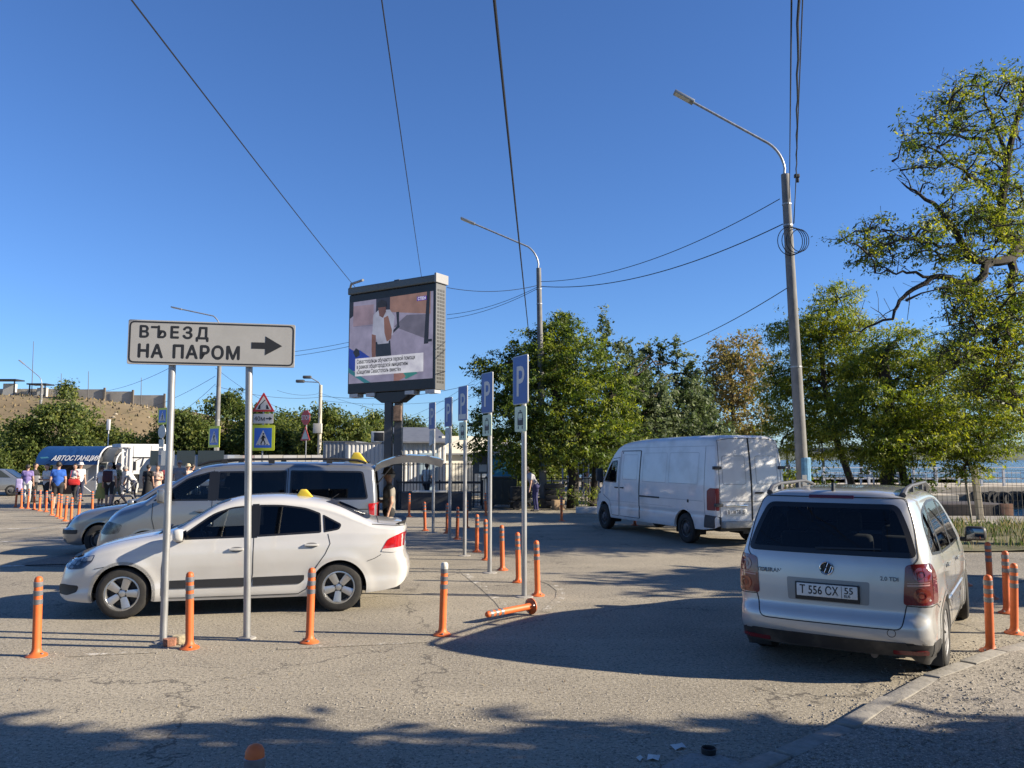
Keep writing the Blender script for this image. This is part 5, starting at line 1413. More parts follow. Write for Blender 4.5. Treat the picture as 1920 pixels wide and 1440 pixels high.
# the picture, as the flat panels of the lit screen
def scr(name, col, e=.34):
    m = mat('screen_' + name, tuple(c_ * .18 for c_ in col), .5, emit=col, estr=e)
    N, Lk = m.node_tree.nodes, m.node_tree.links       # uneven picture tones
    tc = N.new('ShaderNodeTexCoord'); nz = N.new('ShaderNodeTexNoise'); nz.inputs['Scale'].default_value = 2.2; nz.inputs['Detail'].default_value = 6; Lk.new(tc.outputs['Object'], nz.inputs['Vector'])
    mx = N.new('ShaderNodeMixRGB'); mx.inputs[1].default_value = (*[c_ * .45 for c_ in col], 1); mx.inputs[2].default_value = (*[min(1, c_ * 1.5 + .01) for c_ in col], 1)
    Lk.new(nz.outputs[0], mx.inputs[0]); Lk.new(mx.outputs[0], N['Principled BSDF'].inputs['Emission Color'])
    return m
yF = -Db / 2
sx0, sx1 = -Wb / 2 + .06, Wb / 2 - .10; sz0, sz1 = zb_ + .40, zt_ - .30
SW, SH = sx1 - sx0, sz1 - sz0
lay = [0]
def sp_(name, pts, col, par, e=.19):
    lay[0] += 1; y = yF - .004 - lay[0] * .0012
    P = [(sx0 + u * SW, sz0 + (1 - v) * SH) for u, v in pts]
    q = MB(); q.prism(P, y, y + .001, 'xz'); return q.build(name, scr(name + '_%d' % lay[0], col, e), par)
scn = sp_('screen', [(0, 0), (1, 0), (1, 1), (0, 1)], (.40, .36, .50), case)
sp_('back_wall', [(.045, .05), (.30, .06), (.30, .30), (.045, .30)], (.42, .30, .36), scn)
sp_('dark_left', [(0, 0), (.045, 0), (.045, .17), (0, .20)], (.02, .02, .03), scn)
sp_('floor_line', [(.05, .30), (.30, .31), (.30, .315), (.05, .305)], (.25, .22, .32), scn)
sp_('dark_door', [(.33, 0), (.50, 0), (.50, .16), (.33, .16)], (.03, .03, .05), scn)
sp_('desk', [(.50, 0), (.97, 0), (.97, .26), (.50, .18)], (.40, .22, .17), scn)
sp_('desk_shadow', [(.70, .24), (.96, .26), (.94, .55), (.55, .36)], (.20, .18, .24), scn)
for pts in ([(.575, .19), (.61, .19), (.61, .36), (.59, .36)], [(.61, .34), (.62, .37), (.50, .47), (.50, .44)], [(.93, 0), (.965, 0), (.95, .60), (.90, .60)], [(.94, .55), (.99, .55), (.99, .58), (.94, .58)]):
    sp_('desk_leg', pts, (.02, .02, .03), scn)
# kneeling trainer and blue mat
sp_('trousers', [(.32, .52), (.51, .52), (.53, .80), (.35, .80)], (.02, .025, .04), scn)
sp_('shirt', [(.30, .19), (.36, .14), (.50, .15), (.56, .24), (.54, .46), (.50, .46), (.49, .55), (.36, .55), (.33, .45), (.29, .43)], (.52, .53, .66), scn)
sp_('arm', [(.285, .42), (.335, .44), (.335, .70), (.36, .80), (.30, .80), (.285, .62)], (.26, .12, .09), scn)
sp_('arm', [(.43, .24), (.48, .22), (.53, .40), (.52, .50), (.47, .53), (.44, .42)], (.30, .14, .10), scn)
sp_('head', [(.355, .09), (.40, .06), (.45, .09), (.455, .17), (.42, .24), (.375, .21)], (.20, .09, .07), scn)
sp_('hair', [(.35, .05), (.40, .015), (.455, .05), (.46, .11), (.35, .11)], (.02, .015, .015), scn)
sp_('blue_figure', [(0, .56), (.06, .60), (.14, .60), (.27, .70), (.34, .78), (.20, .86), (0, .84)], (.02, .06, .45), scn)
sp_('dark_head', [(.055, .62), (.09, .57), (.13, .60), (.14, .66), (.09, .69)], (.02, .02, .03), scn)
sp_('green_mat', [(.60, .87), (.72, .86), (.84, .93), (.70, .99), (.66, .93)], (.05, .32, .28), scn)
sp_('hand', [(.56, .90), (.64, .87), (.70, .96), (.62, 1.0), (.56, 1.0)], (.45, .22, .18), scn)
sp_('teal_edge', [(0, .80), (.10, .88), (.28, 1.0), (.20, 1.0), (.0, .86)], (.04, .25, .30), scn)
cap_ = sp_('caption_panel', [(.085, .70), (.90, .70), (.90, .915), (.085, .915)], (.72, .66, .84), scn, .30)
lay[0] += 1
INKS = mat('caption_ink', (.008, .008, .012), .6)
yT = yF - .004 - lay[0] * .0012 - .002
for i, tx_ in enumerate(('Севастопольцы обучаются первой помощи', 'в рамках общегородской инициативы', '«Защитим Севастополь вместе»')):
    o = text_mesh('caption_text', tx_, .23, INKS, scn, (sx0 + .105 * SW, yT, sz0 + (1 - .765 - .062 * i) * SH), (math.pi / 2, 0, 0), bold=.004)
    o.scale.x = (.70, .62, .54)[i] * SW / max(v.co.x for v in o.data.vertices)
lg = sp_('logo_panel', [(.82, .045), (.93, .045), (.93, .095), (.82, .095)], (.16, .07, .52), scn)
lay[0] += 1
o = text_mesh('logo_text', 'СТВ24', .16, scr('logo_ink', (.8, .8, .9), .4), scn, (sx0 + .83 * SW, yF - .004 - lay[0] * .0012 - .002, sz0 + (1 - .086) * SH), (math.pi / 2, 0, 0), bold=.003)
o.scale.x = .09 * SW / max(v.co.x for v in o.data.vertices)

# ---- low dark wall with seat slab under the billboard
a_, b_ = pt(752, 950, 30.2).x, pt(884, 950, 30.2).x
w_ = thing('low_wall', 'low dark wall with a pale slab on top under the billboard', 'wall', ((a_ + b_) / 2, 30.4, 0))
q = MB(); q.box((0, 0, .33), (b_ - a_, .5, .66)); q.build('wall_body', mat('wall_dark', (.045, .048, .055), .8, var=.25, vscale=4), w_, bevel=.02)
q = MB(); q.box((-.25, 0, .69), (1.3, .6, .06)); q.build('slab', M_CREAM, w_, bevel=.01)

# ---- bars and railings
def bar_fence(t, a, b, h, pitch, r=.012, m=None, rails=(.12, .55, 1.0), arches=False, posts=2.5, z0=0.0):
    a, b = Vector((*a[:2], 0)), Vector((*b[:2], 0)); L = (b - a).length; u = (b - a) / L; n = int(L / pitch); src = None
    for i in range(n + 1):
        p = a + u * (L * i / n)
        if src is None:
            q = MB(); q.box((0, 0, h / 2 + z0), (r * 2, r * 2, h)); src = q.build('bar', m, t); src.location = p
        else: share('bar', src, t, p)
    for f in rails:
        q = MB(); c_ = (a + b) / 2; q.box((0, 0, 0), (L, r * 3, r * 3)); o = q.build('rail', m, t); o.location = (c_.x, c_.y, z0 + h * f); o.rotation_euler = (0, 0, math.atan2(u.y, u.x))
    k = max(1, int(L / posts)); ps = None
    for i in range(k + 1):
        p = a + u * (L * i / k)
        if ps is None:
            q = MB(); q.box((0, 0, h / 2 + z0 + .03), (.06, .06, h + .06)); ps = q.build('post', m, t); ps.location = p
        else: share('post', ps, t, p)
    return t
p0, p1 = pt(757, 925, 33.5), pt(902, 925, 33.2)
bar_fence(thing('bar_fence', 'black bar fence in front of the white building', 'fence'), (p0.x, 33.5), (p1.x, 33.2), 1.75, .13, .011, M_DARKM, rails=(.08, .52, .97))
p0, p1 = pt(902, 925, 33.2), pt(1170, 925, 32.5)
bar_fence(thing('bar_fence', 'dark bar fence under the tree beside the waste bins', 'fence'), (p0.x, 33.2), (p1.x, 32.5), 1.15, .14, .011, M_DARKM, rails=(.08, .97))
p0, p1 = pt(744, 905, 30.8), pt(905, 905, 30.8)
rl_ = thing('handrail', 'black two-bar handrail before the bar fence', 'railing')
bar_fence(rl_, (p0.x, 30.75), (p1.x, 30.75), 1.05, 1.3, .02, M_DARKM, rails=(.62, .98), posts=1.3)
p0, p1 = pt(1025, 925, 35), pt(1125, 925, 35)
wr_ = thing('white_rail', 'white horizontal rail behind the tree trunks', 'railing')
bar_fence(wr_, (p0.x, 36), (p1.x, 36), .95, 1.1, .025, M_FRAMEW, rails=(.98,), posts=1.1)
# blue market fence and stalls seen under the trees
p0, p1 = pt(1055, 925, 44), pt(1240, 925, 44)
bar_fence(thing('blue_fence', 'dark blue fence seen between the tree trunks', 'fence'), (p0.x, 44), (p1.x, 44), 1.9, .28, .04, mat('fence_blue', (.03, .06, .16), .6, var=.2, vscale=2), rails=(.1, .9))

# ---- white building right of the billboard column
Yb = 42.0
x0, x1, zt = px_box(812, 935, 818, Yb)
wb = thing('white_building', 'white flat-roofed building behind the black bar fence', 'building')
q = MB(); q.box(((x0 + x1) / 2, Yb + 3, (zt - .9) / 2), (x1 - x0, 6, zt - .9)); q.build('wall', M_CREAM, wb)
q = MB(); q.box(((x0 + x1) / 2, Yb + 2.9, zt - .45), (x1 - x0 + .3, 6.4, .88)); q.build('fascia', mat('fascia_cream', (.70, .67, .58), .55), wb)
q = MB(); q.box(((x0 + x1) / 2, Yb + 2.9, zt - .93), (x1 - x0 + .36, 6.5, .07)); q.build('eave', M_ROOFD, wb)
for xx, w_w in ((x1 - 1.0, .9), (x1 - .2, .5)):
    q = MB(); q.box((xx, Yb - .02, 2.05), (w_w, .06, 1.1)); o = q.build('window', M_DARKM, wb)
    q = MB(); q.box((xx, Yb - .055, 2.05), (w_w - .12, .02, .98)); q.build('pane', M_WINDK, o)
pivot(wb, ((x0 + x1) / 2, Yb + 1), R(24))
x0b, x1b, ztb = px_box(760, 815, 832, 40)
lb = thing('white_annex', 'low white ribbed annex with grey sloping roof left of the white building', 'building')
ribs_box(lb, x0b - .4, x1b + .3, 40, 44, 0, ztb, M_SHEETW, .22)
q = MB(); q.prism([(39.7, ztb + .02), (44.2, ztb + .9), (44.2, ztb + .98), (39.7, ztb + .10)], x0b - .6, x1b + .5, 'yz'); q.build('sloping_roof', M_ROOFD, lb)
q = MB(); q.box((x0b + .9, 39.95, 1.2), (.9, .06, 2.0)); q.build('door', mat('pale_blue_door', (.35, .45, .52), .5), lb)

pivot(lb, ((x0b + x1b) / 2, 41), R(14))
# ---- grey ribbed containers left of the billboard
x0, x1, zt = px_box(606, 662, 829, 44)
ct = thing('grey_container', 'grey ribbed container standing behind the minivan roof', 'container'); ribs_box(ct, x0, x1 + .1, 44, 47.5, 0, zt, M_SHEETG, .2)
x0, x1, zt = px_box(645, 735, 832, 41)
ct = thing('white_container', 'pale ribbed container with an air conditioner on its roof', 'container'); ribs_box(ct, x0, x1, 41, 43.6, 0, zt, M_SHEETW, .2); pivot(ct, ((x0 + x1) / 2, 41.8), R(9))
ac = thing('air_conditioner', 'white air conditioner unit on the pale container roof', 'air conditioner', (pt(706, 830, 40.9).x, 41.4, zt + .06))
rbox('casing', (0, 0, .30), (.68, .34, .56), mat('ac_white', (.72, .72, .70), .5), ac, .02); rbox('grille', (.06, -.175, .30), (.50, .02, .44), M_DARKM, ac, .004)
for x in (-.25, .25): MB().box((x, 0, .01), (.06, .36, .05)).build('foot', M_DARKM, ac)
# long low white wall and its coping left of the containers
x0, x1, zt = px_box(425, 606, 853, 50)
lw = thing('long_white_wall', 'long low white wall behind the minivan', 'wall')
k = 7
for i in range(k):
    q = MB(); q.box((x0 + (x1 - x0) * (i + .5) / k, 50.2, zt / 2), ((x1 - x0) / k - .03, .2, zt - rnd.uniform(0, .05))); q.build('panel', [M_SHEETW, M_CREAM][i % 2] if i != 1 else mat('pink_panel', (.50, .40, .38), .6), lw)
pivot(lw, ((x0 + x1) / 2, 50.2), R(12))
x0, x1, zt = px_box(316, 432, 855, 52)
rw = thing('white_ribbed_cabin', 'white ribbed cabin with pale blue door left of the lamp post', 'cabin'); ribs_box(rw, x0, x1, 52, 55, 0, zt, M_SHEETW, .26)
for px_ in (371, 388): 
    xx = pt(px_, 880, 51.9).x; MB().box((xx, 51.93, 1.15), (.42, .08, 2.1)).build('door', mat('pale_blue_door'), rw)

pivot(rw, ((x0 + x1) / 2, 53), R(14))
# ---- bus station kiosk with barrel awning
Yk = 43.0
x0, x1, zt = px_box(84, 214, 838, Yk)
ks = thing('bus_station_kiosk', 'small grey bus station kiosk with curved blue lettered awning', 'kiosk')
M_KW = mat('kiosk_wall', (.42, .42, .43), .6, var=.08, vscale=2)
q = MB(); q.box(((x0 + x1) / 2, Yk + 1.9, (zt - .1) / 2), (x1 - x0, 2.2, zt - .1)); q.build('wall', M_KW, ks)
q = MB(); q.box(((x0 + x1) / 2 - .2, Yk + 1.9, zt - .04), (x1 - x0 + .2, 2.5, .08)); q.build('roof', M_ROOFD, ks)
xa, xb = x0 - .2, pt(186, 860, Yk - .4).x
V = []; F = []; na = 12
for i in range(na + 1):
    a = math.pi / 2 * i / na
    for x in (xa, xb): V.append((x, Yk + .85 - 1.35 * math.sin(a), zt - .95 + 1.0 * math.cos(a)))
for i in range(na): F.append((2 * i, 2 * i + 1, 2 * i + 3, 2 * i + 2))
aw = MB().add(V, F).build('awning', M_BLUEA, ks, smooth=True)
for x, rr in ((xb, 1.0), (xb + .75, .72)):
    q = MB(); q.tube([(x, Yk + .85 - 1.35 * rr * math.sin(a), zt - .95 + 1.0 * rr * math.cos(a)) for a in np.linspace(0, math.pi / 2, 12)], .035, 6); q.build('arch_frame', M_FRAMEW, ks, smooth=True)
V = [(xb + .01, Yk + .85, zt - .95)] + [(xb + .01, Yk + .85 - 1.35 * math.sin(a), zt - .95 + math.cos(a)) for a in np.linspace(0, math.pi / 2, 12)]
# porch roof shell behind the arch
V = []; F = []
for i in range(na + 1):
    a = math.pi / 2 * i / na
    for x in (xb, x1): V.append((x, Yk + .85 - .9 * math.sin(a), zt - .80 + .80 * math.cos(a)))
for i in range(na): F.append((2 * i, 2 * i + 1, 2 * i + 3, 2 * i + 2))
MB().add(V, F).build('porch_roof', mat('smoked_sheet', (.10, .11, .12), .3, var=.1), ks, smooth=True)
tx = text_mesh('awning_text', 'АВТОСТАНЦИЯ', .44, M_FRAMEW, ks, (xa + .85, Yk - .55, zt - .72), (R(53), 0, 0), bold=.010, shear=.2)
tx.scale.x = (xb - xa - .75) / max(v.co.x for v in tx.data.vertices)
q = MB(); q.prism([(xa + .35, 0), (xa + .75, .03), (xa + .65, .10), (xa + .28, .07)], 0, .01, 'xz'); o = q.build('awning_mark', mat('mark_teal', (.10, .35, .45), .5), ks); o.location = (0, Yk - .58, zt - .62)
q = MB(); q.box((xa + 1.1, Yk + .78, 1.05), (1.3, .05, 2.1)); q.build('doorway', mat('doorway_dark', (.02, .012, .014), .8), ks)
for xx in (x0 + 2.75, x0 + 3.35, x0 + 3.95 if x1 - x0 > 4.4 else x1 - .35):
    q = MB(); q.box((xx, Yk + .77, 1.35), (.48, .05, .75)); o = q.build('window', M_FRAMEW, ks); q = MB(); q.box((xx, Yk + .735, 1.35), (.40, .02, .66)); q.build('pane', M_WINDK, o)
    q = MB(); q.box((xx + .05, Yk + .722, 1.28), (.2, .004, .3)); q.build('notice', M_FRAMEW, o)
q = MB(); q.tube([(xb - .1, Yk - .35, 0), (xb - .1, Yk - .35, zt - .9)], .045, 8); q.build('porch_post', M_FRAMEW, ks)
# ramp railing
rr_ = thing('white_ramp_railing', 'white tubular railing beside the kiosk porch', 'railing')
for x in np.linspace(xb, xb + 1.15, 6): MB().box((x, Yk - .6, .55), (.035, .035, 1.1)).build('bar', M_FRAMEW, rr_)
for z in (.15, .55, 1.08): MB().box((xb + .57, Yk - .6, z), (1.2, .04, .04)).build('rail', M_FRAMEW, rr_)
q = MB(); q.tube([(xb - 1.2, Yk - .7, .1), (xb - .1, Yk - .7, .95)], .03, 6); q.build('brace', M_FRAMEW, rr_)
q = MB(); q.tube([(xb - 1.2, Yk - .7, .95), (xb - .1, Yk - .7, .1)], .03, 6); q.build('brace', M_FRAMEW, rr_)
# roof mast
q = MB(); q.tube([(0, 0, 0), (0, 0, 1.3)], .03, 6)
mm_ = thing('roof_antenna', 'short white antenna standing on the kiosk roof', 'antenna', (pt(194, 830, 44).x, 44.5, zt)); q.build('mast', M_FRAMEW, mm_)
rbox('antenna_panel', (0, -.05, 1.25), (.18, .1, .6), M_FRAMEW, mm_, .02)

# ---- white box lorry and grey bus
x0, x1, zt = px_box(214, 312, 833, 46)
lo = thing('white_box_lorry', 'white box lorry behind the waiting people, beside the kiosk', 'lorry', ((x0 + x1) / 2 - .1, 46.4, 0), R(30))
L2 = (x1 - x0) / 2
rbox('box_body', (0, 0, (zt + 1.05) / 2), (2 * L2, 2.3, zt - 1.05), mat('box_white', (.74, .74, .73), .5, var=.03), lo, .03)
for x in (-.35 * L2, .25 * L2): MB().box((x, -1.16, (zt + 1.05) / 2), (.02, .01, zt - 1.2)).build('panel_seam', M_SHEETG, lo)
rbox('chassis', (0, 0, .82), (2 * L2, 1.0, .35), M_DARKM, lo, .02)
q = MB(); q.tube([(-L2 * .45, -1.18, zt - .75), (L2 * .45, -1.18, zt - .75)], .03, 6); q.tube([(0, -1.18, zt - .75), (-.1, -1.2, zt - 1.25)], .025, 6); q.build('tail_bar', M_DARKM, lo)
for x in (-L2 * .65, L2 * .6):
    for y in (-.95, .95): make_wheel(lo, x, y, .42, .26, 'steel', 'lorry') if 'make_wheel' in globals() else None
x0, x1, zt = px_box(262, 372, 853, 40.5)
bu = thing('grey_bus', 'grey bus with dark sloping windscreen parked behind the waiting people', 'bus', ((x0 + x1) / 2, 41.6, 0))
hw = (x1 - x0) / 2
q = MB(); q.prism([(-hw, .45), (hw + 1.5, .45), (hw + 1.5, zt), (-hw + .75, zt), (-hw + .35, zt - .25), (-hw + .02, 1.35)], -1.15, 1.15, 'xz'); q.build('body', mat('bus_grey', (.26, .27, .285), .35, .3, coat=.6), bu, smooth=True, bevel=.06)
q = MB(); q.prism([(-hw - .01, 1.42), (-hw + .30, zt - .30), (-hw + .33, zt - .30), (-hw + .02, 1.42)], -1.0, 1.0, 'xz'); q.build('windscreen', M_WINDK, bu)
for i, (xa_, xb2) in enumerate(((-hw + .55, -hw + .95), (-hw + 1.1, -hw + 1.75), (-hw + 1.9, -hw + 2.8), (-hw + 2.95, hw + 1.3))):
    q = MB(); q.box(((xa_ + xb2) / 2, -1.155, 1.95), (xb2 - xa_, .02, .75)); q.build('window', [M_WINDK, mat('pane_pale', (.55, .57, .57), .15), M_WINDK, M_WINDK][i], bu)
for x in (-hw + 1.0, hw + .6):
    for y in (-1.02, 1.02): make_wheel(bu, x, y, .42, .24, 'steel', 'bus') if 'make_wheel' in globals() else None
q = MB(); q.tube([(-hw + .2, -1.1, zt - .1), (-hw - .15, -1.25, zt - .3)], .02, 5); q.box((-hw - .15, -1.3, zt - .55), (.08, .16, .45)); q.build('mirror', M_DARKM, bu)

# ---- bins, board, bench and litter under the trees
b = pt(941, 945, 31.6); b.z = 0
bn = thing('wheeled_bin', 'dark green wheeled waste container by the bar fence', 'waste bin', b)
q = MB(); q.prism([(-.50, .15), (.50, .15), (.60, 1.15), (-.60, 1.15)], -.45, .45, 'xz'); q.build('tub', mat('bin_dark', (.02, .028, .024), .6, var=.2, vscale=4), bn, bevel=.04)
q = MB(); q.box((0, 0, 1.19), (1.3, 1.0, .08)); q.build('lid', mat('bin_lid', (.025, .03, .03), .5), bn, bevel=.03)
for x in (-.4, .4):
    for y in (-.35, .35): q = MB(); q.lathe([(0, -.03), (.09, -.03), (.09, .03), (0, .03)], 12, c=(x, y, .09), axis='y'); q.build('castor', M_DARKM, bn)
for x in (-.25, 0, .25): MB().box((x, -.47, .7), (.05, .04, .8)).build('rib', mat('bin_dark'), bn)
b = pt(903, 945, 31.8); b.z = 0
nb_ = thing('notice_board', 'dark notice board on two legs left of the waste container', 'notice board', b)
q = MB(); q.box((0, 0, 1.75), (.72, .06, .85)); q.build('board', mat('board_grey', (.12, .125, .135), .6, var=.2, vscale=3), nb_, bevel=.01)
for x in (-.33, .33): MB().box((x, .03, 1.05), (.05, .05, 2.1)).build('leg', M_DARKM, nb_)
q = MB(); q.box((.05, -.034, 1.55), (.3, .004, .28)); q.build('torn_paper', M_WHITEP0 if 'M_WHITEP0' in globals() else mat('paper_white', (.6, .6, .58), .8), nb_)
q = MB(); q.box((.40, -.05, 1.6), (.05, .05, .75)); q.build('orange_edge', mat('edge_orange', (.45, .16, .06), .6), nb_)
b = pt(1040, 945, 31.3); b.z = 0
pa = thing('stacked_crates', 'stack of black crates right of the middle lamp post', 'crates', b)
for i in range(4): rbox('crate', (0, 0, .20 + i * .22), (.75, .5, .19), mat('crate_black', (.03, .03, .032), .7), pa, .015)
b = pt(1085, 962, 29); b.z = 0
bl_ = thing('concrete_beam', 'pale concrete beam lying before the tree trunks', 'concrete beam', (pt(1117, 962, 28.4).x, 28.6, 0), .05)
rbox('beam', (0, 0, .11), (1.35, .3, .22), mat('beam_pale', (.55, .55, .54), .8, var=.1), bl_, .02)
b = gp(1056, 966)
kb = thing('cardboard_box', 'tan cardboard box on the ground behind the lone bollard', 'box', b + Vector((0, 3.0, 0)), .3)
rbox('carton', (0, 0, .18), (.42, .34, .36), mat('carton', (.40, .28, .17), .9, var=.15, vscale=6), kb, .01)
for nm, px_, Y_, w2, h2, col, lab in (('blue_stall', 938, 38, 1.3, 2.1, (.05, .30, .50), 'blue market stall glimpsed left of the lamp post under the tree'), ('white_stall', 925, 40, 1.4, 2.3, (.62, .66, .66), 'white stall front glimpsed above the waste container')):
    p = pt(px_, 900, Y_)
    t = thing(nm, lab, 'stall', (p.x, Y_, 0)); rbox('front', (0, 0, h2 / 2), (w2, .4, h2), mat('stall_' + nm, col, .6, var=.2, vscale=2), t, .02); rbox('shelf', (0, -.25, 1.0), (w2 + .1, .3, .06), M_FRAMEW, t, .01)
    rbox('canopy', (0, -.35, h2 + .1), (w2 + .3, .9, .08), M_FRAMEW, t, .02)

# ---- waterfront: pier with railings, tyres, barge, wire fence
M_PIER = mat('pier_concrete', (.50, .44, .34), .9, var=.16, vscale=.8, bump=.3, bscale=8, dirt=((.26, .22, .17), .9, .5))
pier = struct(MB().box((36, 51.5, -.95), (50, 7, 2.45)).build('pier', M_PIER, bevel=.05), 'tan concrete pier across the water')
ledge = struct(MB().box((38, 46.9, -.95), (47, 2.2, 1.75)).build('quay_ledge', mat('quay_dark', (.20, .18, .15), .9, var=.25, vscale=1), bevel=.04), 'lower dark quay ledge')
pr_ = thing('pier_railing', 'white pier railing along the far side of the water', 'railing')
M_RAILW = mat('railing_white', (.72, .72, .71), .6)
src = None
for i in range(26):
    x = 12 + i * 1.35
    if src is None:
        q = MB(); q.box((0, 0, .55), (.12, .12, 1.1)); src = q.build('post', M_RAILW, pr_); src.location = (x, 48.4, .27)
    else: share('post', src, pr_, (x, 48.4, .27))
for z in (.45, .8, 1.12): MB().box((12 + 12.5 * 1.35, 48.4, .27 + z), (34.5, .06, .06)).build('rail', M_RAILW, pr_)
pr2 = thing('jetty_railing', 'white mesh railing behind the tree trunks, left part of the quay', 'railing')
p0, p1 = pt(1545, 905, 38), pt(1728, 905, 38)
bar_fence(pr2, (p0.x, 38.2), (p1.x, 37.6), 1.15, .55, .03, M_RAILW, rails=(.05, .5, .98), posts=1.1)
struct(MB().box(((p0.x + p1.x) / 2 + .5, 40.5, -.05), (p1.x - p0.x + 3, 4, .5)).build('jetty', M_PIER, bevel=.04), 'pale jetty slab behind the trees')
tyre = None
for i in range(13):
    x = pt(1832 + i * 10.2, 935, 45.6).x
    if tyre is None:
        q = MB(); q.lathe([(.24, -.1), (.40, -.12), (.43, -.07), (.43, .07), (.40, .12), (.24, .10), (.24, -.1)], 18, axis='y'); tyre = q.build('tyre', M_TYRE0 if 'M_TYRE0' in globals() else mat('tyre_old', (.03, .03, .03), .9, var=.3, vscale=6), smooth=True)
        ty = tyre
    else:
        ty = bpy.data.objects.new('tyre', tyre.data); COL.objects.link(ty)
    ty.location = (x, 45.66, -.36 + rnd.uniform(-.05, .05)); ty.rotation_euler = (rnd.uniform(-.1, .1), rnd.uniform(0, 3), rnd.uniform(-.3, .3))
    tag(ty, ['leftmost', 'second', 'third', 'fourth', 'fifth', 'sixth', 'seventh', 'eighth', 'ninth', 'tenth', 'eleventh', 'twelfth', 'thirteenth'][i] + (' old black tyre from the left hung on the quay edge' if i else ' old black tyre hung on the quay edge'), 'tyre', 'tyres hung along the quay')
bg = thing('rusty_pontoon', 'dark rusty steel pontoon behind the wire fence', 'pontoon', (pt(1775, 950, 33).x, 32.6, -.9))
rbox('hull', (0, 0, .55), (3.4, 2.4, 1.0), mat('rust_dark', (.045, .033, .028), .85, var=.5, vscale=2), bg, .05)
rbox('end_plate', (1.45, -1.21, .60), (.5, .05, .95), mat('rust_orange', (.26, .13, .075), .9, var=.4, vscale=3), bg, .01)
shed = thing('blue_roof_shed', 'open shed with dark blue roof glimpsed between the trunks', 'shed', (pt(1595, 870, 62).x, 62, 0))
rbox('roof', (0, 0, 2.6), (12, 4, .25), mat('shed_blue', (.06, .09, .22), .6, var=.2), shed, .03)
for x in (-5.5, -2.8, 0, 2.8, 5.5): MB().box((x, -1.8, 1.2), (.15, .15, 2.6)).build('post', M_DARKM, shed)
# wire fence on steel posts
wf = thing('wire_fence', 'sagging wire mesh fence on steel posts before the water', 'fence')
FP = [(5.0, 23.9), (8.2, 23.8), (11.0, 23.7), (13.35, 23.5), (16.3, 23.4), (19.5, 23.4), (23.5, 23.4)]
for i, (x, y) in enumerate(FP):
    q = MB(); q.tube([(0, 0, -.1), (.04 * (-1) ** i, 0, 1.75)], .035, 8); o = q.build('post', mat('fence_post', (.32, .29, .25), .8, .1, var=.3, vscale=5), wf, smooth=True); o.location = (x, y, 0); o.rotation_euler = (0, (-.03, .02, .03, -.06, .02, -.02, 0)[i], 0)
M_WIRE = mat('fence_wire', (.07, .065, .06), .7, .3)
q = MB()
for (xa_, ya), (xb_, yb2) in zip(FP, FP[1:]):
    L = math.hypot(xb_ - xa_, yb2 - ya)
    nn_ = int(L / .13)
    for i in range(nn_):
        f = i / nn_; x, y = xa_ + (xb_ - xa_) * f, ya + (yb2 - ya) * f; sg = .06 * math.sin(f * math.pi)
        q.tube([(x, y, .06), (x + .01 * math.sin(i), y, 1.62 - sg)], .0055, 3, cap=False)
    for z in np.linspace(.08, 1.62, 8):
        q.tube([(xa_, ya, z), ((xa_ + xb_) / 2, (ya + yb2) / 2, z - .04), (xb_, yb2, z)], .0055, 3, cap=False)
o = q.build('mesh', M_WIRE, wf, fix=False); o['kind'] = 'stuff'
cp_ = thing('concrete_post', 'pale concrete post leaning behind the wire fence', 'post', (pt(1838, 970, 25.5).x, 25.5, 0))
q = MB(); q.box((0, 0, .85), (.17, .17, 1.75)); o = q.build('post', M_PIER, cp_, bevel=.02); o.rotation_euler = (0, -.07, 0)

# ---- on the hill: concrete fence, shelters, masts
hf = thing('hilltop_concrete_fence', 'grey concrete panel fence along the hilltop', 'fence')
HP = [pt(128, 735, 160), pt(144, 735, 160), pt(197, 737, 160), pt(250, 740, 160), pt(301, 748, 158)]
for i, (a_, b_) in enumerate(zip(HP, HP[1:])):
    zz = pt(0, (742, 744, 748, 756)[i], 160).z
    top = pt(0, (729, 730, 734, 741)[i], 160).z
    L = (b_ - a_).length
    q = MB(); q.box((0, 0, (top + zz - 2) / 2), (L - .2, .3, top - zz + 2)); o = q.build('panel', M_CONCP, hf); o.location = ((a_.x + b_.x) / 2, 160, 0)
    q = MB(); q.box((b_.x, 159.8, (top + zz - 2) / 2 + .15), (.35, .4, top - zz + 2.3)); q.build('post', mat('concrete_post_dark', (.15, .13, .11), .9), hf)
wl_ = thing('hilltop_low_wall', 'low pale wall along the hilltop left of the panel fence', 'wall')
for i in range(9):
    a_ = pt(0 + i * 14, 730, 160)
    q = MB(); q.box((a_.x + .7, 160, pt(0, 737, 160).z), (1.38, .3, 1.7)); q.build('panel', mat('pale_wall', (.55, .50, .42), .9, var=.15, vscale=.5), wl_)
def shelter(px0, px1, ytop, lab):
    a_, b_ = pt(px0, ytop, 158), pt(px1, ytop, 158)
    t = thing('hilltop_shelter', lab, 'shelter', ((a_.x + b_.x) / 2, 158, 0))
    w2 = b_.x - a_.x; zt = a_.z
    MB().box((0, 0, zt), (w2, 3, .25)).build('roof', M_DARKM, t)
    for x in (-.4, .4): MB().box((x * w2, -1, zt - 1.8), (.2, .2, 3.6)).build('post', M_DARKM, t)
    MB().box((0, .8, zt - 1.9), (w2 * .5, .6, 2.6)).build('wall', M_CREAM, t)
shelter(-8, 38, 713, 'flat-roofed shelter at the far left of the hilltop'); shelter(58, 94, 721, 'small flat-roofed hut on the hilltop left of the panel fence')
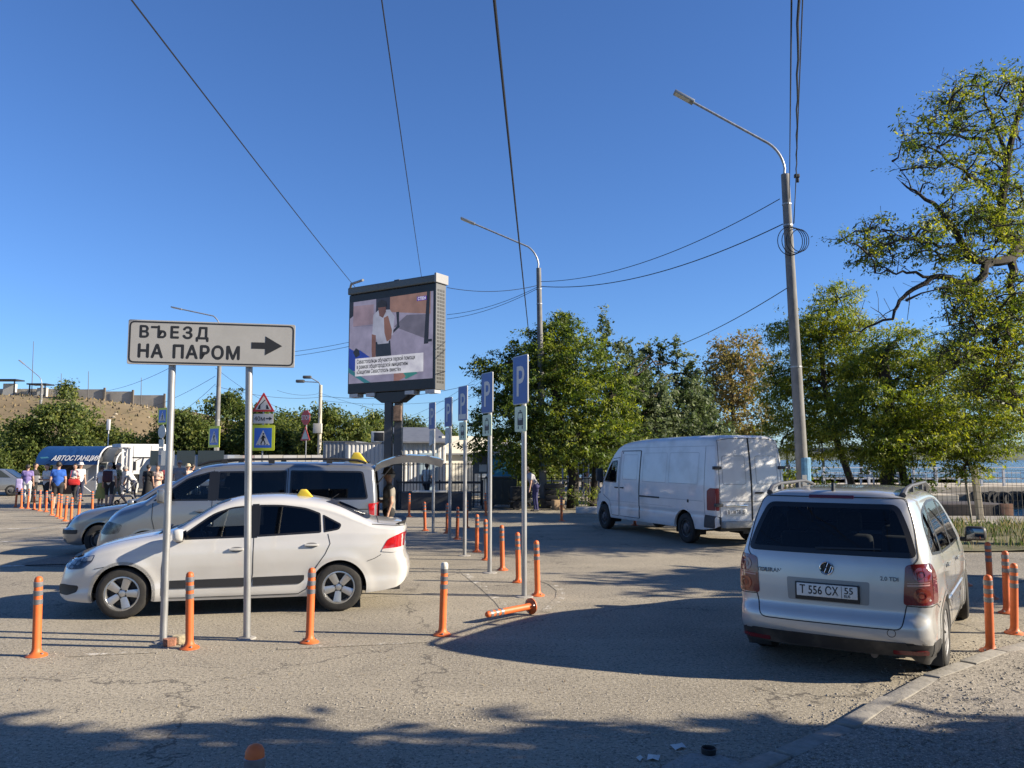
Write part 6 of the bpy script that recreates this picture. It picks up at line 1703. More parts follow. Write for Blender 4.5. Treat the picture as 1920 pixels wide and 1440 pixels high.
for px_, y0, y1, lab in ((60, 720, 640, 'tall thin radio mast on the hilltop behind the lamp'), (115, 718, 700, 'short lamp mast on the hilltop above the bush'), (166, 724, 696, 'short leaning mast on the hilltop fence'), (265, 732, 708, 'thin pole on the right part of the hilltop fence')):
    a_, b_ = pt(px_, y0 + 14, 159), pt(px_ + (3 if y0 - y1 > 40 else 0), y1, 159)
    t = thing('hilltop_mast', lab, 'mast', a_); q = MB(); q.tube([(0, 0, -2), (b_.x - a_.x, 0, b_.z - a_.z)], [.09, .05], 5); q.build('mast', M_DARKM, t)
# ------------------------------------------------------------------ street furniture
M_ORANGE = mat('bollard_orange', (.74, .15, .028), .55, var=.12, vscale=9, dirt=((.30, .13, .07), 9, .6), rand=.22)
M_REFL = mat('bollard_reflective', (.20, .20, .215), .4, .3, var=.25, vscale=12)
M_REFLO = mat('bollard_cap', (.62, .13, .03), .5, var=.2, vscale=9)
M_GALV = mat('galvanised_steel', (.38, .385, .39), .45, .6, var=.25, vscale=16, bump=.05, bscale=30, stretch=(1, 1, .15))
M_SIGNW = mat('sign_white', (.375, .37, .355), .5, var=.05, vscale=5, dirt=((.33, .32, .30), 3, .4))
M_SIGNBACK = mat('sign_back', (.40, .41, .42), .45, .6)
M_BLUE = mat('sign_blue', (.016, .075, .33), .4, var=.08, vscale=5)
M_SIGNYEL = mat('sign_yellow', (.62, .70, .03), .45)
M_SIGNRED = mat('sign_red', (.50, .02, .025), .45)
M_WHITEP = mat('white_paint', (.60, .59, .57), .5, var=.05)

def bollard_proto():
    r = thing('bollard', '', 'bollard')
    q = MB()
    q.lathe([(.100, 0), (.100, .010), (.088, .018), (.058, .034), (.045, .055), (.040, .085), (.040, .46), (.039, .72), (.037, .745), (.028, .762), (.012, .77), (0, .771)], 20)
    q.lathe([(.0, .0), (.100, 0)], 20)
    q.build('post', M_ORANGE, r, smooth=True)
    for z in (.50, .585, .67):
        q = MB(); q.lathe([(.0395, z), (.0425, z + .003), (.0425, z + .047), (.0395, z + .05)], 20); q.build('reflective_band', M_REFL, r, smooth=True)
    for k in range(3):
        a = 2.1 * k + .4
        q = MB(); q.lathe([(.011, .018), (.011, .034), (0, .036)], 6, c=(.074 * math.cos(a), .074 * math.sin(a), .004)); q.build('bolt', M_GALV, r)
    return r
BOL = bollard_proto(); bol_used = [False]
def bollard(p, label, group=None, rot=None, sc=1.0):
    rt = rot if rot else (rnd.uniform(-.035, .035), rnd.uniform(-.035, .035), rnd.uniform(0, 6))
    if not bol_used[0]:
        bol_used[0] = True; b = BOL; b.location = p; b.rotation_euler = rt; b['label'] = label
        if group: b['group'] = group
    else: b = dup(BOL, p, label=label, rot=rt)
    if group: b['group'] = group
    elif 'group' in b.keys(): del b['group']
    b.scale = (sc, sc, sc)
    return b
G1 = 'orange bollards round the taxi bays'
bollard(gp(68, 1230), 'orange bollard at the left edge, before the front of the white sedan', G1)
bollard(gp(355, 1216), 'orange bollard between the two ferry sign posts, beside loose stones', G1)
bollard(gp(580, 1205), 'orange bollard right of the ferry sign, before the sedan rear wheel', G1)
bc_ = bollard(gp(829, 1191), 'orange bollard with pale cap standing alone just right of the sedan tail', G1)
q = MB(); q.lathe([(.0405, .70), (.0415, .74), (.040, .765), (.028, .785), (0, .79)], 16); q.build('pale_cap', mat('cap_pale', (.62, .58, .50), .6, var=.2, vscale=20), bc_, smooth=True)
bollard(gp(1008, 1117), 'orange bollard right beside the nearest blue parking sign post', G1)
bollard(gp(972, 1092), 'orange bollard half hidden behind the nearest blue parking sign post', G1)
bollard(gp(942, 1069), 'orange bollard between the two nearest blue parking sign posts', G1)
bollard(gp(894, 1035), 'orange bollard between the second and third blue parking sign posts', G1)
bollard(gp(912, 1050), 'orange bollard hidden behind the second blue parking sign post', G1)
bollard(gp(857, 1011), 'orange bollard between the third and fourth blue parking sign posts', G1)
bollard(gp(838, 1000), 'orange bollard just behind the fourth blue parking sign post', G1)
bollard(gp(797, 995), 'orange bollard left of the farthest blue parking sign post', G1)
bollard(gp(767, 969), 'orange bollard in front of the low dark wall under the billboard', G1)
bollard(gp(911, 967), 'orange bollard before the dark waste bins', G1)
bollard(gp(1053, 977), 'lone orange bollard before the tree trunks, left of the white van', G1)
bollard(gp(875, 990), 'orange bollard seen beyond the third blue parking sign post', G1)
bollard(gp(1190, 985), 'orange bollard behind the white van, seen under its sill', G1)
G2 = 'orange bollards by the gravel walk'
bollard(gp(1857, 1222), 'leaning orange bollard by the rear wheel of the silver people carrier', G2, rot=(.02, -.10, 1))
bollard(gp(1902, 1188), 'nearest upright orange bollard at the right picture edge', G2, rot=(.0, -.05, 2))
bollard(gp(1888, 1150), 'orange bollard directly behind the one at the right picture edge', G2)
bollard(gp(1858, 1122), 'orange bollard on the walk between mirror and right picture edge', G2)
bollard(gp(1810, 1098), 'orange bollard below the door mirror of the silver people carrier', G2, rot=(0, -.10, 0))
bollard((-1.04, 3.36, 0), 'orange bollard at the bottom edge, only its top showing', rot=(0, 0, .3))
fb = bollard((0, 0, 0), 'fallen orange bollard lying flat near the worn white arc')
a, b = gp(916, 1168), gp(996, 1152)
d = (a - b); fb.location = (b.x, b.y, .10); fb.rotation_euler = d.to_track_quat('Z', 'X').to_euler(); fb.rotation_euler.rotate_axis('Z', .4)
G3 = 'orange bollards in a row before the waiting people'
for i, (x, y) in enumerate([(29, 951), (40, 953), (52, 954), (64, 956), (74, 958), (86, 960), (97, 966), (107, 969), (113, 972), (122, 977), (133, 981), (147, 969), (173, 962)]):
    lab = ['leftmost orange bollard', 'second orange bollard from the left', 'third orange bollard from the left', 'fourth orange bollard from the left', 'fifth orange bollard from the left', 'sixth orange bollard from the left', 'seventh orange bollard from the left', 'eighth orange bollard from the left', 'ninth orange bollard from the left', 'tenth orange bollard from the left', 'nearest orange bollard', 'orange bollard directly above the silver estate bonnet', 'rightmost orange bollard'][i] + ' in the row before the waiting people'
    bollard(gp(x, y), lab, G3)

# ---- the ferry sign
s1, s2 = gp(306, 1204), gp(463, 1197)
ax = (s2 - s1).normalized(); rz = math.atan2(ax.y, ax.x)
fs = thing('ferry_sign', 'large white direction sign with black lettering and arrow on two steel posts', 'sign', s1, rz)
Ls = (s2 - s1).length
for x, tp in ((0, -.008), (Ls, -.026)):
    q = MB(); q.tube([(x, 0, -.05), (x + tp * 4 * .7, 0, 3.39)], .038, 16); q.build('post', M_GALV, fs, smooth=True)
    q = MB(); q.lathe([(.10, 0), (.09, .012), (.045, .016)], 14, c=(x, 0, 0)); q.build('post_foot', mat('mortar', (.34, .32, .29), .95, var=.2, vscale=20), fs)
x0, x1, z0, z1 = -.46, 1.265, 2.925, 3.405
q = MB(); q.prism(rpoly([(x0, z0), (x1, z0), (x1, z1), (x0, z1)], .02), -.075, -.048, 'xz'); bd = q.build('board', [M_SIGNW], fs, bevel=.003)
q = MB()
def rect_ring(q, x0, x1, z0, z1, w, r, y0, y1):
    o = rpoly([(x0, z0), (x1, z0), (x1, z1), (x0, z1)], r, 6); i = inset(o, w); n = len(o)
    V = [(p[0], y0, p[1]) for p in o] + [(p[0], y0, p[1]) for p in i] + [(p[0], y1, p[1]) for p in o] + [(p[0], y1, p[1]) for p in i]
    F = []
    for k in range(n):
        j = (k + 1) % n; F += [(k, j, n + j, n + k), (k, 2 * n + k, 2 * n + j, j), (n + k, n + j, 3 * n + j, 3 * n + k)]
    q.add(V, F)
rect_ring(q, x0 + .012, x1 - .012, z0 + .014, z1 - .014, .016, .06, -.0765, -.0745); q.build('board_border', M_INK, bd)
def fit_text(t, w): t.scale.x = w / max(v.co.x for v in t.data.vertices); return t
lx = x0 + .105
for ch, cw in (('В', .105), ('Ь', .10), ('Е', .098), ('З', .108), ('Д', .135)):
    if ch == 'Ь':                  # hard sign: a soft sign with a bar to the left of its stem
        MB().box((lx + .022, -.0760, z1 - .0755), (.062, .003, .022)).build('letter_bar', M_INK, bd); lx += .045
    fit_text(text_mesh('letter', ch, .175, M_INK, bd, (lx, -.0758, z1 - .19), (math.pi / 2, 0, 0), bold=.006), cw); lx += cw + .030
fit_text(text_mesh('lettering', 'НА', .195, M_INK, bd, (x0 + .095, -.0758, z0 + .075), (math.pi / 2, 0, 0), bold=.0075, space=1.12), .265)
fit_text(text_mesh('lettering', 'ПАРОМ', .195, M_INK, bd, (x0 + .445, -.0758, z0 + .075), (math.pi / 2, 0, 0), bold=.0075, space=1.12), .70)
ax0 = x0 + 1.265
q = MB(); q.prism([(ax0, 3.125), (ax0 + .145, 3.125), (ax0 + .145, 3.055), (ax0 + .325, 3.16), (ax0 + .145, 3.265), (ax0 + .145, 3.195), (ax0, 3.195)], -.0775, -.075, 'xz'); q.build('arrow', M_INK, bd)
for z in (3.0, 3.30):
    for x in (.0, Ls): MB().box((x, -.01, z), (.10, .09, .03)).build('clamp', M_GALV, fs)

# ---- blue parking signs on posts
def parking_sign(base, h, lab, tilt=0.0, torn=False, blank=False, face=63, sticker=False, z_sign=None):
    t = thing('parking_sign', lab, 'sign', base, -R(face), 'blue parking signs along the taxi bays')
    t.rotation_euler = (0, tilt, -R(face))
    q = MB(); q.tube([(0, 0, -.05), (0, 0, h)], .038, 14); q.build('post', M_GALV, t, smooth=True)
    q = MB(); q.lathe([(.13, 0), (.12, .01), (.045, .014)], 12); q.build('post_foot', mat('mortar'), t)
    hw, hb = .225, .70
    q = MB(); q.prism(rpoly([(-hw, h - hb), (hw, h - hb), (hw, h), (-hw, h)], .03), -.062, -.044, 'xz'); b = q.build('board', [M_SIGNBACK], t, bevel=.002)
    q = MB(); q.prism(rpoly([(-hw + .012, h - hb + .012), (hw - .012, h - hb + .012), (hw - .012, h - .012), (-hw + .012, h - .012)], .025), -.0635, -.0615, 'xz'); q.build('blue_face', M_BLUE, b)
    tx = text_mesh('letter', 'P', .62, M_WHITEP, b, (0, -.0645, h - .58), (math.pi / 2, 0, 0), bold=.006, align='CENTER'); tx.scale.x = .85
    if sticker: MB().box((0, -.0645, h - .62), (.36, .002, .10)).build('sticker', M_WHITEP, b)
    hl = h - hb - .03
    m2 = mat('plate_greenish', (.52, .64, .50), .5, var=.08, vscale=8) if not blank else M_SIGNBACK
    q = MB(); q.prism(rpoly([(-.175, hl - .36), (.175, hl - .36), (.175, hl), (-.175, hl)], .03), -.060, -.046, 'xz'); p2 = q.build('plate', m2, t, bevel=.002)
    if not torn:
        # taxi / bus pictogram seen from the front
        q = MB(); q.prism([(-.085, hl - .27), (.085, hl - .27), (.085, hl - .17), (.06, hl - .08), (-.06, hl - .08), (-.085, hl - .17)], -.0612, -.060, 'xz'); k = q.build('pictogram', M_INK, p2)
        q = MB(); q.prism([(-.065, hl - .17), (.065, hl - .17), (.048, hl - .10), (-.048, hl - .10)], -.0622, -.0612, 'xz'); q.build('pictogram_window', m2, k)
        for x in (-.06, .06): MB().box((x, -.0606, hl - .30), (.03, .0012, .04)).build('pictogram_wheel', M_INK, p2)
        MB().box((0, -.0606, hl - .065), (.05, .0012, .02)).build('pictogram_lamp', M_INK, p2)
    else:
        q = MB(); q.prism([(-.17, hl - .42), (.02, hl - .36), (.10, hl - .20), (-.05, hl - .1), (-.17, hl - .16)], -.064, -.062, 'xz'); q.build('torn_sheet', M_WHITEP, p2)
    for z in (h - .12, h - .58, hl - .18): MB().box((0, -.02, z), (.10, .085, .03)).build('clamp', M_GALV, t)
    return t
for (bx, by, tx_, ty, lab, kw) in (
    (983, 1119, 971, 667, 'blue parking sign nearest the camera with a pale taxi plate, on a leaning steel post', {}),
    (918, 1074, 910, 699, 'blue parking sign second nearest with a grey taxi plate, behind the nearest one', {}),
    (871, 1042, 866, 724, 'blue parking sign in the middle of the five, with a white sticker under its letter', dict(sticker=True)),
    (843, 1014, 840, 745, 'blue parking sign second farthest, over a torn grey plate', dict(torn=True, blank=True)),
    (812, 999, 808, 755, 'blue parking sign farthest away, over a plate with a torn white sheet', dict(torn=True, blank=True))):
    b = gp(bx, by); t = pt(tx_, ty, b.y)
    parking_sign(b, t.z, lab, **kw)

# ---- lamp posts
M_CONC = mat('pole_concrete', (.20, .20, .20), .85, var=.2, vscale=5, bump=.3, bscale=30, stretch=(1, 1, .3), dirt=((.10, .10, .10), 2, .6))
def lamp_post(base, top_h, arm_dx, arm_dz, lab, r0=.17, r1=.11, rz=0.0, lean=(0, 0), bands=True, led=True, cat='street lamp'):
    t = thing('street_lamp', lab, cat, base, rz, 'street lamps round the car park')
    lx, ly = lean
    q = MB(); q.tube([(lx * s_, ly * s_, -.1 + s_ * (top_h + .1)) for s_ in np.linspace(0, 1, 8)], list(np.linspace(r0, r1, 8)), 14); q.build('pole', M_CONC, t, smooth=True)
    px = [(lx, ly, top_h - .3), (lx - .02, ly, top_h + .05)]
    for k in range(1, 9):
        a = k / 9 * 1.12
        px.append((lx - .95 * (1 - math.cos(a)), ly, top_h + .05 + .95 * math.sin(a) * 1.05))
    e = Vector((lx + arm_dx, ly, top_h + arm_dz)); px.append(tuple(e))
    q = MB(); q.tube(px, .034, 10); q.build('arm', M_GALV, t, smooth=True)
    di = (e - Vector(px[-2])).normalized(); rot = di.to_track_quat('X', 'Z').to_matrix()
    h = MB(); h.box((0, 0, 0), (.62, .26, .07), rot=rot); hd_ = h.build('lamp_head', M_SIGNBACK, t, smooth=True, bevel=.02); hd_.location = e + di * .30
    g_ = MB(); g_.box((0, 0, 0), (.46, .21, .012), rot=rot); o = g_.build('lamp_glass', mat('lamp_diffuser', (.62, .60, .52), .3), hd_); o.location = Vector((0, 0, -.037)) + di * .05
    if bands:
        for z in (top_h - 1.45, top_h - .85, top_h * .45):
            q = MB(); rr = r0 + (r1 - r0) * z / top_h; q.lathe([(rr, z - .02), (rr + .012, z - .02), (rr + .012, z + .02), (rr, z + .02)], 14, c=(lx * z / top_h, ly * z / top_h, 0)); q.build('band', M_GALV, t)
    return t
pr = pt(1509, 940, 21.5); pr.z = 0
prt = pt(1472, 327, 21.5); pre = pt(1300, 192, 21.5)
LAMP_R = lamp_post(pr, prt.z, pre.x - prt.x, pre.z - prt.z, 'tall street lamp between the white van and the silver people carrier', lean=(prt.x - pr.x, 0))
q = MB(); q.lathe([(.176, 0), (.18, .03), (.18, .68), (.172, .70)], 14, c=(.0, 0, 1.25)); q.build('blue_notice', mat('blue_notice', (.10, .27, .46), .7, var=.3, vscale=6), LAMP_R)
q = MB(); q.box((-.05, -.185, 1.32), (.12, .012, .34)); q.build('paper_notice', M_WHITEP, LAMP_R)
coil = MB()
cz = prt.z - 1.55; cx = (prt.x - pr.x) * cz / prt.z
for k in range(4):
    coil.tube([(cx + .08 * k - .02 + (.34 - .03 * k) * math.cos(a), -.17 - .02 * k, cz - .38 + (.40 - .03 * k) * math.sin(a)) for a in np.linspace(math.pi / 2, math.pi * 2.5, 26)], .012, 5)
coil.build('cable_coil', M_INK, LAMP_R)
pm = pt(1019, 950, 31.5); pm.z = 0; pmt = pt(1010, 503, 31.5); pme = pt(890, 420, 31.5)
LAMP_M = lamp_post(pm, pmt.z, pme.x - pmt.x, pme.z - pmt.z, 'street lamp in the middle, standing before the dense green tree', lean=(pmt.x - pm.x, 0), r0=.15, r1=.095)
q = MB(); q.lathe([(.15, 0), (.155, .02), (.155, .30), (.15, .32)], 14, c=(0, 0, 1.62)); q.build('blue_notice', mat('blue_notice'), LAMP_M)
MB().box((0, 0, .15), (.55, .55, .5)).build('pole_base', mat('dark_base', (.08, .08, .075), .9, var=.3, vscale=5), LAMP_M, bevel=.03)
pl = pt(403, 930, 44); pl.z = 0; plt = pt(404, 622, 44); ple = pt(332, 580, 44)
LAMP_L = lamp_post(pl, plt.z, ple.x - plt.x, ple.z - plt.z, 'street lamp rising behind the white ferry sign board', r0=.15, r1=.10)
pf = pt(67, 930, 72); pf.z = 0; pft = pt(69, 722, 72); pfe = pt(36, 683, 72)
LAMP_F = lamp_post(pf, pft.z, pfe.x - pft.x, pfe.z - pft.z, 'far street lamp at the left, before the dry hillside', r0=.17, r1=.11)
# floodlight mast with two heads
b = pt(597, 920, 58); b.z = 0
fl = thing('floodlight_mast', 'old concrete mast with two lamp heads behind the minivan', 'street lamp', b)
tz = pt(597, 722, 58).z
q = MB(); q.tube([(0, 0, 0), (0, 0, tz)], [.16, .12], 10); q.build('pole', mat('pole_cream', (.50, .46, .38), .9, var=.1), fl, smooth=True)
for dx, dz in ((-.75, .55), (-1.25, .25)):
    q = MB(); q.tube([(0, 0, tz - .1), (-.15, 0, tz + .2), (dx, 0, tz + dz)], .035, 6); q.build('arm', M_GALV, fl, smooth=True)
    rbox('lamp_head', (dx - .25, 0, tz + dz + .03), (.62, .3, .22), mat('lamp_dark', (.10, .10, .10), .6), fl, .07)
rbox('junction_box', (-.1, -.22, 4.1), (.6, .35, .7), mat('box_cream', (.55, .52, .46), .7), fl, .02)

# ---- warning and crossing signs
def tri_pts(s): h = s * .866; return [(-s / 2, 0), (s / 2, 0), (0, h)]
b = pt(489, 940, 33); b.z = 0
sg_ = thing('bridge_warning_sign', 'sign post with red triangle, distance plate and yellow framed crossing sign', 'sign', b)
zt = pt(489, 736, 33).z
q = MB(); q.tube([(0, .03, -.05), (0, .03, zt - .1)], .035, 10); q.build('post', M_GALV, sg_, smooth=True)
zb = pt(489, 772, 33).z
q = MB(); q.prism([(x, z + zb) for x, z in rpoly(tri_pts(.94), .05)], -.02, 0, 'xz'); tr = q.build('warning_triangle', M_SIGNRED, sg_)
q = MB(); q.prism([(x, z + zb + .085) for x, z in rpoly(tri_pts(.66), .03)], -.023, -.02, 'xz'); q.build('triangle_face', M_WHITEP, tr)
q = MB(); q.prism([(-.24, zb + .11), (-.12, zb + .11), (-.12, zb + .28), (-.17, zb + .28)], -.026, -.023, 'xz'); q.build('bridge_pier', M_INK, tr)
q = MB(); q.prism([(.24, zb + .11), (.12, zb + .11), (.12, zb + .28), (.17, zb + .28)], -.026, -.023, 'xz'); q.build('bridge_pier', M_INK, tr)
q = MB(); q.prism([(-.15, zb + .29), (-.12, zb + .27), (.09, zb + .48), (.06, zb + .50)], -.026, -.023, 'xz'); q.build('bridge_leaf', M_INK, tr)
z0, z1 = pt(489, 794, 33).z, pt(489, 776, 33).z
q = MB(); q.prism(rpoly([(-.40, z0), (.42, z0), (.42, z1), (-.40, z1)], .03), -.02, 0, 'xz'); pk = q.build('distance_plate', M_WHITEP, sg_)
text_mesh('plate_text', '40м', .26, M_INK, pk, (-.37, -.022, z0 + .11), (math.pi / 2, 0, 0), bold=.003)
q = MB(); zc = (z0 + z1) / 2; q.prism([(.12, zc - .025), (.26, zc - .025), (.26, zc - .08), (.38, zc), (.26, zc + .08), (.26, zc + .025), (.12, zc + .025)], -.023, -.02, 'xz'); q.build('plate_arrow', M_INK, pk)
z0, z1 = pt(489, 845, 33).z, pt(489, 797, 33).z
q = MB(); q.prism(rpoly([(-.46, z0), (.50, z0), (.50, z1), (-.46, z1)], .05), -.02, 0, 'xz'); ye = q.build('crossing_sign', M_SIGNYEL, sg_)
def crossing(par, cx, z0, z1, hw, y):
    H = z1 - z0
    q = MB(); q.prism([(cx - hw, z0), (cx + hw, z0), (cx + hw, z1), (cx - hw, z1)], y - .002, y, 'xz'); bl = q.build('crossing_blue', mat('crossing_blue', (.02, .14, .60), .4), par)
    q = MB(); q.prism([(cx - hw * .82, z0 + H * .13), (cx + hw * .82, z0 + H * .13), (cx, z0 + H * .90)], y - .004, y - .002, 'xz'); w_ = q.build('crossing_triangle', M_WHITEP, bl)
    q = MB()
    def limb(a, b_, w): 
        a, b_ = Vector(a), Vector(b_); t = (b_ - a).normalized(); n_ = Vector((-t.y, t.x)) * w / 2
        q.prism([tuple(a + n_), tuple(a - n_), tuple(b_ - n_), tuple(b_ + n_)], y - .006, y - .004, 'xz')
    S = H; X = lambda u, v: (cx + u * S, z0 + v * S)
    limb(X(0, .40), X(.02, .62), .12 * S); limb(X(0, .42), X(-.10, .20), .06 * S); limb(X(.01, .42), X(.09, .30), .06 * S); limb(X(.09, .30), X(.12, .18), .05 * S)
    limb(X(.02, .60), X(-.11, .45), .04 * S); limb(X(.02, .60), X(.13, .48), .04 * S)
    q.prism([X(.02 + .045 * math.cos(a), .70 + .045 * math.sin(a)) for a in np.linspace(0, 6.28, 12)[:-1]], y - .006, y - .004, 'xz')
    q.build('walking_figure', M_INK, w_)
    for u in (-.24, -.08, .08, .22):
        MB().box((cx + u * S, y - .005, z0 + .16 * H), (.07 * S, .002, .03 * S)).build('zebra_bar', M_INK, w_)
crossing(ye, .02, z0 + .12, z1 - .12, .36, -.02)

def side_signs(px, Y, items, lab, rz, name='sign_post', own=True):
    b = pt(px, 930, Y); b.z = 0
    t = thing(name, lab, 'sign', b, rz)
    top = max(pt(px, it[1], Y).z for it in items)
    if own:
        q = MB(); q.tube([(0, .05, -.05), (0, .05, top)], .035, 8); q.build('post', M_GALV, t, smooth=True)
    for kind, ya, yb in items:
        z1, z0 = pt(px, ya, Y).z, pt(px, yb, Y).z; h = z1 - z0
        if kind == 'cross':
            q = MB(); q.prism([(-h / 2, z0), (h / 2, z0), (h / 2, z1), (-h / 2, z1)], -.02, 0, 'xz'); y_ = q.build('crossing_sign', M_SIGNYEL, t); crossing(y_, 0, z0 + h * .12, z1 - h * .12, h * .38, -.02)
        elif kind == 'round':
            q = MB(); q.prism([(h / 2 * math.cos(a), (z0 + z1) / 2 + h / 2 * math.sin(a)) for a in np.linspace(0, 6.28, 25)[:-1]], -.02, 0, 'xz'); q.build('round_sign', M_SIGNBACK, t)
        elif kind == 'plate':
            q = MB(); q.prism([(-h * .6, z0), (h * .6, z0), (h * .6, z1), (-h * .6, z1)], -.02, 0, 'xz'); q.build('plate', M_SIGNBACK, t)
        elif kind == 'stop':
            q = MB(); q.prism([(h / 2 * 1.06 * math.cos(a), (z0 + z1) / 2 + h / 2 * 1.06 * math.sin(a)) for a in np.arange(8) * math.pi / 4 + math.pi / 8], -.02, 0, 'xz'); o = q.build('stop_sign', M_SIGNRED, t)
            text_mesh('stop_text', 'STOP', h * .42, M_WHITEP, o, (0, -.022, (z0 + z1) / 2 - h * .14), (math.pi / 2, 0, 0), bold=.008, align='CENTER')
        elif kind == 'tri':
            q = MB(); q.prism([(x, z + z0) for x, z in rpoly(tri_pts(h / .866), .05)], -.02, 0, 'xz'); o = q.build('triangle_sign', M_SIGNRED, t)
            q = MB(); q.prism([(x, z + z0 + h * .1) for x, z in rpoly(tri_pts(h / .866 * .7), .03)], -.023, -.02, 'xz'); q.build('triangle_face', M_SIGNBACK, o)
    return t
side_signs(299, 44, [('cross', 765, 796), ('round', 797, 822), ('plate', 824, 838), ('plate', 840, 854)], 'post of turned crossing and round signs left of the ferry sign posts', R(-36))
side_signs(398, 43.4, [('cross', 799, 839)], 'turned crossing sign mounted beside the lamp post behind the ferry sign', R(-40), own=True)
side_signs(570, 48, [('stop', 769, 797), ('tri', 799, 826)], 'red octagonal stop sign over a triangle, seen at an angle', R(-42))
# ------------------------------------------------------------------ trees
M_BARK = mat('bark_grey', (.10, .085, .07), .95, var=.35, vscale=6, bump=.6, bscale=25, stretch=(1, 1, .25))
M_BARKD = mat('bark_dark', (.034, .028, .024), .95, var=.35, vscale=6, bump=.6, bscale=25, stretch=(1, 1, .25))
def leafm(name, a, b):
    a, b = tuple(c * 1.42 for c in a), tuple(c * 1.42 for c in b)
    return mat(name, a, .55, col2=b, vscale=1.3, detail=5, transl=.42, spec=.35)
LF = {
 'locust': [leafm('leaf_locust', (.070, .105, .014), (.16, .19, .024)), leafm('leaf_locust_light', (.17, .20, .024), (.28, .28, .04)), leafm('leaf_locust_dark', (.030, .052, .012), (.06, .085, .018))],
 'dense': [leafm('leaf_dense', (.050, .085, .016), (.11, .145, .024)), leafm('leaf_dense_light', (.14, .175, .024), (.21, .23, .034)), leafm('leaf_dense_dark', (.024, .042, .012), (.045, .066, .018))],
 'poplar': [leafm('leaf_poplar', (.045, .072, .026), (.09, .115, .04)), leafm('leaf_poplar_pale', (.12, .15, .075), (.18, .21, .12)), leafm('leaf_poplar_dark', (.026, .042, .016), (.05, .066, .025))],
 'yellow': [leafm('leaf_yellowing', (.16, .135, .04), (.25, .20, .06)), leafm('leaf_brown', (.17, .12, .055), (.24, .18, .09)), leafm('leaf_olive', (.09, .10, .035), (.14, .14, .045))],
 'far': [leafm('leaf_far', (.055, .085, .02), (.11, .14, .034)), leafm('leaf_far_light', (.13, .155, .034), (.19, .20, .05)), leafm('leaf_far_dark', (.034, .055, .016), (.065, .085, .024))],
}
def leaf_cloud(P, n, spread, size, rs, aspect=.42, flat=.5):
    """n leaf quads around every point of P; returns verts, faces"""
    m0 = len(P); nt = 4                                   # leaves sit along short sprays
    td = rs.normal(0, 1, (m0, nt, 3)); td[..., 2] = td[..., 2] * flat * .8 - .12; td /= np.linalg.norm(td, axis=2, keepdims=True)
    sp_ = (np.asarray(spread).reshape(-1, 1) if hasattr(spread, '__len__') else np.full((m0, 1), spread))
    ti = rs.randint(0, nt, (m0, n)); T = np.take_along_axis(td, ti[..., None].repeat(3, 2), 1).reshape(-1, 3)
    u = rs.uniform(0, 1, (m0, n)) ** .8
    S = np.repeat(sp_, n, 1).reshape(-1, 1)
    P = np.repeat(P, n, 0); k = len(P)
    D = T * (u.reshape(-1, 1) * S * 2.3) + rs.normal(0, 1, (k, 3)) * np.array([1, 1, flat]) * S * .34
    C = P + D
    # axis of the leaf: outward and drooping, random
    A = T * .7 + rs.normal(0, .55, (k, 3)) + np.array([0, 0, -.25])
    A /= np.linalg.norm(A, axis=1, keepdims=True)
    Nn = rs.normal(0, .55, (k, 3)) + np.array([0, 0, 1.0]); B = np.cross(A, Nn); B /= np.linalg.norm(B, axis=1, keepdims=True) + 1e-6
    s = size * (.45 + rs.uniform(0, 1, (k, 1)) ** 2 * 1.1); w = s * aspect
    V = np.stack([C - A * s * .5, C + B * w * .5 + A * s * .02, C + A * s * .5, C - B * w * .5 + A * s * .02], 1).reshape(-1, 3)
    F = np.arange(4 * k).reshape(-1, 4)
    return V, F
def limb_path(a, b, rs, wob=.08, n=6, sag=0.0):
    a, b = np.array(a, float), np.array(b, float); L = np.linalg.norm(b - a)
    pts = []
    for i in range(n + 1):
        t = i / n; p = a + (b - a) * t + rs.normal(0, wob * L / n, 3) * (0 < i < n) + np.array([0, 0, sag * L * math.sin(math.pi * t)]); pts.append(tuple(p))
    return pts
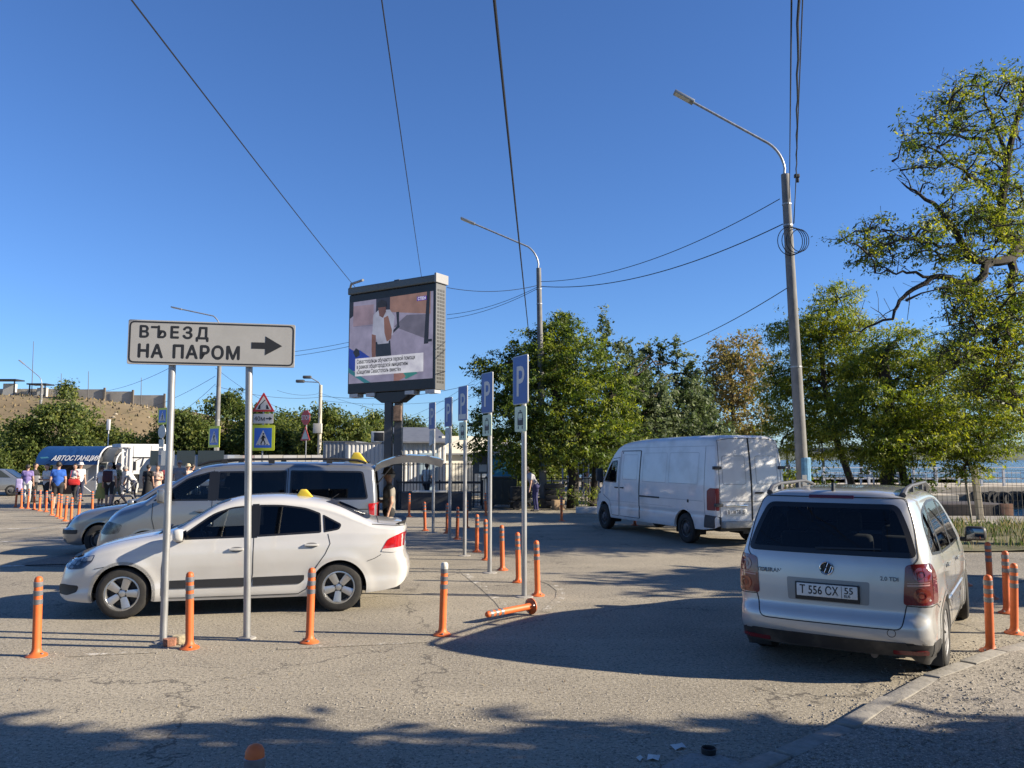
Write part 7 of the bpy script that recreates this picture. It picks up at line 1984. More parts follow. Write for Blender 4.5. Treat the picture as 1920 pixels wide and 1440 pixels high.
def tree(name, label, base, trunk, lobes, kind, n_clump, n_leaf, leaf, spread, seed, group, bark=None, tr=(.22, .10), aspect=.42, mixw=(.5, .25, .25), flat=.5, shell=.55, twigs=True, extra=None, tips=None):
    """trunk: list of points (world, relative to base); lobes: (cx,cy,cz,rx,ry,rz) relative to base"""
    rs = np.random.RandomState(seed)
    t = thing(name, label, 'tree', base, 0, group)
    vol = np.array([l[3] * l[4] * l[5] for l in lobes]) ** (2 / 3.); vol /= vol.sum()
    P = []; Q = []
    for l, f in zip(lobes, vol):
        k = max(3, int(n_clump * f))
        d = rs.normal(0, 1, (k, 3)); d /= np.linalg.norm(d, axis=1, keepdims=True); r = rs.uniform(shell, 1.0, (k, 1)) ** .6
        pp = np.array(l[:3]) + d * r * np.array(l[3:6]); P.append(pp); Q += [l[:3]] * k
    P = np.concatenate(P)
    no = max(6, n_clump // 7); li = rs.choice(len(lobes), no, p=vol); d = rs.normal(0, 1, (no, 3)); d[:, 2] = np.abs(d[:, 2]) * .8; d /= np.linalg.norm(d, axis=1, keepdims=True)
    LB = np.array([l[:6] for l in lobes])[li]; P = np.concatenate([P, LB[:, :3] + d * LB[:, 3:] * rs.uniform(1.05, 1.28, (no, 1))])
    P = P[P[:, 2] > .6]
    if tips is not None: P = np.concatenate([P, tips])
    V, F = leaf_cloud(P, n_leaf, spread * rs.uniform(.6, 1.35, len(P)), leaf, rs, aspect, flat)
    mi = np.repeat(rs.choice(3, len(P), p=mixw), n_leaf)
    jit = rs.uniform(0, 1, len(mi)) < .25; mi[jit] = rs.choice(3, jit.sum(), p=mixw)
    cr = mkfast('crown', V, F, None, t, mats=LF[kind], midx=mi)
    q = MB()
    tp = [Vector(p) for p in trunk]; k = len(tp)
    q.tube(tp, list(np.linspace(tr[0], tr[1], k)), 9)
    q.build('trunk', bark or M_BARK, t, smooth=True)
    if twigs:
        q = MB(); top = tp[-1]
        for l in lobes:
            c = Vector(l[:3]); s_ = min(tp[k // 2:], key=lambda p: (p - c).length + max(0, p.z - c.z + .3) * 2)
            q.tube(limb_path(s_, c, rs, .25, 5, .06), list(np.linspace(tr[1] * .75, .035, 6)), 6)
            near = P[np.argsort(((P - np.array(l[:3])) ** 2).sum(1))[:14]]
            for p in near[::2]: q.tube(limb_path(c, p, rs, .25, 4), list(np.linspace(.03, .008, 5)), 4, cap=False)
        if extra: 
            for pl_, r0, r1 in extra: q.tube(pl_, list(np.linspace(r0, r1, len(pl_))), 6)
        o = q.build('branches', bark or M_BARK, t, smooth=True)
    return t
def lobe_px(base, items):
    """(px, py, Y, rx_px, rz_px, ry_m) -> lobe relative to base"""
    out = []
    for px_, py_, Y, rx, rz_, ry in items:
        p = pt(px_, py_, Y); k = Y / FPX
        out.append((p.x - base[0], p.y - base[1], p.z - base[2], rx * k, ry, rz_ * k))
    return out
def rel(base, pts): return [(p[0] - base[0], p[1] - base[1], p[2] - base[2]) for p in pts]
GT = 'trees round the car park'
# middle dense tree
b = pt(1072, 955, 31.5); b.z = 0; b = tuple(b)
tree('dense_tree', 'dense dark green tree behind the middle lamp post', b, [(0, 0, -.1), (.1, 0, 1.2), (-.25, .1, 2.6), (-.5, .2, 3.8), (-.7, .3, 5.2)],
     lobe_px(b, [(1040, 660, 33, 45, 55, 1.4), (1000, 690, 32.5, 60, 50, 1.6), (1080, 690, 32, 60, 60, 1.8), (950, 730, 32, 55, 45, 1.5), (1040, 760, 31.5, 85, 60, 2.2), (1120, 760, 32.5, 75, 70, 2.0), (960, 790, 31.5, 70, 45, 1.6), (1080, 830, 31, 90, 50, 2.0), (985, 840, 31.5, 70, 42, 1.5), (1150, 830, 32.5, 65, 50, 1.6), (905, 690, 32, 24, 18, .6), (1045, 605, 33.5, 22, 25, .6), (1010, 640, 33, 22, 30, .6), (890, 820, 31.5, 22, 30, .5)]),
     'dense', 1000, 80, .155, .25, 21, GT, M_BARKD, (.24, .14), flat=.55)
b2 = pt(1112, 955, 32.5); b2.z = 0; b2 = tuple(b2)
tree('poplar_tree', 'upright grey-green tree with feathery tops behind the white van', b2, [(0, 0, -.1), (.1, 0, 1.5), (.4, .3, 3.2), (.7, .4, 4.4)],
     lobe_px(b2, [(1133, 640, 35, 9, 50, .4), (1160, 690, 35, 16, 50, .6), (1195, 710, 35.5, 18, 44, .7), (1237, 678, 36, 8, 46, .4), (1210, 690, 36, 8, 44, .4), (1266, 680, 36, 9, 48, .4), (1290, 700, 36, 8, 42, .4), (1182, 668, 35.5, 7, 36, .3), (1215, 760, 35, 55, 50, 1.6), (1290, 730, 36, 24, 40, .8), (1270, 780, 35.5, 60, 48, 1.6), (1180, 770, 34.5, 50, 60, 1.5), (1310, 790, 36, 40, 42, 1.2), (1230, 830, 34, 80, 40, 1.6), (1320, 745, 36.5, 16, 34, .5), (1330, 830, 35, 45, 35, 1.2)]),
     'poplar', 1000, 58, .13, .16, 22, GT, M_BARKD, (.16, .06), aspect=.7, flat=1.0)
b3 = pt(1385, 930, 41); b3.z = 0; b3 = tuple(b3)
tree('yellowing_tree', 'thin yellowing tree with bare twigs left of the tall lamp post', b3, [(0, 0, -.1), (-.1, 0, 2.5), (-.2, 0, 5), (-.3, 0, 7)],
     lobe_px(b3, [(1350, 680, 41, 28, 35, 1.0), (1390, 665, 41, 34, 35, 1.2), (1375, 720, 41, 48, 42, 1.4), (1420, 700, 41, 30, 42, 1.0), (1365, 770, 41, 40, 40, 1.2), (1410, 780, 41, 40, 40, 1.2), (1335, 715, 41, 16, 24, .6)]),
     'yellow', 330, 44, .14, .25, 23, GT, M_BARK, (.16, .07), aspect=.7, flat=1.0)
b4 = pt(1612, 935, 25.5); b4.z = 0; b4 = tuple(b4)
tree('young_locust', 'young light green locust tree right of the tall lamp post', b4, [(0, 0, -.1), (-.25, 0, 1.2), (-.65, .1, 2.6), (-.9, .2, 4.2), (-1.0, .2, 6.0)],
     lobe_px(b4, [(1570, 560, 26, 36, 28, .8), (1545, 605, 26, 52, 34, 1.0), (1590, 620, 26, 42, 36, 1.0), (1510, 640, 26, 40, 30, .9), (1560, 680, 26, 62, 42, 1.3), (1490, 690, 26.5, 44, 38, 1.0), (1470, 620, 26.5, 28, 20, .6), (1610, 700, 26, 48, 40, 1.1), (1500, 760, 26.5, 60, 42, 1.2), (1570, 770, 26, 60, 45, 1.3), (1470, 820, 26.5, 48, 38, 1.0), (1540, 830, 26, 56, 36, 1.2), (1455, 720, 27, 30, 36, .8)]),
     'locust', 760, 84, .115, .23, 24, GT, M_BARKD, (.13, .07), aspect=.32, mixw=(.38, .47, .15), flat=.45)
b5 = pt(1665, 935, 23.5); b5.z = 0; b5 = tuple(b5)
tree('spreading_locust', 'broad locust tree with two dark trunks behind the silver people carrier', b5, [(0, 0, -.1), (0, 0, 1.3), (.15, 0, 2.4), (.2, .1, 3.6), (.1, .1, 5)],
     lobe_px(b5, [(1680, 640, 24, 45, 30, 1.0), (1640, 690, 24, 45, 36, 1.0), (1710, 690, 24, 60, 40, 1.2), (1770, 700, 24, 50, 40, 1.1), (1660, 760, 23.5, 60, 45, 1.4), (1740, 770, 23.5, 65, 45, 1.4), (1620, 820, 24, 56, 40, 1.2), (1700, 840, 23, 70, 36, 1.3), (1775, 820, 23.5, 50, 45, 1.2), (1830, 760, 24, 55, 40, 1.2), (1600, 760, 24.5, 40, 40, 1.0), (1840, 820, 23.5, 56, 42, 1.1), (1815, 870, 23.2, 44, 26, .8), (1890, 800, 24, 40, 36, 1.0), (1690, 800, 25.5, 70, 45, 1.0), (1650, 865, 23.4, 40, 22, .8)]),
     'locust', 1020, 84, .115, .23, 25, GT, M_BARKD, (.22, .11), aspect=.32, mixw=(.42, .36, .22), flat=.45,
     extra=[([(.95, 0, -.1), (.55, 0, 1.0), (.35, 0, 2.2), (.5, .2, 3.4)], .15, .08)])

# big open locust at the right edge
rs = np.random.RandomState(77)
B6 = (12.9, 17.6, 0)
def P6(px_, py_, Y): p = pt(px_, py_, Y); return (p.x - B6[0], p.y - B6[1], p.z)
t = thing('tall_locust', 'tall sparse locust tree with bare crooked limbs at the right edge', 'tree', B6, 0, GT)
fork = P6(1990, 540, 17.6)
q = MB(); q.tube([(0, 0, -.1), (.1, 0, 1.5), (.0, 0, 3.0), (-.5, .0, 4.4), fork], [.34, .28, .25, .22, .20], 11); q.build('trunk', M_BARKD, t, smooth=True)
limbs = [
 ([fork, P6(1915, 456, 17.4), P6(1888, 448, 17.2), P6(1877, 398, 17.0), P6(1888, 309, 17.0), P6(1913, 203, 17.0), P6(1919, 150, 17)], .17, .03),
 ([P6(1915, 456, 17.4), P6(1895, 486, 17.0), P6(1858, 492, 16.8), P6(1820, 480, 16.6), P6(1791, 431, 16.4), P6(1760, 390, 16.3), P6(1724, 364, 16.2), P6(1691, 342, 16)], .13, .015),
 ([P6(1858, 492, 16.8), P6(1830, 530, 16.6), P6(1813, 531, 16.5), P6(1780, 520, 16.4), P6(1747, 520, 16.3), P6(1713, 542, 16.2), P6(1686, 564, 16.1), P6(1674, 598, 16), P6(1624, 614, 16), P6(1591, 623, 16)], .09, .012),
 ([P6(1747, 520, 16.3), P6(1700, 512, 16.2), P6(1669, 509, 16.1), P6(1641, 512, 16)], .035, .010),
 ([P6(1888, 309, 17), P6(1850, 262, 16.8), P6(1800, 255, 16.6), P6(1740, 250, 16.4), P6(1690, 255, 16.3)], .05, .010),
 ([P6(1880, 380, 17), P6(1838, 340, 16.8), P6(1790, 310, 16.6), P6(1755, 282, 16.4), P6(1720, 275, 16.3)], .05, .010),
 ([P6(1888, 309, 17), P6(1862, 230, 17), P6(1845, 180, 17), P6(1850, 150, 17)], .045, .010),
 ([P6(1820, 480, 16.6), P6(1780, 462, 16.3), P6(1730, 455, 16.1), P6(1680, 440, 16), P6(1640, 430, 15.9)], .04, .008),
 ([P6(1895, 486, 17), P6(1900, 560, 16.8), P6(1890, 620, 16.6), P6(1870, 690, 16.4), P6(1898, 728, 16.3)], .09, .02),
 ([P6(1890, 620, 16.6), P6(1840, 660, 16.4), P6(1790, 690, 16.3), P6(1740, 720, 16.2)], .04, .008),
 ([P6(1870, 560, 16.6), P6(1820, 600, 16.4), P6(1780, 610, 16.2), P6(1770, 560, 16.1)], .03, .008),
 ([fork, P6(1990, 420, 18), P6(1960, 300, 18), P6(1950, 190, 18)], .13, .03),
 ([fork, P6(2060, 480, 18.5), P6(2120, 380, 19), P6(2160, 300, 19)], .12, .03),
 ([(0, 0, 3.0), (.9, .6, 4.6), (2.0, 1.2, 6.2)], .14, .03), ([(-.5, 0, 4.4), (-.2, -1.5, 5.6), (.1, -2.6, 6.6)], .12, .03)]
q = MB(); tips = []
def sub_limbs(q, pl_, r, depth):
    pl_ = [Vector(p) for p in pl_]
    for a_, b_ in zip(pl_, pl_[1:]):
        L = (b_ - a_).length
        for _ in range(max(1, int(L / (.30 if depth else .42)))):
            s_ = a_.lerp(b_, rs.uniform(0, 1)); d = (b_ - a_).normalized() * .7 + Vector(rs.normal(0, .75, 3)); d.z += .15; d.normalize()
            e = s_ + d * rs.uniform(.35, .95) * (.55 if depth else 1.0)
            m_ = (s_ + e) / 2 + Vector(rs.normal(0, .06, 3))
            q.tube([s_, m_, e], [r * .55, r * .4, .005], 4, cap=False)
            tips.append(tuple(e)); 
            if not depth: sub_limbs(q, [s_, m_, e], r * .5, 1)
for pl_, r0, r1 in limbs:
    n_ = len(pl_); fine = []
    for a_, b_ in zip(pl_, pl_[1:]):
        for f in (0, .33, .66): 
            p = Vector(a_).lerp(Vector(b_), f) + Vector(rs.normal(0, .03, 3)) * (f > 0); fine.append(tuple(p))
    fine.append(pl_[-1])
    q.tube(fine, list(np.linspace(r0, r1, len(fine))), 7)
    sub_limbs(q, pl_[1 if r0 > .1 else 0:], max(.017, r0 * .24), 0)
nodes = np.array(tips + [tuple(p) for pl_, r0, r1 in limbs for a_, b_ in zip(pl_, pl_[1:]) for p in (a_, tuple(Vector(a_).lerp(Vector(b_), .5)), b_)])
fol = [(1610, 460, 45, 30), (1660, 435, 45, 30), (1700, 455, 45, 30), (1745, 440, 45, 35), (1640, 490, 40, 16), (1790, 180, 45, 32), (1850, 160, 55, 28), (1900, 150, 30, 26), (1770, 230, 50, 24), (1720, 260, 30, 18), (1820, 240, 45, 26), (1740, 290, 45, 22), (1800, 330, 60, 30), (1860, 300, 45, 40), (1870, 370, 45, 45), (1820, 400, 55, 30), (1780, 410, 40, 24), (1890, 440, 35, 40), (1840, 430, 40, 26), (1790, 480, 45, 24), (1900, 220, 30, 34), (1810, 560, 44, 34), (1850, 590, 55, 40), (1890, 640, 40, 45), (1830, 640, 50, 36), (1790, 660, 40, 26), (1860, 690, 50, 30), (1900, 540, 30, 40), (1795, 545, 30, 24), (1900, 700, 30, 30), (1870, 740, 50, 30), (1905, 760, 30, 30), (1915, 600, 24, 50), (1840, 720, 40, 26), (1915, 380, 24, 60), (1985, 300, 60, 90), (1990, 440, 60, 60), (2100, 350, 90, 90), (1975, 640, 40, 40)]
sel = []; sw = []
for px_, py_, rx, ry in fol:
    n_ = int(rx * ry / (165 if px_ < 1780 or py_ < 420 else 75)) + 3; Yc = 16.6 if px_ < 1940 else 18.2
    for _ in range(n_):
        a_, r_ = rs.uniform(0, 6.28), math.sqrt(rs.uniform(0, 1)); p = np.array(P6(px_ + rx * r_ * math.cos(a_), py_ + ry * r_ * math.sin(a_), Yc + rs.normal(0, .6)))
        dd = np.linalg.norm(nodes - p, axis=1) + np.maximum(0, nodes[:, 2] - p[2]) * .8; s_ = nodes[np.argmin(dd)]
        L = np.linalg.norm(p - s_)
        if L > 2.6: continue
        m1 = s_ * .6 + p * .4 + rs.normal(0, .10, 3) * min(1, L) + np.array([0, 0, .10 * L]); m2 = s_ * .25 + p * .75 + rs.normal(0, .07, 3) * min(1, L)
        q.tube([tuple(s_), tuple(m1), tuple(m2), tuple(p)], [.020 + .012 * min(1, L), .017, .012, .007], 5, cap=False)
        for _k in range(3):
            e = p + rs.normal(0, .20, 3) * np.array([1, 1, .6]); b0 = m2 + (p - m2) * rs.uniform(0, 1)
            q.tube([tuple(b0), tuple((b0 + e) / 2 + rs.normal(0, .03, 3)), tuple(e)], [.010, .007, .005], 4, cap=False); sel.append(e); sw.append(.11)
        sel.append(p); sw.append(.14); nodes = np.concatenate([nodes, [m1, m2]])
q.build('branches', M_BARKD, t, smooth=True)
sel = np.array(sel); sw = np.array(sw)
V, F = leaf_cloud(sel, 26, sw * rs.uniform(.7, 1.3, len(sel)), .080, rs, .38, .55)
mi = np.repeat(rs.choice(3, len(sel), p=(.45, .33, .22)), 26)
mkfast('crown', V, F, None, t, mats=LF['locust'], midx=mi)

# trees behind the buildings on the left
def far_tree(px_, Y, ytop, w_px, lab, seed, kind='far', low=905, n=260, lf=.23):
    bb_ = pt(px_, 900, Y); bb_.z = 0; bb_ = tuple(bb_)
    zt = pt(px_, ytop, Y).z; k = Y / FPX; w = w_px * k / 2; r_ = np.random.RandomState(seed)
    lob = [(0, 0, zt * .62, w * .7, w * .6, zt * .33)]
    for _ in range(8):
        a_ = r_.uniform(0, 6.28); lob.append((w * .72 * math.cos(a_), w * .5 * math.sin(a_), zt * r_.uniform(.14, .72), w * r_.uniform(.28, .46), w * .4, zt * r_.uniform(.14, .24)))
    for _ in range(3):
        lob.append((w * r_.uniform(-.5, .5), 0, zt * r_.uniform(.76, .88), w * r_.uniform(.16, .3), w * .3, zt * r_.uniform(.08, .14)))
    return tree('leafy_tree', lab, bb_, [(0, 0, -.1), (.05, 0, zt * .3), (0, 0, zt * .6)], lob, kind, int(n * 1.7), 54, lf, lf * 1.7, seed, 'trees behind the bus station', M_BARKD, (.2, .08), aspect=.6, flat=.8)
far_tree(112, 60, 752, 180, 'broad bushy tree behind the bus station kiosk', 41, n=420)
far_tree(0, 64, 802, 150, 'bushy tree at the left edge below the hill', 42, n=320)
far_tree(222, 66, 818, 90, 'lower bushy tree right of the kiosk antenna', 43)
far_tree(335, 62, 768, 105, 'dark tree behind the left ferry sign post', 44, n=320)
far_tree(420, 66, 728, 130, 'tallest dark tree rising behind the lamp post behind the ferry sign', 45, n=320)
far_tree(500, 62, 768, 120, 'dark tree behind the red triangle sign', 46, n=300)
far_tree(560, 68, 772, 90, 'dark tree behind the stop sign', 47)
far_tree(625, 60, 766, 120, 'dark tree right of the two-headed mast', 48, n=300)
far_tree(690, 66, 775, 90, 'tree with thin top left of the billboard column', 49, 'far')
far_tree(765, 62, 786, 80, 'yellowish tree just right of the billboard column', 50, 'poplar', n=200)
far_tree(828, 84, 800, 90, 'small far tree above the white building', 51)
far_tree(985, 47, 842, 130, 'dark bushy tree glimpsed left of the middle lamp post', 54, low=0)
far_tree(1095, 50, 800, 160, 'dark bushy tree glimpsed between the trunks', 55)
far_tree(1235, 52, 800, 170, 'dark bushy tree behind the white van', 56)
far_tree(1375, 50, 812, 150, 'dark bushy tree behind the van rear', 57)
far_tree(-70, 56, 825, 160, 'bushy tree partly beyond the left edge', 52)
far_tree(118, 150, 716, 34, 'lone shrub on the hilltop left of the panel fence', 53, n=90, lf=.5)
# shrubs below the trees and by the fence
def shrub(base, h, w, lab, seed, kind='locust', n=40, lf=.12):
    r_ = np.random.RandomState(seed)
    t = thing('shrub', lab, 'shrub', base, 0, 'shrubs at the fence')
    P = np.stack([r_.normal(0, w * .38, n), r_.normal(0, w * .3, n), h * (.25 + .75 * r_.uniform(0, 1, n) ** .8)], 1)
    V, F = leaf_cloud(P, 34, .16, lf, r_, .4, .8); mkfast('foliage', V, F, None, t, mats=LF[kind], midx=np.repeat(r_.choice(3, n, p=(.4, .4, .2)), 34))
    q = MB()
    for p in P[::4]: q.tube([(0, 0, 0), (p[0] * .5, p[1] * .5, p[2] * .6), tuple(p)], [.012, .009, .004], 4, cap=False)
    q.build('stems', M_BARK, t)
p = pt(1465, 940, 22.6); shrub((p.x, 22.6, 0), 1.7, 1.3, 'bright green shrub between the van and the tall lamp post', 61)
p = pt(1540, 940, 22.6); shrub((p.x, 22.6, 0), 1.5, 1.1, 'green shrub right of the tall lamp post foot', 62)
p = pt(1705, 930, 23); shrub((p.x, 23.0, 0), 1.3, .9, 'leafy shrub at the foot of the broad locust', 63, 'dense')
p = pt(1135, 945, 30.5); shrub((p.x, 30.5, 0), .8, 2.0, 'low dark shrub under the tree beside the white van', 64, 'dense')
p = pt(995, 950, 31.8); shrub((p.x, 32.2, 0), .8, 1.6, 'low dark shrub behind the middle lamp post', 65, 'dense')
# street trees outside the picture on the right: they shade the foreground
def off_tree(base, h, r, lab, seed, n=150):
    r_ = np.random.RandomState(seed)
    lob = [(0, 0, h * .68, r * .8, r * .8, h * .24)]
    for k in range(7):
        a_ = k * .9 + r_.uniform(-.3, .3); lob.append((r * .7 * math.cos(a_), r * .7 * math.sin(a_), h * r_.uniform(.5, .8), r * .42, r * .42, h * .14))
    tree('street_tree', lab, base, [(0, 0, -.1), (.05, 0, h * .3), (0, .05, h * .6)], lob, 'locust', int(n * 3.0), 56, .38, .36, seed, 'street trees beyond the right edge', M_BARK, (.2, .1), flat=.55)
off_tree((7.8, 1.6, 0), 6.0, 2.7, 'street tree standing just right of the camera, out of view', 71, 230)
off_tree((13.6, 1.05, 0), 7.2, 3.0, 'second street tree right of the camera, out of view', 72, 230)
off_tree((5.4, -.9, 0), 5.2, 2.3, 'street tree right behind the camera, out of view', 73, 170)
off_tree((13.4, 11.4, 0), 5.6, 1.1, 'extra slim tree beyond the right edge, added unseen to cast a rounded shadow', 74, 45)  # unseen extra tree, added only for its rounded shadow on the asphalt
# ------------------------------------------------------------------ people: one continuous skin per figure
def surface_nets(f, org, h):
    """f: 3-D array of distances; returns verts, quads of the zero surface"""
    nx, ny, nz = f.shape; ins = f < 0
    c = [ins[i:nx - 1 + i, j:ny - 1 + j, k:nz - 1 + k] for i in (0, 1) for j in (0, 1) for k in (0, 1)]
    s = sum(a.astype(np.int8) for a in c); act = (s > 0) & (s < 8)
    idx = -np.ones(act.shape, dtype=np.int32); ii = np.argwhere(act); idx[act] = np.arange(len(ii))
    acc = np.zeros((len(ii), 3)); cnt = np.zeros(len(ii))
    cor = [(i, j, k) for i in (0, 1) for j in (0, 1) for k in (0, 1)]
    val = {q: f[ii[:, 0] + q[0], ii[:, 1] + q[1], ii[:, 2] + q[2]] for q in cor}
    for a in cor:
        for ax in range(3):
            if a[ax] == 0:
                b = list(a); b[ax] = 1; b = tuple(b); va, vb = val[a], val[b]; m = (va < 0) != (vb < 0)
                t = np.where(m, va / np.where(m, va - vb, 1), 0); p = np.array(a, float)[None] + t[:, None] * (np.array(b) - np.array(a))[None]
                acc[m] += p[m]; cnt[m] += 1
    V = (ii + acc / cnt[:, None]) * h + org
    Q = []
    for ax in range(3):
        o1, o2 = [(1, 2), (2, 0), (0, 1)][ax]
        a = ins; sl = [slice(None)] * 3; sl2 = [slice(None)] * 3; sl[ax] = slice(0, -1); sl2[ax] = slice(1, None)
        m = a[tuple(sl)] != a[tuple(sl2)]; e = np.argwhere(m)
        e = e[(e[:, o1] > 0) & (e[:, o2] > 0) & (e[:, o1] < f.shape[o1] - 1) & (e[:, o2] < f.shape[o2] - 1)]
        if not len(e): continue
        d1 = np.zeros(3, int); d1[o1] = 1; d2 = np.zeros(3, int); d2[o2] = 1
        g = lambda q: idx[q[:, 0], q[:, 1], q[:, 2]]
        q = np.stack([g(e), g(e - d1), g(e - d1 - d2), g(e - d2)], 1)
        fl = ins[e[:, 0], e[:, 1], e[:, 2]]; q[~fl] = q[~fl][:, ::-1]; Q.append(q[:, ::-1])
    Q = np.concatenate(Q); Q = Q[(Q >= 0).all(1)]
    return V, Q
SKINS = [mat('skin_a', (.46, .27, .19), .6), mat('skin_b', (.38, .21, .145), .6)]
M_SHOE = mat('shoe_dark', (.04, .04, .04), .7); M_SHOEW = mat('shoe_white', (.6, .6, .58), .7)
def cloth(name, c, **k): return mat('cloth_' + name, c, .9, var=.12, vscale=9, **k)
HAIRS = {'dark': mat('hair_dark', (.022, .017, .014), .6), 'grey': mat('hair_grey', (.30, .29, .27), .7), 'brown': mat('hair_brown', (.09, .055, .03), .6)}
def rotx(p, c, a):
    y, z = p[1] - c[1], p[2] - c[2]; return (p[0], c[1] + y * math.cos(a) - z * math.sin(a), c[2] + y * math.sin(a) + z * math.cos(a))
def person(base, rz, label, top, bottom, H=1.74, hair='dark', hat=None, lean=0.0, armL='down', armR='down', stride=0.0, shorts=False, sleeves='short', dress=None, skin=0, shoe=None, bulk=1.0, glasses=False):
    t = thing('person', label, 'person', base, rz, 'people waiting round the car park')
    k = H / 1.75; cp = []
    def up(p): return rotx(p, (0, 0, .95), lean)         # lean > 0 tips the trunk forward (towards -y)
    def cap(a, b, ra, rb, tg): cp.append((np.array(a) * k, np.array(b) * k, ra * k, rb * k, tg))
    B = bulk
    cap((-.075, 0, .92), (.075, 0, .92), .115 * B, .115 * B, 2); cap((0, 0, .95), up((0, -.005, 1.12)), .125 * B, .125 * B, 1)
    cap(up((-.07, 0, 1.12)), up((.07, 0, 1.12)), .105 * B, .105 * B, 1)
    cap(up((-.09, .0, 1.30)), up((.09, .0, 1.30)), .115 * B, .115 * B, 1); cap(up((-.16, .01, 1.42)), up((.16, .01, 1.42)), .062, .062, 1)
    cap(up((0, 0, 1.12)), up((0, 0, 1.34)), .12 * B, .12 * B, 1)
    cap(up((0, .01, 1.42)), up((0, -.01, 1.56)), .055, .05, 0)
    hc = up((0, -.02, 1.645)); cap(up((0, -.015, 1.595)), hc, .073, .088, 0); cap(up((0, .02, 1.66)), up((0, -.02, 1.67)), .086, .08, 0)
    cap(up((0, -.10, 1.635)), up((0, -.113, 1.615)), .010, .014, 0)
    for e in (-1, 1): cap(up((e * .088, 0, 1.645)), up((e * .092, .005, 1.625)), .014, .012, 0)
    for e, mode in ((1, armL), (-1, armR)):
        sh = up((e * .185, .01, 1.415))
        if mode == 'down': el = up((e * .235, .03, 1.13)); wr = up((e * .24, -.04, .89)); hd_ = up((e * .235, -.06, .80))
        elif mode == 'front': el = up((e * .225, .0, 1.13)); wr = up((e * .13, -.23, 1.12)); hd_ = up((e * .07, -.29, 1.14))
        elif mode == 'reach': el = up((e * .20, -.20, 1.22)); wr = up((e * .13, -.40, 1.08)); hd_ = up((e * .12, -.49, 1.05))
        elif mode == 'hip': el = up((e * .36, .06, 1.18)); wr = up((e * .20, -.03, 1.0)); hd_ = up((e * .14, -.08, .98))
        elif mode == 'drop': el = (sh[0] + e * .03, sh[1] - .03, sh[2] - .29); wr = (el[0], el[1] - .05, el[2] - .25); hd_ = (wr[0] - e * .01, wr[1] - .02, wr[2] - .09)
        sh, el, wr, hd_ = map(np.array, (sh, el, wr, hd_))
        mid = sh * .4 + el * .6
        cap(sh, mid, .056, .048, 1); cap(mid, el, .046, .040, 1 if sleeves == 'long' else 0); cap(el, wr, .039, .028, 1 if sleeves == 'long' else 0)
        d = (hd_ - wr); L = np.linalg.norm(d); d = d / (L + 1e-9); palm = wr + d * .07
        cap(wr, palm, .027, .034, 0)
        sd = np.cross(d, np.array([0, 1, .2])); sd /= np.linalg.norm(sd) + 1e-9
        for fi, ln in ((-.024, .070), (-.008, .082), (.008, .078), (.024, .062)):
            b0 = palm + sd * fi; m_ = b0 + d * ln * .55; cap(b0, m_, .0105, .0095, 0); cap(m_, m_ + d * ln * .4 + np.array([0, -.012, 0]), .0095, .008, 0)
        cap(wr + d * .03 + sd * .02 * e, wr + d * .075 + sd * .045 * e, .012, .010, 0)
    for e in (-1, 1):
        st = stride * e
        hip = np.array((e * .09, 0, .90)); kn = np.array((e * .10, -.02 - st * .55, .50)); an = np.array((e * .105, .03 - st + (.10 if st < 0 else 0), .09 + (.03 if st < 0 else 0)))
        cap(hip, kn * .55 + hip * .45, .092 * B, .074, 2); cap(kn * .55 + hip * .45, kn, .072, .056, 2); 
        tg = 0 if (shorts or dress) else 2
        cap(kn, an * .55 + kn * .45, .055, .052, tg); cap(an * .55 + kn * .45, an, .050, .036 if tg == 0 else .046, tg)
        cap(an + np.array((0, .03, -.045)), an + np.array((e * .02, -.15, -.055)), .042, .036, 3)
    A = np.concatenate([np.stack([c[0], c[1]]) for c in cp]); lo = A.min(0) - .14; hi = A.max(0) + .14; h = .016 * k
    lo[2] = min(lo[2], -.02)
    n = np.ceil((hi - lo) / h).astype(int) + 1
    X, Y, Z = [lo[i] + np.arange(n[i]) * h for i in range(3)]
    f = np.full(tuple(n), 1.0)
    for a, b, ra, rb, tg in cp:
        pad = max(ra, rb) + .06
        s0 = np.maximum(0, np.floor((np.minimum(a, b) - pad - lo) / h).astype(int)); s1 = np.minimum(n, np.ceil((np.maximum(a, b) + pad - lo) / h).astype(int) + 1)
        gx, gy, gz = np.meshgrid(X[s0[0]:s1[0]], Y[s0[1]:s1[1]], Z[s0[2]:s1[2]], indexing='ij')
        P = np.stack([gx, gy, gz], -1); ab = b - a; tt = np.clip(((P - a) @ ab) / (ab @ ab + 1e-12), 0, 1)
        d = np.linalg.norm(P - a - tt[..., None] * ab, axis=-1) - (ra + (rb - ra) * tt)
        sub = f[s0[0]:s1[0], s0[1]:s1[1], s0[2]:s1[2]]; kk = .022 if max(ra, rb) > .03 else .006
        hh = np.clip(.5 + .5 * (sub - d) / kk, 0, 1); sub[...] = sub * (1 - hh) + d * hh - kk * hh * (1 - hh)
    V, Q = surface_nets(f, lo, h)
    C = V[Q].mean(1); best = np.full(len(C), 9.); lab = np.zeros(len(C), int)
    for a, b, ra, rb, tg in cp:
        ab = b - a; tt = np.clip(((C - a) @ ab) / (ab @ ab + 1e-12), 0, 1); d = np.linalg.norm(C - a - tt[:, None] * ab, axis=1) - (ra + (rb - ra) * tt)
        m = d < best; best[m] = d[m]; lab[m] = tg
    V[:, 2] -= V[:, 2].min()
    zoff = 0
    body = mkfast('body', V, Q, None, t, smooth=True, mats=[SKINS[skin], top, bottom, shoe or M_SHOE], midx=lab)
    hc = np.array(hc) * k
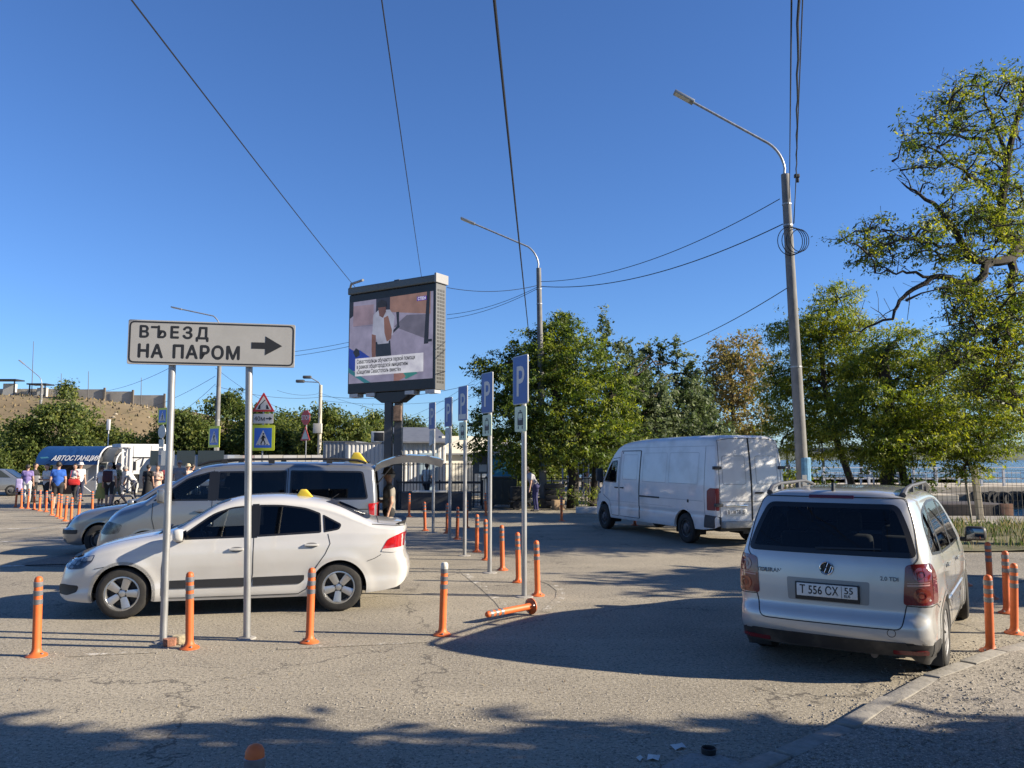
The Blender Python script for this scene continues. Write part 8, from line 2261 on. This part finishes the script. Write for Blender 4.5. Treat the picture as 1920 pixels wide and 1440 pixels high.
    if hair:
        q = MB(); nn = 14
        V2 = []; F2 = []
        for i in range(9):
            th = math.pi * i / 8 * .66
            for j in range(nn):
                ph = 2 * math.pi * j / nn; d = Vector((math.sin(th) * math.cos(ph), math.sin(th) * math.sin(ph), math.cos(th)))
                V2.append(Vector((d.x * .097 * k, d.y * .112 * k + .016 * k, d.z * .105 * k)))
        for i in range(8):
            for j in range(nn): F2.append((i * nn + j, i * nn + (j + 1) % nn, (i + 1) * nn + (j + 1) % nn, (i + 1) * nn + j))
        hm = MB().add(V2, F2).build('hair', HAIRS[hair], t, smooth=True); hm.location = hc + np.array((0, .012 * k, .025 * k)); hm.rotation_euler = (-.42 + lean, 0, 0)
    if hat:
        q = MB(); q.lathe([(.0, .115), (.05, .112), (.092, .08), (.104, .03), (.106, .0), (.15, -.012), (.152, -.018), (.10, -.008)], 16); ht = q.build('hat', hat, t, smooth=True); ht.location = hc + np.array((0, .0, .045 * k)); ht.rotation_euler = (lean, 0, 0)
    for e in (-1, 1):
        p = np.array(up((e * .033, -.098, 1.655))) * k
        q = MB(); q.lathe([(0, -.012), (.009, -.008), (.012, 0), (.009, .008), (0, .012)], 8); o = q.build('eye', M_INK, t); o.location = p
    p = np.array(up((0, -.088, 1.585))) * k; o = MB().box((0, 0, 0), (.045, .012, .010)).build('mouth', mat('lips', (.30, .12, .10), .6), t); o.location = p; o.rotation_euler = (lean, 0, 0)
    if glasses:
        p = np.array(up((0, -.103, 1.655))) * k; o = MB().box((0, 0, 0), (.15, .02, .045)).build('sunglasses', M_INK, t, bevel=.008); o.location = p
    if dress:
        m_, z0, w0 = dress
        q = MB(); q.lathe([(.150 * B, 1.02), (.17 * B, .93), (.20 * B, .80), (w0, z0), (w0 - .012, z0), (.15, .9)], 20); o = q.build('skirt', m_, t, smooth=True); o.scale = (k, k * .8, k)
    return t
def face_to(p, ang=0.0):             # rotation so that the figure (which looks along -y) faces the camera, turned by ang
    return math.atan2(p.y, p.x) - math.pi / 2 + ang
C_WH = cloth('white', (.66, .65, .63)); C_BK = cloth('black', (.02, .02, .022)); C_NV = cloth('navy', (.02, .025, .06)); C_BL = cloth('blue', (.02, .10, .42)); C_PU = cloth('lilac', (.22, .17, .40)); C_OL = cloth('olive', (.40, .36, .10)); C_GR = cloth('grey', (.26, .26, .27)); C_KH = cloth('khaki', (.25, .21, .13)); C_RD = cloth('wine', (.22, .03, .04))
C_PAT = mat('cloth_pattern', (.50, .30, .24), .9, col2=(.62, .55, .48), vscale=22, detail=2); C_CAM = mat('cloth_camouflage', (.05, .05, .025), .9, col2=(.34, .27, .14), vscale=16, detail=2)
C_LIL = cloth('pale_lilac', (.42, .36, .60))
def P_(px_, py_): return gp(px_, py_)
ppl = []
def put(px_, py_, ang, label, top, bottom, **k):
    p = gp(px_, py_); ppl.append(p); return person(p, face_to(p, ang), label, top, bottom, **k)
put(49, 944, 2.9, 'person in a lilac shirt and white trousers at the left end of the queue', C_PU, C_WH, H=1.66, hair='dark', armL='front', bulk=1.05)
put(63, 942, 1.2, 'person in dark clothes with a grey bag beside the lilac shirt', C_BK, C_BK, H=1.72, armL='front', sleeves='long')
put(85, 950, -.9, 'young person in a white T-shirt and black shorts beside the blue shirt', C_WH, C_BK, H=1.70, shorts=True, armL='front', armR='front', hair='brown', stride=.16, shoe=M_SHOEW)
put(106, 957, 3.1, 'broad person in a bright blue T-shirt seen from behind', C_BL, C_BK, H=1.80, shorts=True, hair='dark', bulk=1.15)
put(138, 945, -.7, 'person in a white shirt carrying a red shoulder bag', C_WH, C_BK, H=1.70, hair='dark', armL='front', stride=.14)
put(148, 940, .5, 'person in a white cap just behind the red shoulder bag', C_WH, C_NV, H=1.72, hat=C_WH, hair=None)
put(203, 951, 2.9, 'person in a pale shirt and black shorts with a dark backpack', C_WH, C_BK, H=1.76, shorts=True, hair='grey', stride=.12, bulk=1.1)
put(219, 948, -1.2, 'person in camouflage shirt and khaki shorts beside the backpack', C_CAM, C_KH, H=1.74, shorts=True, hair='grey', stride=.28)
put(188, 950, 2.2, 'person in a long olive yellow skirt left of the backpack', C_WH, C_OL, H=1.64, dress=(C_OL, .35, .30), shoe=M_SHOEW, hair='brown')
put(250, 944, -1.9, 'stooping person in a white shirt over a pushchair', C_WH, C_NV, H=1.72, lean=.62, armL='reach', armR='reach', hair='grey')
put(276, 945, 2.6, 'person in a long black dress beside the pushchair', C_BK, C_BK, H=1.66, dress=(C_BK, .32, .30), hair='dark', sleeves='short')
put(293, 944, -.3, 'person in a patterned pink dress facing the camera', C_PAT, C_PAT, H=1.62, dress=(C_PAT, .40, .29), hair='brown', armL='front')
put(310, 940, .2, 'person in a wine red top behind the ferry sign post', C_RD, C_BK, H=1.66, hair='grey')
put(334, 948, -.1, 'tall person in sunglasses and dark T-shirt beside the ferry sign post', C_GR, C_BK, H=1.84, glasses=True, hair='grey')
put(350, 943, .3, 'person in a pale sun hat right of the sunglasses', C_PAT, C_KH, H=1.66, hat=cloth('straw', (.50, .42, .28)), hair=None)
put(359, 942, 2.4, 'dark-haired person beside the pale sun hat', C_BK, C_BK, H=1.68)
p = pt(729, 965, 15.6); p.z = 0
person(p, face_to(p, -1.5), 'person in a cap and mottled shirt standing at the open minivan tailgate', cloth('mottled', (.24, .22, .19)), C_BK, H=1.70, hair='grey', hat=cloth('cap_dark', (.10, .09, .08)), armL='down', armR='front')
p = pt(800, 930, 34.5); p.z = 0
person(p, face_to(p, 2.6), 'person in a white shirt walking behind the black bar fence', C_WH, C_BK, H=1.72, stride=.2)
p = gp(1001, 957); p.y = 29.6; p.x = pt(1004, 957, 29.6).x
person(p, face_to(p, -1.2), 'stooping person in a pale grey shirt beside the middle lamp post', cloth('pale_grey', (.40, .39, .42)), cloth('indigo', (.05, .05, .14)), H=1.74, lean=.55, armL='drop', armR='drop', hair='dark', bulk=1.15)
p = pt(1101, 935, 36.6); p.z = 0
person(p, face_to(p, .4), 'child in a white T-shirt behind the white rail', C_WH, cloth('pink', (.5, .32, .28)), H=1.30, hair='brown', shorts=True)
# things they carry
def carried(name, p, lab, cat, d, m, rz=0.0, strap=None):
    t = thing(name, lab, cat, p, rz)
    rbox('bag_body', (0, 0, 0), d, m, t, min(d) * .35, seg=3)
    rbox('pocket', (0, -d[1] * .5, -d[2] * .15), (d[0] * .7, d[1] * .3, d[2] * .45), m, t, .02)
    if strap:
        q = MB(); q.tube([(-d[0] * .35, 0, d[2] * .45), (-d[0] * .2, .0, strap), (d[0] * .2, 0, strap), (d[0] * .35, 0, d[2] * .45)], .012, 5); q.build('strap', m, t, smooth=True)
    return t
a = gp(203, 951); carried('backpack', a + Vector((.02, -.20, 1.22)), 'dark wine backpack on the person in the pale shirt', 'backpack', (.34, .20, .46), cloth('backpack', (.05, .02, .03)), .2)
a = gp(138, 945); carried('shoulder_bag', a + Vector((.10, -.26, .92)), 'red shoulder bag of the person in the white shirt', 'bag', (.46, .18, .26), cloth('red', (.50, .02, .02)), .3, .5)
a = gp(63, 942); carried('grey_bag', a + Vector((.22, -.22, 1.02)), 'grey bag of the person in dark clothes', 'bag', (.24, .18, .32), C_GR, .3)
a = gp(50, 944); carried('lilac_bag', a + Vector((-.30, -.1, .78)), 'hanging lilac jacket at the left end of the queue', 'jacket', (.26, .16, .55), C_LIL, .3)
# pushchair
p = gp(240, 946); pc = thing('pushchair', 'black folding pushchair before the stooping person', 'pushchair', p, .4)
for s_ in (-.22, .22):
    q = MB(); q.tube([(-.42, s_, .10), (.30, s_, 1.0)], .016, 6); q.build('frame_tube', M_GALV, pc); q = MB(); q.tube([(.40, s_, .10), (-.30, s_, .85)], .016, 6); q.build('frame_tube', M_GALV, pc)
    for x in (-.42, .40): q = MB(); q.lathe([(.05, -.02), (.10, -.02), (.10, .02), (.05, .02), (.05, -.02)], 14, c=(x, s_, .10), axis='y'); q.build('wheel', M_TYRE, pc)
rbox('seat', (0, 0, .52), (.42, .40, .08), C_BK, pc, .03, Matrix.Rotation(.3, 3, 'Y')); rbox('hood', (.15, 0, .78), (.10, .40, .36), C_BK, pc, .04, Matrix.Rotation(-.4, 3, 'Y'))
# handcart beside the stooping person
p = pt(985, 957, 30.6); p.z = 0; hc_ = thing('handcart', 'dark loaded handcart beside the stooping person', 'handcart', p, .2)
rbox('load', (-.2, 0, .62), (.75, .5, .5), cloth('load_dark', (.03, .03, .028)), hc_, .08); rbox('deck', (-.2, 0, .32), (.85, .5, .06), M_DARKM, hc_, .01)
for s_ in (-.24, .24): q = MB(); q.lathe([(0, -.03), (.17, -.03), (.18, 0), (.17, .03), (0, .03)], 16, c=(-.35, s_, .18), axis='y'); q.build('wheel', M_TYRE, hc_, smooth=True)
q = MB(); q.tube([(.2, -.2, .34), (.55, -.2, .95), (.55, .2, .95), (.2, .2, .34)], .018, 6); q.build('handle', M_GALV, hc_)
# small far car at the left edge
# ------------------------------------------------------------------ overhead wires and small things on the ground
M_CABLE = mat('cable_black', (.012, .012, .013), .6)
def wire(a, b, sag, r, label, n=24, tw=0.0):
    a, b = Vector(a), Vector(b); pts = []
    if a.y < 9.5: a = a + (a - b) * ((a.y + 8) / (b.y - a.y)); n = 40        # carries on overhead behind the camera
    for i in range(n + 1):
        s_ = i / n; p = a.lerp(b, s_); p.z -= sag * 4 * s_ * (1 - s_)
        if tw: p.x += tw * math.sin(i * 2.1); p.z += tw * math.cos(i * 1.7)
        pts.append(p)
    o = MB().tube(pts, r, 5, cap=False).build('overhead_wire', M_CABLE, smooth=True, fix=False)
    return tag(o, label, 'wire', 'overhead wires')
wire(pt(265, 0, 9), pt(668, 541, 30.6), .15, .011, 'thin wire from the upper left down to the billboard top')
wire(pt(718, 0, 9), pt(791, 524, 30.4), .1, .009, 'thin wire from the top centre down to the billboard')
wire(pt(928, -5, 7), pt(993, 640, 33), .1, .016, 'thick cable from the top centre down past the middle lamp')
topR = pt(1474, 372, 21.4)
wire(pt(1484, -5, 8), pt(1480, 372, 21.3), .0, .011, 'left one of the three cables coming down to the tall lamp post')
wire(pt(1497, -5, 8), pt(1493, 332, 21.2), .0, .017, 'thick twisted middle cable coming down to the tall lamp post', tw=.01)
wire(pt(1505, -5, 8), pt(1489, 418, 21.3), .0, .008, 'thin right cable coming down to the tall lamp post')
wire(pt(1493, 332, 21.2), pt(1488, 420, 21.3), .02, .013, 'short cable tail hanging at the tall lamp post top')
wire(pt(1462, 373, 21.3), pt(1014, 528, 31.3), .55, .012, 'upper cable between the tall lamp and the middle lamp')
wire(pt(1468, 420, 21.3), pt(1014, 537, 31.3), .55, .015, 'lower cable between the tall lamp and the middle lamp')
wire(pt(1476, 540, 21.3), pt(1150, 668, 46), .6, .013, 'cable from the tall lamp down into the grey-green tree')
wire(pt(1008, 535, 31.4), pt(838, 539, 30.6), .2, .012, 'cable from the middle lamp to the billboard top')
wire(pt(1008, 538, 31.4), pt(838, 590, 34), .2, .010, 'upper pale cable from the middle lamp behind the billboard')
wire(pt(1008, 541, 31.4), pt(838, 598, 35), .2, .010, 'lower pale cable from the middle lamp behind the billboard')
wire(pt(835, 592, 35), pt(404, 668, 44), .5, .011, 'upper cable from behind the billboard to the left lamp')
wire(pt(835, 600, 35), pt(404, 676, 44), .5, .011, 'lower cable from behind the billboard to the left lamp')
wire(pt(404, 640, 44), pt(180, 735, 72), .6, .014, 'cable from the left lamp sagging over the hill')
wire(pt(404, 705, 44), pt(230, 775, 66), .4, .012, 'lower cable from the left lamp towards the trees')
wire(pt(404, 720, 44), pt(300, 792, 60), .3, .012, 'lowest cable from the left lamp into the trees')
wire(pt(404, 724, 44), pt(597, 745, 58), .3, .012, 'upper cable from the left lamp to the two-headed mast')
wire(pt(404, 690, 44), pt(540, 770, 62), .3, .010, 'cable from the left lamp down behind the warning triangle')
wire(pt(597, 738, 58), pt(520, 732, 50), .2, .010, 'short slack cable left of the two-headed mast')
wire(pt(597, 742, 58), pt(890, 720, 52), .5, .014, 'dark cable from the two-headed mast past the billboard')
wire(pt(597, 750, 58), pt(890, 745, 56), .4, .010, 'thin cable from the two-headed mast below the billboard')
wire(pt(597, 736, 58), pt(880, 800, 52), .3, .009, 'steep thin cable from the mast behind the parking signs')
wire(pt(770, 800, 60), pt(905, 712, 40), .2, .010, 'cable rising from the billboard column to the green tree')
wire(pt(770, 780, 60), pt(900, 705, 40), .2, .009, 'second cable rising behind the parking signs')
# cable clamp at the post top
cc = thing('cable_clamp', 'dark cable clamp hanging by the tall lamp post top', 'clamp', pt(1494, 330, 21.15)); rbox('clamp_body', (0, 0, 0), (.14, .10, .10), M_INK, cc, .02); rbox('clamp_lug', (.02, 0, -.12), (.07, .07, .12), M_INK, cc, .02)

# bricks by the sign post
b = gp(318, 1211); t = thing('red_brick', 'broken red brick lying at the left ferry sign post', 'brick', b, .5)
q = MB(); q.prism([(-.06, -.04), (.05, -.05), (.07, .03), (-.01, .055), (-.065, .04)], 0, .075); q.build('brick_piece', mat('brick_red', (.36, .16, .10), .95, var=.3, vscale=20, bump=.5, bscale=40), t, bevel=.008)
b = gp(337, 1207); t = thing('pale_stone', 'pale yellow stone beside the broken red brick', 'stone', b, .2)
q = MB(); q.prism([(-.09, -.03), (0, -.06), (.08, -.04), (.09, .03), (.02, .06), (-.07, .04)], 0, .09); q.build('stone_piece', mat('stone_yellow', (.48, .41, .27), .95, var=.25, vscale=14, bump=.6, bscale=30), t, bevel=.025)
# litter at the bottom right
for px_, py_, w, d, rz_, m_, lab in ((1272, 1403, .09, .06, .4, 'white', 'crumpled white paper nearest the kerb'), (1225, 1424, .075, .06, -.3, 'white', 'white paper cup lid in the shaded foreground'), (1200, 1425, .05, .03, .9, 'white', 'small white paper scrap in the shaded foreground')):
    t = thing('paper_litter', lab, 'litter', gp(px_, py_), rz_)
    q = MB(); q.add([(-w / 2, -d / 2, .004), (0, -d * .55, .018), (w / 2, -d / 2, .008), (w * .55, d / 2, .022), (0, d * .5, .008), (-w / 2, d / 2, .02), (0, 0, .030)], [(0, 1, 6), (1, 2, 6), (2, 3, 6), (3, 4, 6), (4, 5, 6), (5, 0, 6)]); q.build('paper', mat('paper_white2', (.62, .62, .60), .9), t, fix=False)
t = thing('black_lid', 'small black plastic cup lying by the concrete patch', 'litter', gp(1329, 1416), .3)
q = MB(); q.lathe([(0, 0), (.045, 0), (.05, .045), (.045, .05), (.04, .01), (0, .01)], 16); q.build('cup', M_BLACK, t, smooth=True)
sheet('mortar_patch', [tuple(gp(x, y)[:2]) for x, y in ((1240, 1440), (1290, 1415), (1350, 1418), (1385, 1432), (1390, 1450), (1240, 1455))], .010, asphalt_mat('mortar_sheet', (.36, .345, .32), (.29, .28, .255), cracks=False, speck=.5), 'pale mortar patch at the bottom edge')
# low wall end at the bottom right corner
struct(MB().box((3.55, 4.55, .16), (.5, 1.1, .36), rot=Matrix.Rotation(-.6, 3, 'Z')).build('low_parapet', M_KERB, bevel=.03), 'concrete end block at the bottom right corner')
# dry twigs, leaves and straw over the asphalt
r_ = np.random.RandomState(8); n = 900
P = np.array([(r_.uniform(-6, 4.5), r_.uniform(5.0, 13)) for _ in range(n)]); a = r_.uniform(0, 3.14, n); L = r_.uniform(.008, .035, n); w = .0035
dx, dy = np.cos(a) * L, np.sin(a) * L
V = np.stack([np.stack([P[:, 0] - dx - dy * .2, P[:, 1] - dy + dx * .2, np.full(n, .006)], 1), np.stack([P[:, 0] - dx + dy * .2, P[:, 1] - dy - dx * .2, np.full(n, .006)], 1), np.stack([P[:, 0] + dx, P[:, 1] + dy, np.full(n, .012)], 1)], 1).reshape(-1, 3)
o = mkfast('leaf_litter', V, np.arange(3 * n).reshape(-1, 3), None, mats=[mat('litter_straw', (.42, .34, .20), .9), mat('litter_pale', (.50, .46, .38), .9), mat('litter_brown', (.16, .11, .06), .9)], midx=r_.randint(0, 3, n))
tag(o, 'dry leaf bits and straw scattered over the asphalt', 'leaf litter', kind='stuff')
# far parked car at the left edge
p = gp(2, 931); fc = thing('far_car', 'small pale car parked at the far left edge', 'car', (p.x - 1.2, p.y + 1, 0), .25)
q = MB(); q.prism([(-1.9, .3), (1.9, .3), (1.95, .75), (1.4, .92), (.75, 1.38), (-.9, 1.42), (-1.6, .98), (-1.95, .85)], -.8, .8, 'xz'); q.build('body', P_GREY, fc, smooth=True, bevel=.08)
for e in (-1, 1):
    q = MB(); q.prism([(1.15, .95), (.68, 1.32), (-.8, 1.35), (-1.3, 1.0)], e * .79, e * .81, 'xz'); q.build('window', M_WINDK, fc)
    for x in (-1.2, 1.2): make_wheel(fc, x, e * .72, .29, .18, 'steel', 'far')
q = MB(); q.add([(1.42, -.62, .94), (1.42, .62, .94), (.80, .55, 1.36), (.80, -.55, 1.36)], [(0, 1, 2, 3)]); q.build('windscreen', M_WINDK, fc, fix=False)
